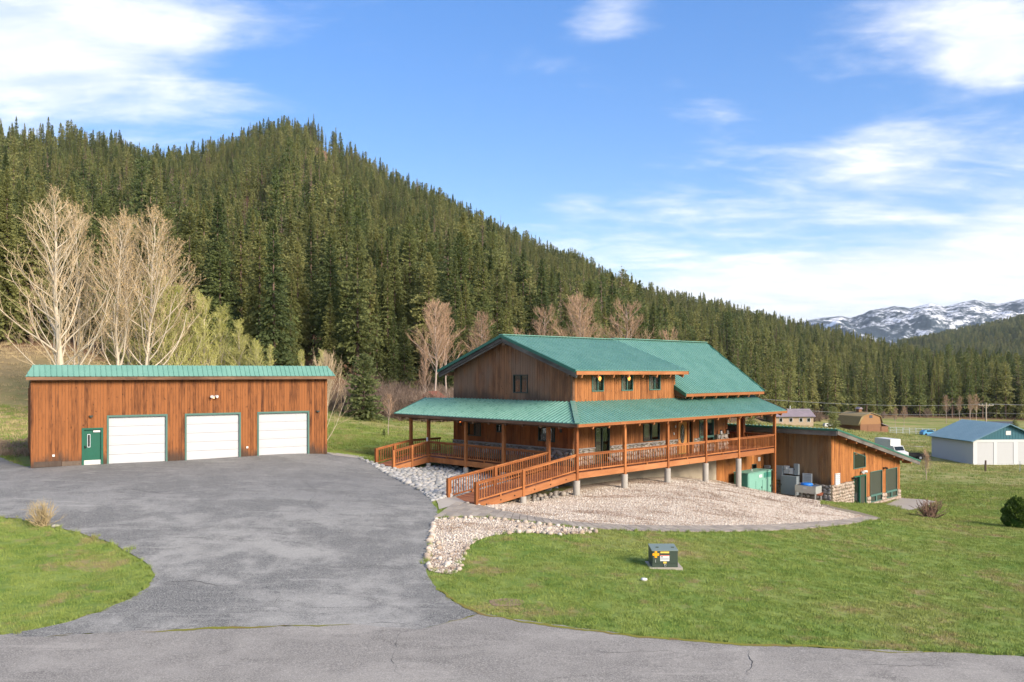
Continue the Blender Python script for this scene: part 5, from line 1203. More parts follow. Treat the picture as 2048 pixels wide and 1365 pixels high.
# ------------------------------------------------------------------ red chair and lanterns on the porch corner
cx_, cy_, cz_ = hworld(19.9, 3.3, -5.35 - .02)
CH = empty('patio_chair', (cx_, cy_, cz_), HOUSE_ROT + .9, label='red curved-back chair on the covered porch corner', cat='chair')
MB().box(-.26, .26, -.25, .25, .40, .45).build('seat', 'red_plastic', CH)
mb = MB(); n = 9
for i in range(n):
    t0 = -1.0 + 2.0 * i / n; t1 = -1.0 + 2.0 * (i + 1) / n; f = lambda t, z: (.27 * math.sin(t * 1.1), .18 + .10 * math.cos(t * 1.1) + (z - .45) * .18, z)
    h0 = .98 - .22 * t0 * t0; h1_ = .98 - .22 * t1 * t1; mb.prism([f(t0, .45), f(t1, .45), f(t1, h1_), f(t0, h0)], (0, .025, 0))
mb.build('backrest', 'red_plastic', CH)
for a in (-.22, .22):
    for b in (-.2, .2): MB().box(a - .02, a + .02, b - .02, b + .02, 0, .40).build('leg', 'red_plastic', CH)
    MB().bar((a, -.2, .65), (a, .22, .68), .04, .03).build('armrest', 'red_plastic', CH); MB().bar((a, -.2, .42), (a, -.2, .65), .03, .03, (0, 1, 0)).build('arm_post', 'red_plastic', CH)
for (u_, v_, z_, lab) in ((17.3, 1.78, -4.22, 'pale lantern standing on the stone pillar, the left of two'), (18.1, 1.78, -4.22, 'dark lantern standing on the stone pillar, the right of two')):
    x, y, z = hworld(u_, v_, z_ - .03); E = empty('lantern', (x, y, z), HOUSE_ROT, label=lab, cat='lantern', group='lanterns on the porch')
    MB().box(-.10, .10, -.10, .10, 0, .03).build('base', 'galvanised', E); MB().tube([(0, 0, .03), (0, 0, .16), (0, 0, .24)], [.08, .09, .06], 10).build('globe', 'white_plastic' if 'pale' in lab else 'blind', E); MB().tube([(0, 0, .24), (0, 0, .31)], [.11, .03], 8).build('cap', 'black_metal', E)
# ------------------------------------------------------------------ trees
def raw_mesh(name, V, F_, mats, mi=None, smooth=False):
    me = bpy.data.meshes.new(name); me.from_pydata(V.tolist() if hasattr(V, 'tolist') else V, [], F_.tolist() if hasattr(F_, 'tolist') else F_)
    for m_ in mats: me.materials.append(M[m_])
    if mi is not None: me.polygons.foreach_set('material_index', mi)
    if smooth: me.polygons.foreach_set('use_smooth', [True] * len(me.polygons))
    me.update(); return me
def kites(P, D, size, rng, wid=.5, upmix=.6):
    """leaf sprays: one kite-shaped quad at each point P along direction D"""
    n = len(P); D = D / np.linalg.norm(D, axis=1, keepdims=True)
    up = np.zeros((n, 3)); up[:, 2] = 1; r = rng.normal(size=(n, 3)); up = up * upmix + r * (1 - upmix)
    s = np.cross(D, up); s /= np.maximum(np.linalg.norm(s, axis=1, keepdims=True), 1e-6)
    sz = size[:, None]; a = P - D * sz * .25; b = P + D * sz * .25 + s * sz * wid; c = P + D * sz; d = P + D * sz * .25 - s * sz * wid
    V = np.stack([a, b, c, d], 1).reshape(-1, 3); Fq = np.arange(4 * n).reshape(n, 4); return V, Fq
def conifer(seed, h, rb, c0, nbr, nsp, ls, p=.75, droop=.25, mats=('fir_needles', 'conifer_bark'), lo=False, gap=.0):
    rng = np.random.default_rng(seed); z0 = c0 * h
    zt = np.sort(rng.uniform(0, 1, nbr)) ** .92; az = np.arange(nbr) * 2.399963 + rng.uniform(-.6, .6, nbr)
    lob = 1 + .22 * np.sin(az * 2 + zt * 9 + seed) + gap * np.sin(zt * 23 + seed * 2.1)
    L = rb * (1 - zt) ** p * rng.uniform(.62, 1.12, nbr) * lob + ls * .35 * (1 - zt); zz = z0 + (h - z0) * zt * .985
    slope = -.28 + 1.0 * zt ** 1.6 + rng.uniform(-.12, .12, nbr)
    s = np.linspace(.16, 1.0, nsp)[None, :] + rng.uniform(-.06, .06, (nbr, nsp)); s = np.clip(s, .08, 1.02)
    dirx = np.cos(az)[:, None]; diry = np.sin(az)[:, None]; Ls = L[:, None] * s
    side = rng.normal(0, .16, (nbr, nsp)) * Ls * .9
    X = dirx * Ls - diry * side; Y = diry * Ls + dirx * side; Z = zz[:, None] + slope[:, None] * Ls - droop * Ls * s + rng.normal(0, .10, (nbr, nsp)) * ls
    P = np.stack([X, Y, Z], -1).reshape(-1, 3)
    ang = rng.normal(0, .7, (nbr, nsp)); ca, sa = np.cos(az[:, None] + ang), np.sin(az[:, None] + ang)
    D = np.stack([ca, sa, (slope[:, None] - droop * 1.2 * s) + rng.normal(0, .25, (nbr, nsp))], -1).reshape(-1, 3)
    size = (ls * rng.uniform(.65, 1.25, (nbr, nsp)) * (1.18 - .72 * zt[:, None])).reshape(-1)
    V, Fq = kites(P, D, size, rng, .42, .45)
    tr = MB(); rt = h * .0135; bend = rng.normal(0, .004, 2) * h
    nseg = 3 if lo else 7
    tr.tube([(bend[0] * math.sin(2 * t), bend[1] * math.sin(2 * t), h * t - (.4 if t == 0 else 0)) for t in np.linspace(0, .97, nseg)], [rt * (1.25 - t * 1.15) for t in np.linspace(0, 1, nseg)], 4 if lo else 7, False)
    if not lo:
        for k in range(26):     # dead lower limbs
            t = rng.uniform(.08, max(.12, c0 + .12)); a = rng.uniform(0, 6.28); l = rb * rng.uniform(.25, .6)
            tr.tube([(0, 0, h * t), (l * math.cos(a), l * math.sin(a), h * t - l * .12)], [rt * .22, rt * .05], 3, False)
    return V, Fq, tr
def conifer_parts(name, *a, **k):
    V, Fq, tr = conifer(*a, **k); mats = k.get('mats', ('fir_needles', 'conifer_bark'))
    return raw_mesh(name + '_crown', V, Fq, [mats[0]]), tr.mesh(name + '_trunk', mats[1], smooth=True, recalc=False)
def conifer_lo(name, *a, **k):
    V, Fq, tr = conifer(*a, lo=True, **k); mats = k.get('mats', ('fir_needles', 'conifer_bark')); n = len(V)
    F_ = Fq.tolist() + [tuple(i + n for i in f) for f in tr.f]; Vv = V.tolist() + tr.v
    return raw_mesh(name, Vv, F_, mats, [0] * len(Fq) + [1] * len(tr.f))
PN = ('pine_needles', 'conifer_bark')
HI = [('fir', conifer_parts('fir', 1, 20, 3.3, .05, 400, 19, .40)), ('fir', conifer_parts('fir', 2, 20, 2.7, .08, 380, 17, .38, p=.85)),
      ('fir', conifer_parts('fir', 3, 20, 3.8, .04, 430, 19, .42, p=.8, droop=.32)), ('pine', conifer_parts('pine', 4, 20, 3.1, .22, 330, 18, .44, p=.55, droop=.05, mats=PN, gap=.25)),
      ('pine', conifer_parts('pine', 5, 20, 3.6, .28, 320, 19, .46, p=.5, droop=.02, mats=PN, gap=.3)), ('fir', conifer_parts('fir', 6, 20, 2.3, .10, 360, 15, .36, p=.9))]
LO = [conifer_lo('far_fir', 11, 20, 3.2, .08, 190, 9, .62), conifer_lo('far_fir', 12, 20, 2.5, .10, 180, 8, .58, p=.85), conifer_lo('far_fir', 13, 20, 3.7, .06, 200, 9, .66, p=.8, droop=.3),
      conifer_lo('far_pine', 14, 20, 3.1, .22, 170, 9, .68, p=.55, droop=.05, mats=PN, gap=.25), conifer_lo('far_pine', 15, 20, 3.4, .26, 165, 9, .72, p=.5, droop=.02, mats=PN, gap=.3), conifer_lo('far_fir', 16, 20, 2.0, .12, 160, 7, .55, p=.95),
      conifer_lo('far_snag', 17, 20, 1.3, .35, 46, 5, .5, p=.6, mats=('brush_twig', 'conifer_bark'))]
# one jittered stand over the whole hillside
rng = np.random.default_rng(21); pts = []
yy_ = 88.0
rows = []
while yy_ < 900:
    sp = 4.3 if yy_ < 200 else 4.7 if yy_ < 400 else 5.2
    xs_ = np.arange(-.85 * yy_ - 20, .80 * yy_ + 20, sp); xs_ = xs_ + rng.uniform(-.45, .45, len(xs_)) * sp
    rows.append(np.c_[xs_, yy_ + rng.uniform(-.5, .5, len(xs_)) * sp]); yy_ += sp * .9
tp_ = np.concatenate(rows); tpx = CXP + FPX * tp_[:, 0] / tp_[:, 1]
yg, Dr, Df = skyline(np.clip(tpx, -700, 3300)); tt = (tp_[:, 1] - Df) / (Dr - Df)
k = (tpx > -260) & (tpx < 2330) & (tp_[:, 1] > Df + 2) & (tt < 1.06)
tz_ = H(tp_[:, 0], tp_[:, 1]); tpy = HORIZON - FPX * (tz_ - CAMZ) / tp_[:, 1]
thin = (np.sin(tp_[:, 0] * .031 + 1) * np.sin(tp_[:, 1] * .027 + tp_[:, 0] * .01) > .80) | (((tpx - 515) / 55) ** 2 + ((tpy - 440) / 40) ** 2 < 1) | (((tpx - 640) / 30) ** 2 + ((tpy - 330) / 30) ** 2 < 1)
k &= ~(thin & (rng.uniform(size=len(k)) < .85)); k &= rng.uniform(size=len(k)) < .93
k &= ~((tpx > 655) & (tpx < 800) & (tp_[:, 1] < 106))
tp_ = tp_[k]; tz_ = tz_[k]; tpx = tpx[k]; tt = tt[k]; n = len(tp_)
tpy_t = tpy[k]
hgt = rng.normal(.86, .13, n).clip(.5, 1.12); hgt[rng.uniform(size=n) < .16] *= .58; pat = np.sin(tp_[:, 0] * .05 + 2) * np.sin(tp_[:, 1] * .043 - tp_[:, 0] * .02); hgt *= 1 + .14 * pat
foot = np.clip(1 - (tp_[:, 1] - np.interp(tpx, HT[:, 0], HT[:, 3])) / 60, 0, 1) * np.clip((tpx - 1000) / 500, 0, 1); hgt *= 1 - .28 * foot * (tpx < 1500)
order = np.argsort(tp_[:, 1] - 25 * (hgt - 1)); infr = (tpx[order] > -20) & (tpx[order] < 2068)
behind_house = (tpx[order] > 1010) & (tpx[order] < 1520)
near_i = order[infr][:300]; far_mask = np.ones(n, bool); far_mask[near_i] = False
kinds = rng.choice([0, 1, 2, 3, 4, 5], n, p=[.22, .16, .2, .17, .12, .13])
rz = rng.uniform(0, 6.283, n)
LANDMARKS = [(66, 'left of the garage roof'), (210, 'behind the tall pale cottonwood'), (330, 'above the left garage door'), (500, 'above the middle garage door'), (620, 'above the right garage door'), (690, 'over the garage roof end'),
             (790, 'behind the round young pine'), (880, 'left of the house'), (1010, 'over the house gable'), (1230, 'over the house roof ridge'), (1420, 'over the dormer windows'), (1540, 'right of the house roof'), (1670, 'behind the mauve-roofed house'), (1800, 'behind the tan barn'), (2100, 'behind the blue-roofed barn')]
ORD = ['first', 'second', 'third', 'fourth', 'fifth', 'sixth', 'seventh', 'eighth', 'ninth', 'tenth', 'eleventh', 'twelfth', 'thirteenth', 'fourteenth', 'fifteenth', 'sixteenth', 'seventeenth', 'eighteenth', 'nineteenth', 'twentieth']
ORD += ['twenty-' + q for q in ORD[:9]] + ['thirtieth'] + ['thirty-' + q for q in ORD[:9]] + ['fortieth'] + ['forty-' + q for q in ORD[:9]] + ['fiftieth'] + ['fifty-' + q for q in ORD[:9]]
buckets = {}
for i in near_i:
    lm = next(t for b_, t in LANDMARKS if tpx[i] < b_); depth = 'front rank' if tp_[i, 1] - np.interp(tpx[i], HT[:, 0], HT[:, 3]) < 9 else 'second rank' if tp_[i, 1] - np.interp(tpx[i], HT[:, 0], HT[:, 3]) < 20 else 'back ranks'
    buckets.setdefault((lm, depth, HI[kinds[i]][0]), []).append(i)
for (lm, depth, kd), lst in buckets.items():
    for j, i in enumerate(sorted(lst, key=lambda q: tpx[q])):
        wd = ('fir' if kd == 'fir' else 'pine'); sz = 'tall' if hgt[i] > 1.12 else 'short' if hgt[i] < .8 else 'dark' if kd == 'fir' else 'green'
        o = empty(wd + '_tree', (tp_[i, 0], tp_[i, 1], tz_[i]), rz[i], label='%s %s %s, %s from left in the %s' % (sz, wd, lm, ORD[j], depth), cat='tree', group='conifers at the forest edge')
        s_ = hgt[i] * 1.05; o.scale = (s_ * (.75 + .25 * ((i * 7) % 10) / 10),) * 2 + (s_,)
        link('trunk', HI[kinds[i]][1][1], o); link('crown', HI[kinds[i]][1][0], o)
ff_ = np.where(far_mask)[0]; kk = kinds[ff_].copy(); kk[rng.uniform(size=len(kk)) < .04] = 6
sc3 = np.repeat(hgt[ff_][:, None], 3, 1) * 1.05; sc3[:, :2] *= rng.uniform(.66, .98, len(ff_))[:, None]
# younger trees filling the gaps of the stand
yi = rng.choice(len(ff_), int(len(ff_) * .40), replace=False); yp = tp_[ff_][yi] + rng.uniform(-2.6, 2.6, (len(yi), 2)); yz = H(yp[:, 0], yp[:, 1]); ys_ = np.repeat(rng.uniform(.25, .55, len(yi))[:, None], 3, 1)
ypx = CXP + FPX * yp[:, 0] / yp[:, 1]; ypy = HORIZON - FPX * (yz - CAMZ) / yp[:, 1]
clr = (((ypx - 515) / 60) ** 2 + ((ypy - 440) / 44) ** 2 < 1) | (((ypx - 640) / 34) ** 2 + ((ypy - 330) / 32) ** 2 < 1)
ok = ~clr & (yp[:, 1] > np.interp(CXP + FPX * yp[:, 0] / yp[:, 1], HT[:, 0], HT[:, 3]) + 6); yp = yp[ok]; yz = yz[ok]; ys_ = ys_[ok]
allp = np.r_[np.c_[tp_[ff_], tz_[ff_] - .2], np.c_[yp, yz - .1]]; allr = np.r_[rz[ff_], rng.uniform(0, 6.28, len(yp))]; sc3 = np.r_[sc3, ys_]; kk = np.r_[kk, rng.integers(0, 6, len(yp))]
gn_scatter('forest', allp, allr, sc3, kk, LO, 'dense conifer forest covering the whole mountainside', 'forest')

# ---- bare broadleaf trees
def bare(seed, h, r0, n1, n2, n3, ang, lenk, start, twig=.011, leaf=None, lean=0.0, nleaf=1, fan=.35):
    rg = random.Random(seed); tr = MB(); tw = MB(); LP = []; LD = []
    wob = [(0, 0)]
    for i in range(9): wob.append((wob[-1][0] + rg.uniform(-.012, .012) * h + lean * h / 10, wob[-1][1] + rg.uniform(-.012, .012) * h))
    T_ = [Vector((wob[i][0], wob[i][1], h * .96 * i / 9 - (.3 if i == 0 else 0))) for i in range(10)]
    rad = lambda t: r0 * (1 - t) ** .85 + twig
    tr.tube(T_, [rad(i / 9) for i in range(10)], 7, False)
    def tpt(t): f = t * 9; i = min(8, int(f)); return T_[i].lerp(T_[i + 1], f - i)
    def curve(p, d, L, upb, n):
        out = [p]
        for i in range(n):
            d = (d + Vector((0, 0, upb)) + Vector((rg.uniform(-.2, .2), rg.uniform(-.2, .2), rg.uniform(-.1, .16)))).normalized(); out.append(out[-1] + d * (L / n))
        return out, d
    for i in range(n1):
        t = start + (.96 - start) * (i + rg.random()) / n1; a = i * 2.4 + rg.uniform(-.5, .5); L = lenk * h * (1 - t * .92) ** .8 * rg.uniform(.65, 1.15) + .3
        an = math.radians(rg.uniform(*ang)); d = Vector((math.cos(a) * math.sin(an), math.sin(a) * math.sin(an), math.cos(an)))
        P, _ = curve(tpt(t), d, L, .10, 5); rb_ = min(rad(t) * .5, .012 + L * .009)
        tr.tube(P, [rb_ * (1 - k / 5 * .85) + twig * .6 for k in range(6)], 4, False)
        for j in range(n2):
            s = .18 + .82 * (j + rg.random()) / n2; f = min(4.999, s * 5); k = int(f); b = P[k].lerp(P[k + 1], f - k); dd = (P[k + 1] - P[k]).normalized()
            sd_ = Vector((rg.gauss(0, 1), rg.gauss(0, 1), rg.gauss(0, .6) + .3)).normalized(); d2 = (dd + sd_ * rg.uniform(.5, .95)).normalized(); L2 = L * fan * (1.15 - .6 * s) * rg.uniform(.6, 1.3) + .25
            Q, dl = curve(b, d2, L2, .12, 3); tw.tube(Q, [twig * 1.6, twig * 1.35, twig * 1.1, twig * .8], 3, False)
            for q in range(n3):
                s3 = .25 + .75 * (q + rg.random()) / n3; f3 = min(2.999, s3 * 3); k3 = int(f3); b3 = Q[k3].lerp(Q[k3 + 1], f3 - k3)
                d3 = ((Q[k3 + 1] - Q[k3]).normalized() + Vector((rg.gauss(0, .6), rg.gauss(0, .6), rg.gauss(.25, .4)))).normalized(); L3 = L2 * rg.uniform(.3, .6) + .12
                e3 = b3 + d3 * L3; tw.tube([b3, e3], [twig * .85, twig * .4], 3, False)
                for w_ in range(nleaf):
                    LP.append(tuple(b3.lerp(e3, rg.uniform(.3, 1.05)))); LD.append((rg.gauss(0, .6), rg.gauss(0, .6), rg.gauss(.2, .5)))
    return tr, tw, np.array(LP), np.array(LD)
def bare_parts(nm, bark, twm, leafm, leafsize, *a, **k):
    tr, tw, LP, LD = bare(*a, **k); mats = [twm]; V = tw.v; F_ = tw.f; mi = [0] * len(F_)
    if leafm:
        r_ = np.random.default_rng(a[0]); v2, f2 = kites(LP, LD, leafsize * r_.uniform(.6, 1.3, len(LP)), r_, .35, .2); n_ = len(V); V = V + [tuple(x) for x in v2.tolist()]; F_ = F_ + [tuple(int(i) + n_ for i in f) for f in f2]; mi = mi + [1] * len(f2); mats.append(leafm)
    return tr.mesh(nm + '_trunk', bark, smooth=True, recalc=False), raw_mesh(nm + '_crown', V, F_, mats, mi)
CB, CT = 'cottonwood_bark', 'cottonwood_twig'
COT = [bare_parts('cottonwood', CB, CT, 'catkin', .10, 31, 20, .24, 48, 8, 3, (20, 58), .42, .06, twig=.013), bare_parts('cottonwood', CB, CT, 'catkin', .12, 32, 18, .17, 38, 8, 4, (22, 60), .44, .20, twig=.012, nleaf=2),
       bare_parts('cottonwood', CB, CT, 'catkin', .12, 33, 18, .16, 38, 8, 4, (22, 62), .46, .15, twig=.012, lean=.008, nleaf=2)]
BIR = [bare_parts('birch', CB, 'spring_twig', 'spring_leaf', .065, 35, 11, .09, 36, 9, 6, (12, 36), .34, .06, twig=.010, nleaf=3), bare_parts('willow', CB, 'spring_twig', 'spring_leaf', .065, 36, 8, .07, 38, 9, 6, (12, 42), .48, .03, twig=.010, nleaf=3),
       bare_parts('birch', CB, 'spring_twig', 'spring_leaf', .11, 37, 11, .09, 28, 8, 5, (15, 35), .26, .15, twig=.012, nleaf=1)]
ALD = [bare_parts('alder', 'alder_bark', 'alder_twig', None, 0, 38, 15, .16, 38, 10, 6, (28, 62), .46, .36, twig=.013), bare_parts('alder', 'alder_bark', 'alder_twig', None, 0, 39, 15, .18, 32, 10, 6, (32, 72), .48, .28, twig=.013, lean=.01),
       bare_parts('alder', 'alder_bark', 'alder_twig', None, 0, 40, 14, .11, 32, 9, 6, (20, 48), .36, .35, twig=.013)]
def plant_tree(nm, parts, px, d, top, label, group, rot=0.0, wide=1.0, base=None):
    x = xat(px, d); z = h1(x, d) if base is None else base; zt = CAMZ - (top - HORIZON) / FPX * d
    hh = max(v.co.z for v in parts[0].vertices); s_ = (zt - z) / (hh / .97)
    o = empty(nm, (x, d, z), rot, label=label, cat='tree', group=group); o.scale = (s_ * wide, s_ * wide, s_)
    link('trunk', parts[0], o); link('crown', parts[1], o); return o
for (px, d, top, i, lab, rot, wd) in ((133, 72, 372, 0, 'largest bare pale cottonwood, behind the left end of the garage', .4, 1.15), (160, 77, 400, 2, 'slender bare cottonwood just right of the largest one', 2.1, .9), (243, 74, 412, 1, 'bare cottonwood with tan catkins above the first garage door', 1.0, 1.0),
                                      (262, 79, 425, 2, 'middle stem of the catkin-bearing cottonwood group', 3.0, .9), (287, 75, 405, 2, 'rightmost catkin-bearing cottonwood leaning right', .2, 1.1), (330, 82, 450, 1, 'thin bare cottonwood at the right of the cottonwood group', 4.0, 1.0)):
    plant_tree('cottonwood_tree', COT[i], px, d, top, lab, 'bare cottonwoods behind the garage', rot, wd)
for (px, d, top, i, lab, rot, wd) in ((322, 78, 560, 1, 'yellow-green leafing willow among the cottonwood trunks', .5, 1.3), (362, 80, 575, 1, 'yellow-green willow behind the middle garage door', 1.5, 1.2), (395, 84, 578, 2, 'pale upright birch left of the yellow-green clump', 2.5, 1.0), (412, 82, 592, 0, 'tallest fresh green birch above the middle garage door', .9, 1.2),
                                      (445, 86, 612, 0, 'fresh green birch right of the tallest one', 3.3, 1.2), (472, 84, 640, 0, 'fresh green birch sloping down towards the right garage door', 4.4, 1.2), (503, 82, 682, 1, 'small lime-green willow above the right garage door', 5.0, 1.1), (540, 80, 690, 2, 'small pale birch left of the last fir', 5.6, 1.1), (600, 84, 700, 2, 'thin pale sapling above the right garage door edge', .3, 1.0), (640, 80, 700, 2, 'thin pale sapling over the garage roof end', 1.3, 1.0), (250, 86, 600, 1, 'low yellow-green willow behind the cottonwood stems', 2.2, 1.4)):
    plant_tree('birch_tree' if i != 1 else 'willow_tree', BIR[i], px, d, top, lab, 'young trees behind the garage', rot, wd)
for (px, d, top, i, lab, rot, wd) in ((868, 99, 598, 0, 'round-crowned bare alder left of the house gable', .3, .95), (893, 101, 606, 2, 'straight bare alder stem close to the house gable', 1.7, 1.1), (850, 96, 690, 2, 'thin pale bare stem left of the round-crowned alder', 2.2, .7), (958, 104, 622, 2, 'bare alder half hidden behind the gable slope', 3.2, 1.25), (1030, 112, 655, 2, 'small bare treetop above the roof peak', 4.2, .9),
                                      (1092, 112, 608, 1, 'spreading bare treetop, leftmost over the house roof', 5.1, 1.0), (1155, 112, 586, 0, 'tallest bare treetop over the house roof', .8, 1.0), (1250, 114, 598, 1, 'wide bare treetop right of the tallest one', 1.9, 1.1), (1338, 120, 655, 1, 'small bare treetop, rightmost over the house roof', 4.8, .9)):
    plant_tree('alder_tree', ALD[i], px, d, top, lab, 'bare trees behind the house', rot, wd)
for (px, d, top, lab) in ((1893, 262, 790, 'pale bare tree left of the utility pole, leftmost'), (1918, 264, 792, 'pale bare tree between the leftmost one and the pole'), (1941, 266, 789, 'pale bare tree just left of the utility pole'), (1953, 268, 788, 'pale bare tree behind the utility pole'), (1808, 240, 812, 'brown bare tree right of the tan barn'), (1790, 238, 815, 'low brown bare tree beside the tan barn')):
    plant_tree('bare_tree', ALD[2], px, d, top, lab, 'bare trees along the far treeline', px * .1, 1.2)
# pale arching shrub at the right end of the garage
SH = [bare_parts('willow_shrub', CB, CT, None, 0, 51, 7, .05, 46, 7, 5, (8, 60), .75, .02, twig=.012, fan=.3)]
plant_tree('willow_shrub', SH[0], 652, 66, 705, 'pale arching leafless willow shrub at the garage corner', 'leafless shrubs', .6, .75)
# twig bushes
def twig_bush(seed, nst, h, spread, twig, mat, n2=4):
    rg = random.Random(seed); mb = MB()
    for i in range(nst):
        a = rg.uniform(0, 6.283); an = abs(rg.gauss(0, .5)) * spread; d = Vector((math.cos(a) * math.sin(an), math.sin(a) * math.sin(an), math.cos(an))); p = Vector((rg.gauss(0, .10), rg.gauss(0, .10), -.05)) * spread; L = h * rg.uniform(.6, 1.1)
        P = [p]
        for k in range(3): d = (d + Vector((rg.uniform(-.2, .2), rg.uniform(-.2, .2), .03))).normalized(); P.append(P[-1] + d * L / 3)
        mb.tube(P, [twig * 1.5, twig * 1.2, twig, twig * .5], 3, False)
        for j in range(n2):
            f = rg.uniform(.9, 2.95); k = int(f); b = P[k].lerp(P[k + 1], f - k); e = b + (d + Vector((rg.gauss(0, .6), rg.gauss(0, .6), rg.gauss(.1, .4)))).normalized() * L * rg.uniform(.12, .35); mb.tube([b, e], [twig * .8, twig * .4], 3, False)
    return mb.mesh('twig_bush', mat, recalc=False)
BR = [twig_bush(60 + i, 60, 2.2, 1.1, .016, 'brush_twig', 5) for i in range(4)]
q = []; rg_ = np.random.default_rng(9)
for px, d, jx, jd, nn in ((850, 98, 100, 6, 150), (960, 104, 90, 7, 90), (690, 94, 60, 4, 20), (1200, 116, 200, 8, 160), (1620, 236, 260, 14, 260), (1850, 255, 160, 16, 260), (30, 60, 60, 4, 0)):
    P_ = np.c_[rg_.normal(px, jx * .6, nn), rg_.normal(d, jd * .6, nn)]; q.append(np.c_[(P_[:, 0] - CXP) / FPX * P_[:, 1], P_[:, 1]])
q = np.concatenate(q); q = q[~inpoly(q[:, 0], q[:, 1], [hc(-1, -1), hc(25, -1), hc(37, -4), hc(37, 16), hc(-1, 16)])]
qpx = CXP + FPX * q[:, 0] / q[:, 1]; q = q[q[:, 1] > np.interp(qpx, HT[:, 0], HT[:, 3]) - 4]
gn_scatter('brush', np.c_[q, H(q[:, 0], q[:, 1])], rg_.uniform(0, 6.28, len(q)), rg_.uniform(.6, 1.5, len(q)), rg_.integers(0, 4, len(q)), BR, 'brown leafless brush along the foot of the forest', 'brush')
# dry scrub and leaf litter left of the garage
nn = 240; P_ = np.c_[rg_.uniform(-46, -27.3, nn), rg_.uniform(52.5, 61, nn)]; P_ = P_[(P_[:, 0] + 26.5) * .86 + (P_[:, 1] - 46) * .51 < 3.5]
DG = [twig_bush(70 + i, 50, .4, 2.4, .012, 'litter_twig', 3) for i in range(3)]
gn_scatter('dry_scrub', np.c_[P_, H(P_[:, 0], P_[:, 1])], rg_.uniform(0, 6.28, len(P_)), rg_.uniform(.6, 1.6, len(P_)), rg_.integers(0, 3, len(P_)), DG, 'dry brown scrub at the edge of the asphalt left of the garage', 'scrub')
def single(nm, me, px, py, label, cat, s=1.0, rot=0.0, dz=0.0, group=None):
    p = at(px, py); o = link(nm, me); o.location = (p.x, p.y, p.z + dz); o.rotation_euler = (0, 0, rot); o.scale = (s, s, s) if not hasattr(s, '__len__') else s; return setp(o, label, cat, group)
single('twig_shrub', twig_bush(80, 110, .95, 1.0, .007, 'dry_grass', 6), 86, 1052, 'small straw-coloured twiggy shrub at the edge of the left lawn', 'shrub')
o = link('boulder', BOR[2]); p = at(111, 1056); o.location = (p.x, p.y, p.z + .05); o.scale = (.16, .14, .12); setp(o, 'small whitish stone beside the straw-coloured shrub', 'stone')
single('twig_shrub', twig_bush(81, 70, 1.25, 1.55, .022, 'red_twig', 3), 1858, 1036, 'leafless reddish-brown shrub on the lawn near the patio', 'shrub')
single('sapling', bare_parts('sapling', 'alder_bark', 'alder_twig', None, 0, 82, 3.4, .03, 16, 4, 3, (20, 45), .25, .35, twig=.006)[0], 777, 870, 'thin staked sapling on the lawn behind the short ramp', 'sapling')
sp_ = bpy.data.objects['sapling']; SAP = bare_parts('sapling', 'alder_bark', 'alder_twig', None, 0, 83, 2.6, .03, 18, 5, 3, (15, 40), .3, .2, twig=.008)
link('crown', bare_parts('sapling', 'alder_bark', 'alder_twig', None, 0, 82, 3.4, .03, 16, 4, 3, (20, 45), .25, .35, twig=.008)[1], sp_)
p = at(1853, 960); o = empty('sapling', (p.x, p.y, p.z), 0, label='small leafless sapling in the field beyond the annex', cat='sapling'); link('trunk', SAP[0], o); link('crown', SAP[1], o)
# young pine in the lawn corner, seedling, pine by the tan barn
YP = conifer_parts('young_pine', 90, 7, 2.3, .03, 300, 13, .36, p=.45, droop=-.08, mats=('young_pine_needles', 'conifer_bark'), gap=.12)
def lone(nm, parts, px, py, hpx, lab, wd=1.0, hh=7.0, d=None):
    if d: x = xat(px, d); p = Vector((x, d, h1(x, d)))
    else: p = at(px, py)
    s_ = hpx * p.y / FPX / hh; o = empty(nm, (p.x, p.y, p.z), px * .1, label=lab, cat='tree'); o.scale = (s_ * wd, s_ * wd, s_); link('trunk', parts[1], o); link('crown', parts[0], o); return o
lone('pine_tree', YP, 727, 838, 130, 'round bushy young pine standing at the lawn edge right of the garage', .98, d=88)
lone('pine_tree', YP, 768, 872, 13, 'tiny pine seedling on the lawn beside the sapling', 1.0)
lone('pine_tree', YP, 1667, 858, 44, 'bushy green pine just left of the tan barn', .9, d=222)
lone('pine_tree', YP, 1502, 852, 40, 'small round pine seen through the porch corner posts', 1.1, d=150)
lone('pine_tree', YP, 2030, 846, 24, 'yellowish young pine right of the dark-roofed house', 1.2, d=232)
# round evergreen shrub
def leaf_ball(seed, n, rx, rz_, ls, mat):
    rg2 = np.random.default_rng(seed); d = rg2.normal(size=(n, 3)); d /= np.linalg.norm(d, axis=1, keepdims=True); th = np.arctan2(d[:, 1], d[:, 0])
    k2 = 1 + .09 * np.sin(th * 5 + d[:, 2] * 7) + .08 * np.sin(th * 3 - d[:, 2] * 11 + 1) + .05 * np.sin(th * 11 + d[:, 2] * 17); r = (.80 + .24 * rg2.uniform(size=n)) * k2
    P = np.c_[d[:, 0] * rx * r, d[:, 1] * rx * r, d[:, 2] * rz_ * r + rz_]; taper = 1 - .48 * (P[:, 2] / (2 * rz_)); P[:, :2] *= taper[:, None] * 1.12
    V, Fq = kites(P, d + rg2.normal(0, .45, (n, 3)) + np.array([0, 0, .5]), ls * rg2.uniform(.6, 1.3, n), rg2, .45, .2); return raw_mesh('shrub_crown', V, Fq, [mat])
p = at(2034, 1056); RS = empty('evergreen_shrub', (p.x, p.y, p.z), 0, label='rounded dark evergreen shrub at the right edge of the lawn', cat='shrub')
RS.scale = (.88, .88, .9); link('crown', leaf_ball(5, 9000, .92, .93, .11, 'shrub_leaves'), RS); MB().tube([(0, 0, -.1), (0, 0, .5), (0, 0, 1.3)], [.08, .07, .02], 7).build('trunk', 'conifer_bark', RS)
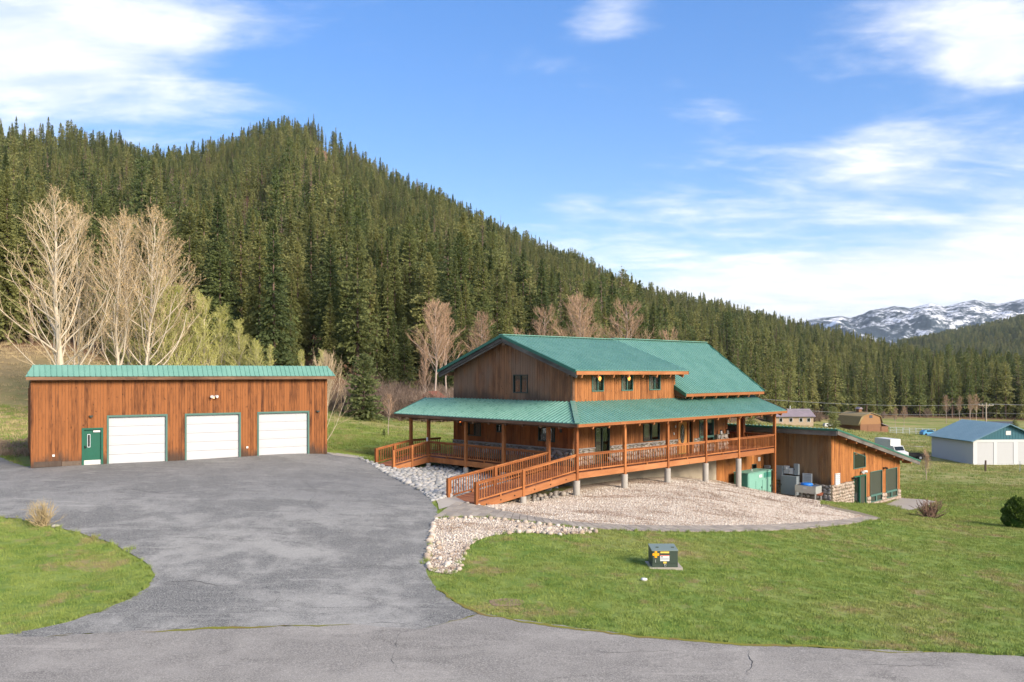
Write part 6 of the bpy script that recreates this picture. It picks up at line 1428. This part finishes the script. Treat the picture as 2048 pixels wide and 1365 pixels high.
mb = MB(); mb.tube([(0, 0, .02), (0, 0, .25), (0, 0, .9), (0, 0, 1.4), (0, 0, 1.62)], [.6, .82, .72, .45, .1], 14); mb.build('inner_branches', 'shrub_leaves', RS, smooth=True)

# ------------------------------------------------------------------ grass
def tuft(seed, nb, h, w, r, mat='grass_blade'):
    rg2 = random.Random(seed); V = []; F_ = []
    for i in range(nb):
        a = rg2.uniform(0, 6.28); q = rg2.uniform(0, 1) ** .5 * r; x, y = q * math.cos(a), q * math.sin(a); b = rg2.uniform(0, 6.28); hh = h * rg2.uniform(.5, 1.2); le = rg2.uniform(.1, .7) * hh; c = rg2.uniform(0, 6.28)
        dx_, dy_ = math.cos(b) * w, math.sin(b) * w; k = len(V); V += [(x - dx_, y - dy_, -.01), (x + dx_, y + dy_, -.01), (x + math.cos(c) * le, y + math.sin(c) * le, hh)]; F_.append((k, k + 1, k + 2))
    return raw_mesh('grass_tuft', V, F_, [mat])
TU = [tuft(100 + i, 30, .052, .009, .16) for i in range(6)] + [tuft(110 + i, 30, .20, .010, .12) for i in range(2)]
rg_ = np.random.default_rng(31); parts_ = []
for (y0, y1, dn, sc_) in ((17, 32, 30, 1.0), (32, 45, 22, 1.15), (45, 62, 12, 1.5), (62, 80, 6, 2.0)):
    x0, x1 = -.66 * y1, .66 * y1; nn = int((y1 - y0) * (x1 - x0) * dn); Q = np.c_[rg_.uniform(x0, x1, nn), rg_.uniform(y0, y1, nn)]
    Q = Q[np.abs(Q[:, 0]) < .64 * Q[:, 1] + 1.5]
    for a in NO_GRASS: Q = Q[~inpoly(Q[:, 0], Q[:, 1], a)]
    parts_.append(np.c_[Q, np.full(len(Q), sc_)])
Q = np.concatenate(parts_); ix = rg_.integers(0, 6, len(Q)); s_ = Q[:, 2] * rg_.uniform(.7, 1.35, len(Q))
gn_scatter('grass', np.c_[Q[:, :2], H(Q[:, 0], Q[:, 1])], rg_.uniform(0, 6.28, len(Q)), s_, ix, TU, 'short green lawn grass', 'grass')
FT = [tuft(120 + i, 30, .16, .016, .45, 'field_grass_blade') for i in range(4)]
fq = []
for (y0, y1, dn, sc_) in ((60, 85, 1.6, 1.0), (85, 120, 1.1, 1.3), (120, 170, .5, 1.8), (170, 240, .22, 2.6)):
    x0, x1 = -.62 * y1, .66 * y1; nn = int((y1 - y0) * (x1 - x0) * dn); Q2 = np.c_[rg_.uniform(x0, x1, nn), rg_.uniform(y0, y1, nn)]
    px2 = CXP + FPX * Q2[:, 0] / Q2[:, 1]; Q2 = Q2[(np.abs(Q2[:, 0]) < .64 * Q2[:, 1]) & (Q2[:, 1] < np.interp(px2, HT[:, 0], HT[:, 3]) + 3)]
    for a in NO_GRASS + [[(61, 113), (73, 113), (73, 125), (61, 125)]]: Q2 = Q2[~inpoly(Q2[:, 0], Q2[:, 1], a)]
    fq.append(np.c_[Q2, np.full(len(Q2), sc_)])
fq = np.concatenate(fq)
left_hill = (fq[:, 0] < -27) & (fq[:, 1] > 60)
for msk, tu_, nm, lab in ((~left_hill, FT, 'field_grass', 'rough pasture grass in the fields beyond the buildings'), (left_hill, [tuft(130 + i, 30, .20, .016, .5, 'dry_grass') for i in range(4)], 'dry_grass', 'dry straw-coloured grass on the slope left of the garage')):
    w_ = fq[msk]; gn_scatter(nm, np.c_[w_[:, :2], H(w_[:, 0], w_[:, 1])], rg_.uniform(0, 6.28, len(w_)), w_[:, 2] * rg_.uniform(.6, 1.3, len(w_)), rg_.integers(0, 4, len(w_)), tu_, lab, 'grass')
# ragged taller grass along asphalt and bed edges
E_ = []
def edge_grass(pl, n, sp=.18, off=0.0):
    pl = [Vector(p[:2]) for p in pl]
    for a, b in zip(pl[:-1], pl[1:]):
        L = (b - a).length; d = (b - a).normalized() if L > 0 else Vector((1, 0)); s = Vector((-d.y, d.x))
        for _ in range(max(1, int(L * n))): p = a.lerp(b, rg_.random()) + s * (rg_.normal(0, sp) + off); E_.append((p.x, p.y))
edge_grass(island, 9, .12); edge_grass(road_top_right, 5, .1, .12); edge_grass([tuple(at(*p)[:2]) for p in ((859, 1060), (854, 1100), (850, 1130))], 6, .07); edge_grass(path_out[5:], 4, .06, -.1); edge_grass(swale_poly[-40:], 1, .1)
E_ = np.array(E_)
for a in (road_poly, drive_poly): E_ = E_[~inpoly(E_[:, 0], E_[:, 1], a) | (rg_.uniform(size=len(E_)) < .15)]
gn_scatter('grass_fringe', np.c_[E_, H(E_[:, 0], E_[:, 1])], rg_.uniform(0, 6.28, len(E_)), rg_.uniform(.4, 1.0, len(E_)), rg_.integers(6, 8, len(E_)), TU, 'longer ragged grass fringe along the asphalt edges', 'grass')
# weeds and dry litter on the gravel slope
lt = poisson(gravel_poly, .25, 77); lt = lt[np.sin(lt[:, 0] * .9 + 1) * np.sin(lt[:, 1] * 1.3 + lt[:, 0] * .5) + rg_.normal(0, .25, len(lt)) > .55]
LIT = [twig_bush(90 + i, 22, .22, 2.8, .006, 'brush_twig', 2) for i in range(3)]
gn_scatter('dry_litter', np.c_[lt, H(lt[:, 0], lt[:, 1]) + .02], rg_.uniform(0, 6.28, len(lt)), rg_.uniform(.5, 1.3, len(lt)), rg_.integers(0, 3, len(lt)), LIT, 'dry brown plant litter strewn over the gravel slope', 'litter')
# ------------------------------------------------------------------ far buildings, vehicles, poles
def ground_empty(nm, px, d, rz, label, cat, z=None): x = xat(px, d); return empty(nm, (x, d, h1(x, d) if z is None else z), rz, label=label, cat=cat)
BZ = -12.3 + CAMZ
BN = empty('white_barn', (61.7, 113.7, BZ), math.radians(3.4), label='white metal barn with a blue roof at the right edge of the picture', cat='barn')
BW, BD, BH, BR_ = 9.7, 10.1, 3.34, 5.46
MB().box(0, .12, .12, BD, -.6, BH).build('wall', 'barn_white_shaded', BN); MB().box(BW - .12, BW, .12, BD, -.6, BH).build('wall', 'barn_white_shaded', BN); MB().box(.12, BW - .12, BD - .12, BD, -.6, BH).build('wall', 'barn_white_shaded', BN)
FB = Wall(BN, 0, 0, (1, 0), (0, -1)); bd_ = [(.55, 2.85, 0, 3.0), (3.3, 5.6, 0, 3.0), (6.2, 8.6, 0, 3.0)]
FB.core('wall', 0, BW, -.5, BH, bd_, 'white_paint', -.12, 0)
for a, b, _, _ in bd_:
    FB.cells(mb := MB(), a, b, -.10, -.05, -.3, 3.0); d = mb.build('barn_door', 'white_door', BN)
    for k in range(4): FB.cells(mb := MB(), a + .08, b - .08, -.055, -.045, .1 + k * .72, .70 + k * .72); mb.build('door_panel', 'white_door', d)
gbl = MB().prism([(0, 0, BH), (BW, 0, BH), (BW / 2, 0, BR_ - .05)], (0, .1, 0)).build('gable', 'barn_blue', BN)
for k in range(24):
    a = .2 + k * (BW - .4) / 23; zt = BH + (BR_ - BH) * (1 - abs(a - BW / 2) / (BW / 2)) - .1
    if zt > BH + .05: MB().box(a - .02, a + .02, -.025, .0, BH, zt).build('rib', 'barn_blue', gbl)
MB().box(4.5, 5.2, -.05, .0, 3.95, 4.5).build('gable_vent', 'white_paint', BN)
for sx in (0, 1):
    x0, x1 = (-.5, BW / 2) if sx == 0 else (BW + .5, BW / 2); sl_ = (BR_ - BH) / (BW / 2)
    metal(BN, 'roof', (x0, -.5, BH - .5 * sl_ + .03), (0, 1, 0), (x1 - x0, 0, BR_ - BH + .5 * sl_), [(0, 0), (BD + 1, 0), (BD + 1, 1), (0, 1)], mat='blue_metal', pitch=.5, ribs=(sx == 0), ribw=.06, thick=.1)
p = at(1934, 925); single('barrel', MB().tube([(0, 0, 0), (0, 0, .1), (0, 0, .5), (0, 0, .62)], [.22, .3, .3, .2], 12).mesh('barrel', 'barn_blue', smooth=True), 1934, 922, 'dark blue barrel against the side of the white barn', 'barrel')
# box truck
BT = ground_empty('box_truck', 1783, 122, math.radians(-76), 'white box truck parked in the field behind the annex roof', 'truck'); BT.scale = (.85, .85, .9)
MB().box(-3.0, 1.0, -1.0, 1.0, .75, 3.1).build('cargo_box', 'white_paint', BT)
MB().prism([(1.0, -.95, .5), (3.0, -.95, .5), (3.0, -.95, 1.15), (2.1, -.95, 1.35), (1.65, -.95, 2.05), (1.0, -.95, 2.1)], (0, 1.9, 0)).build('cab', 'white_paint', BT)
MB().prism([(2.09, -.85, 1.38), (2.09, .85, 1.38), (1.69, .85, 1.98), (1.69, -.85, 1.98)], (.02, 0, .02)).build('windshield', 'glass_dark', BT)
for x in (-2.0, 2.2):
    for y in (-.92, .92): w_ = MB().tube([(x, y - .12, .42), (x, y + .12, .42)], .42, 14).build('wheel', 'rubber', BT); MB().tube([(x, y - .14, .42), (x, y + .14, .42)], .2, 10).build('rim', 'light_grey_metal', w_)
for y in (-.7, .7): MB().box(3.0, 3.03, y - .14, y + .14, .75, .95).build('headlight', 'light_grey_metal', BT)
MB().box(3.0, 3.1, -.95, .95, .42, .62).build('bumper', 'grey_metal', BT); MB().box(-2.9, 1.2, -.5, .5, .5, .75).build('chassis', 'black_metal', BT)
# utility trailer
TR = ground_empty('utility_trailer', 1829, 121, math.radians(-3), 'small black utility trailer with mesh sides and a white wheel', 'trailer')
MB().box(-1.1, 1.1, -.7, .7, .42, .5).build('bed', 'black_metal', TR)
for y in (-.72, .68): MB().box(-1.1, 1.1, y, y + .04, .5, .92).build('side_panel', 'black_metal', TR)
MB().box(-1.12, -1.08, -.7, .7, .5, .9).build('end_panel', 'black_metal', TR)
mb = MB()
for k in range(9): mb.box(-1.1 + k * .17, -1.08 + k * .17, .70, .72, .92, 1.5)
mb.box(-1.1, .3, .70, .72, 1.48, 1.51); mb.build('mesh_ramp', 'black_metal', TR)
for y in (-.86, .86): w_ = MB().tube([(.45, y - .1, .34), (.45, y + .1, .34)], .34, 14).build('wheel', 'rubber', TR); MB().tube([(.45, y - .115, .34), (.45, y + .115, .34)], .17, 10).build('rim', 'white_paint', w_)
MB().bar((1.1, 0, .45), (2.3, 0, .42), .1, .1).build('drawbar', 'black_metal', TR)
# tan gambrel barn
TBn = ground_empty('gambrel_barn', 1718, 229, math.radians(20), 'brown wooden barn with a tan gambrel roof and small cupola', 'barn'); TBn.scale = (.86, .86, .92)
gp2 = [(-4.2, 0), (4.2, 0), (4.2, 2.4), (3.5, 4.6), (0, 6.2), (-3.5, 4.6), (-4.2, 2.4)]
MB().prism([(-4.0, -5, -.8), (4.0, -5, -.8), (4.0, -5, 2.4), (-4.0, -5, 2.4)], (0, 10, 0)).build('wall', 'barn_wood', TBn)
def gambrel(y0, y1, x0, s, name, mat, par):
    pr = [(x0 + x * s, z) for x, z in ((-4.7, 2.0), (-3.6, 4.55), (0, 5.7), (3.6, 4.55), (4.7, 2.0))]
    for i in range(4):
        a, b = pr[i], pr[i + 1]; MB().prism([(a[0], y0, a[1]), (b[0], y0, b[1]), (b[0], y0, b[1] + .16), (a[0], y0, a[1] + .16)], (0, y1 - y0, 0)).build(name, mat if i in (0, 3) else ('shingle_tan' if i != 1 else 'shingle_tan'), par)
gambrel(-5.4, 5.4, 0, 1.0, 'roof', 'shingle_tan', TBn)
MB().prism([(-4.0, -5.02, 2.4), (4.0, -5.02, 2.4), (3.5, -5.02, 4.5), (0, -5.02, 5.6), (-3.5, -5.02, 4.5)], (0, .1, 0)).build('gable', 'barn_wood_light', TBn)
MB().box(-1.2, 1.2, -5.08, -5.02, -.3, 2.1).build('barn_door', 'barn_wood', TBn); MB().box(-.6, .6, -5.08, -5.02, 4.2, 5.0).build('loft_vent', 'shingle_dark', TBn)
MB().box(3.9, 6.6, -5.2, 1.0, -.8, 1.7).build('lean_to', 'barn_wood', TBn); MB().prism([(3.9, -5.4, 2.5), (6.9, -5.4, 1.6), (6.9, -5.4, 1.75), (3.9, -5.4, 2.65)], (0, 6.8, 0)).build('lean_to_roof', 'mauve_metal', TBn)
MB().box(-.6, .6, -.6, .6, 5.6, 6.6).build('cupola', 'barn_wood', TBn); MB().prism([(-.9, -.9, 6.6), (.9, -.9, 6.6), (0, -.9, 7.2)], (0, 1.8, 0)).build('cupola_roof', 'mauve_metal', TBn)
MB().prism([(-5.2, -5.4, 2.1), (-4.1, -5.4, 4.3), (-3.4, -5.4, 4.9), (-3.2, -5.4, 4.4)], (0, .2, 0)).build('roof_flare', 'shingle_tan', TBn)
# mauve-roofed house, dark-roofed house, shed, camper
MH = ground_empty('ranch_house', 1588, 209, math.radians(4), 'low cream house with a mauve metal roof beyond the field', 'house')
MB().box(-6, 3.6, -3, 3, -.8, 2.2).build('wall', 'cream_wall', MH)
MB().prism([(-6.4, -3.6, 2.1), (-6.4, 0, 3.9), (-6.4, 3.6, 2.1)], (10.4, 0, 0)).build('roof', 'mauve_metal', MH)
for x in (-4.5, -2.0, .5, 2.4): w_ = MB().box(x - .45, x + .45, -3.06, -3.0, .8, 1.8).build('window', 'white_paint', MH); MB().box(x - .36, x + .36, -3.08, -3.05, .88, 1.72).build('pane', 'glass_dark', w_)
MB().cyl(-1, 0, 3.6, 4.6, .12, 8).build('chimney', 'light_grey_metal', MH)
DH = ground_empty('bungalow', 2004, 238, math.radians(-8), 'dark-roofed house behind the white barn roof', 'house'); DH.scale = (.55, .55, .55)
MB().box(-7, 5.5, -4, 4, -.5, 2.6).build('wall', 'barn_wood_light', DH); MB().prism([(-7.6, -4.6, 2.5), (-7.6, 0, 4.6), (-7.6, 4.6, 2.5)], (13.8, 0, 0)).build('roof', 'shingle_dark', DH); MB().box(-2, -1, -4.05, -4, .8, 1.9).build('window', 'glass_dark', DH)
CP = ground_empty('camper', 1656, 226, math.radians(10), 'small white camper parked left of the tan barn', 'camper'); CP.scale = (.55, .55, .55)
MB().prism([(-2.2, -1, .45), (2.2, -1, .45), (2.3, -1, 1.6), (1.7, -1, 2.4), (-2.0, -1, 2.4), (-2.3, -1, 1.5)], (0, 2, 0)).build('body', 'white_paint', CP); MB().box(-1.2, .2, -1.04, -1, 1.3, 1.9).build('window', 'glass_dark', CP)
for y in (-.9, .9): MB().tube([(0, y - .1, .35), (0, y + .1, .35)], .35, 12).build('wheel', 'rubber', CP)
SD = ground_empty('garden_shed', 866, 97, math.radians(-20), 'small dark red shed under the bare alders', 'shed')
MB().box(-1.25, 1.25, -1.1, 1.1, -.3, 2.3).build('wall', 'shed_red', SD); MB().prism([(-1.5, -1.4, 2.2), (1.5, -1.4, 2.2), (0, -1.4, 3.2)], (0, 2.8, 0)).build('roof', 'shed_red', SD)
for k in range(6): MB().box(-1.26, 1.26, -1.13, -1.1, .1 + k * .38, .13 + k * .38).build('board', 'barn_wood', SD)
MB().box(1.7, 2.05, -1.0, -.75, -.3, 2.1).build('corner_post', 'redwood_beam', SD)
# blue car tucked behind the barn corner
CR = ground_empty('blue_car', 1857, 215, math.radians(8), 'blue car half hidden behind the white barn roof', 'car')
MB().prism([(-2, -.8, .3), (2, -.8, .3), (2, -.8, .8), (1.2, -.8, .95), (.6, -.8, 1.42), (-1.2, -.8, 1.42), (-1.9, -.8, .95)], (0, 1.6, 0)).build('body', 'car_blue', CR); MB().prism([(-1.0, -.82, .98), (.95, -.82, .98), (.5, -.82, 1.34), (-1.0, -.82, 1.34)], (0, .03, 0)).build('side_window', 'glass_dark', CR)
for x in (-1.2, 1.2):
    for y in (-.75, .75): MB().tube([(x, y - .08, .32), (x, y + .08, .32)], .32, 12).build('wheel', 'rubber', CR)
# corral fence panels, field post
for i in range(7):
    px = 1780 + i * 13; x = xat(px, 218); z = h1(x, 218)
    E = empty('corral_panel', (x, 218, z), 0, label='pale pipe corral panel by the tan barn, %s from the left' % ORD[i], cat='fence', group='corral panels')
    for q in (0, 1.62): MB().cyl(q, 0, -.2, 1.7, .05, 6).build('post', 'light_grey_metal', E)
    for z_ in (.4, .8, 1.2, 1.6): MB().bar((0, 0, z_), (1.62, 0, z_), .05, .06).build('rail', 'light_grey_metal', E)
p = at(1971, 943); MB().tube([(0, 0, -.2), (0, 0, .7), (.02, 0, 1.25)], [.12, .11, .10], 8).build('field_post', 'post_weathered', None, loc=(p.x, p.y, p.z), label='short weathered wooden post in the grass before the white barn', cat='post')
p = at(2040, 945); MB().tube([(0, 0, -.2), (0, 0, 1.3)], .03, 5).build('field_post', 'grey_metal', None, loc=(p.x, p.y, p.z), label='thin steel fence stake before the white barn doors', cat='post')
# utility poles and wires
def pole(px, d, top, label):
    x = xat(px, d); z0 = h1(x, d); zt = CAMZ - (top - HORIZON) / FPX * d; E = empty('utility_pole', (x, d, z0), 0, label=label, cat='pole'); hgt_ = zt - z0
    MB().tube([(0, 0, -.5), (0, 0, hgt_)], [.19, .13], 9).build('pole_shaft', 'wood_pole', E); MB().bar((-1.5, 0, hgt_ - .5), (1.5, 0, hgt_ - .5), .12, .14).build('crossarm', 'wood_pole', E)
    for s_ in (-1, 1): MB().bar((s_ * .7, 0, hgt_ - .55), (0, 0, hgt_ - 1.2), .05, .05).build('brace', 'wood_pole', E)
    for q in (-1.4, -.7, .7, 1.4): MB().cyl(q, 0, hgt_ - .43, hgt_ - .2, .06, 8).build('insulator', 'light_grey_metal', E)
    MB().cyl(.35, -.2, hgt_ - 3.2, hgt_ - 2.3, .2, 10).build('transformer_can', 'grey_metal', E) if False else None
    return Vector((x, d, zt))
t1 = pole(1972, 170, 806, 'wooden utility pole with a crossarm behind the white barn'); 
t2 = pole(1440, 104, 788, 'utility pole hidden behind the house roof'); bpy.data.objects.remove(bpy.data.objects['utility_pole.001']) if False else None
def wire(a, b, sag, label, r=.022):
    a = Vector(a); b = Vector(b); pts = [a.lerp(b, t) - Vector((0, 0, 4 * sag * t * (1 - t))) for t in np.linspace(0, 1, 25)]
    o_ = a.copy(); mb = MB(); mb.tube([q - o_ for q in pts], r, 4, False); mb.build('power_line', 'wire', None, loc=o_, smooth=True, label=label, cat='wire', group='power lines')
wire(t1 + Vector((-.7, 0, -.25)), t2 + Vector((0, 0, -.25)), .7, 'upper power line from the pole to the house', .026)
wire(t1 + Vector((0, 0, -2.0)), t2 + Vector((0, 0, -1.2)), .8, 'lower power line from the pole to the house', .022)
for k, (q, zq) in enumerate(((-1.4, -.25), (.7, -.25), (1.4, -.25))): wire(t1 + Vector((q, 0, zq)), Vector((170 + q, 176, t1.z + .8)), .9, '%s power line running right from the pole' % ('nearest', 'middle', 'farthest')[k], .03)
wire(t1 + Vector((0, 0, -2.0)), Vector((170, 176, t1.z - 1.2)), .9, 'lower cable running right from the pole', .024)

# ------------------------------------------------------------------ distant hills
def vnoise(x, y, seed):
    rg2 = np.random.default_rng(seed); tab = rg2.uniform(-1, 1, (64, 64)); xi = np.floor(x).astype(int); yi = np.floor(y).astype(int); fx = x - xi; fy = y - yi; fx = fx * fx * (3 - 2 * fx); fy = fy * fy * (3 - 2 * fy)
    g = lambda a, b: tab[a % 64, b % 64]
    return (g(xi, yi) * (1 - fx) + g(xi + 1, yi) * fx) * (1 - fy) + (g(xi, yi + 1) * (1 - fx) + g(xi + 1, yi + 1) * fx) * fy
def fbm(x, y, seed, octv=5, ridge=False):
    s = 0; a = 1.0
    for i in range(octv):
        v = vnoise(x * 2 ** i, y * 2 ** i, seed + i); s = s + a * ((1 - 2 * np.abs(v)) if ridge else v); a *= .5
    return s
def far_hill(name, prof, d0, d1, zf, mat, amp, nc, nr, label, cat, p0, p1, back=1.5, ridge=True, scl=1.0):
    prof = np.array(prof, float); px = np.linspace(p0, p1, nc); t = np.concatenate([np.linspace(0, 1, nr), [1.15, 1.4]])
    PXg, Tg = np.meshgrid(px, t); D = d0 + (d1 - d0) * Tg; X = (PXg - CXP) / FPX * D
    crest = CAMZ + (HORIZON - np.interp(PXg, prof[:, 0], prof[:, 1])) / FPX * d1; tc2 = np.clip(Tg, 0, 1)
    nz_ = fbm(X / (500 * scl), D / (700 * scl), 3, 6, ridge)
    Z = zf + (crest - zf) * (tc2 ** .9) + amp * nz_ * np.sin(np.pi * tc2) ** .8
    Z = np.where(Tg > 1, crest - (Tg - 1) * (crest - zf) * back, Z)
    ii = np.arange(len(t) * nc).reshape(len(t), nc); F_ = np.stack([ii[:-1, :-1].ravel(), ii[:-1, 1:].ravel(), ii[1:, 1:].ravel(), ii[1:, :-1].ravel()], 1)
    me = raw_mesh(name, np.stack([X.ravel(), D.ravel(), Z.ravel()], 1), F_, [mat], smooth=True); setp(link(name, me), label, cat, kind='structure'); return X, D, Z
X, D, Z = far_hill('far_hill', [(1400, 730), (1700, 712), (1790, 700), (1850, 688), (1900, 676), (1960, 664), (2048, 642), (2300, 580), (2700, 540), (3200, 560)], 1350, 2300, -25, 'far_forest', 18, 90, 30, 'dark forested hill in the middle distance on the right', 'hill', 1400, 3000)
rg_ = np.random.default_rng(41); nn = 5200; u1_ = rg_.uniform(0, 1, nn); cI = rg_.uniform(22, 52, nn); rI = (u1_ ** .8) * 29
c0_ = cI.astype(int); r0_ = rI.astype(int); fc = cI - c0_; fr = rI - r0_
bil = lambda A_: (A_[r0_, c0_] * (1 - fc) + A_[r0_, c0_ + 1] * fc) * (1 - fr) + (A_[r0_ + 1, c0_] * (1 - fc) + A_[r0_ + 1, c0_ + 1] * fc) * fr
gn_scatter('far_hill_forest', np.c_[bil(X), bil(D), bil(Z) - 1], rg_.uniform(0, 6.28, nn), np.c_[np.full(nn, 1.7), np.full(nn, 1.7), rg_.uniform(.9, 1.35, nn)], rg_.integers(0, 6, nn), LO, 'dense conifers on the middle-distance hill', 'forest')
far_hill('snow_mountain', [(1200, 690), (1500, 668), (1600, 645), (1645, 636), (1680, 633), (1700, 637), (1722, 630), (1740, 621), (1790, 612), (1820, 617), (1860, 607), (1890, 614), (1920, 606), (1950, 600), (1975, 606), (2000, 608), (2048, 598), (2200, 585), (2500, 600), (3000, 640)], 3600, 5200, -30, 'snow_mountain', 45, 420, 70, 'snow-streaked mountain ridge on the right horizon', 'mountain', 1200, 3000, scl=.55)

# ------------------------------------------------------------------ air
m = bpy.data.materials.new('haze'); m.use_nodes = True; M['haze'] = m; nt_ = m.node_tree; nt_.nodes.clear()
out_ = nt_.nodes.new('ShaderNodeOutputMaterial'); pv = nt_.nodes.new('ShaderNodeVolumePrincipled'); pv.inputs['Color'].default_value = (.80, .90, 1.0, 1); pv.inputs['Density'].default_value = .00004; pv.inputs['Anisotropy'].default_value = .2
nt_.links.new(pv.outputs[0], out_.inputs['Volume'])
MB().box(-6200, 8200, -3200, 9000, -60, 520).build('haze', 'haze', None, kind='stuff', label='thin bluish valley haze', cat='haze')
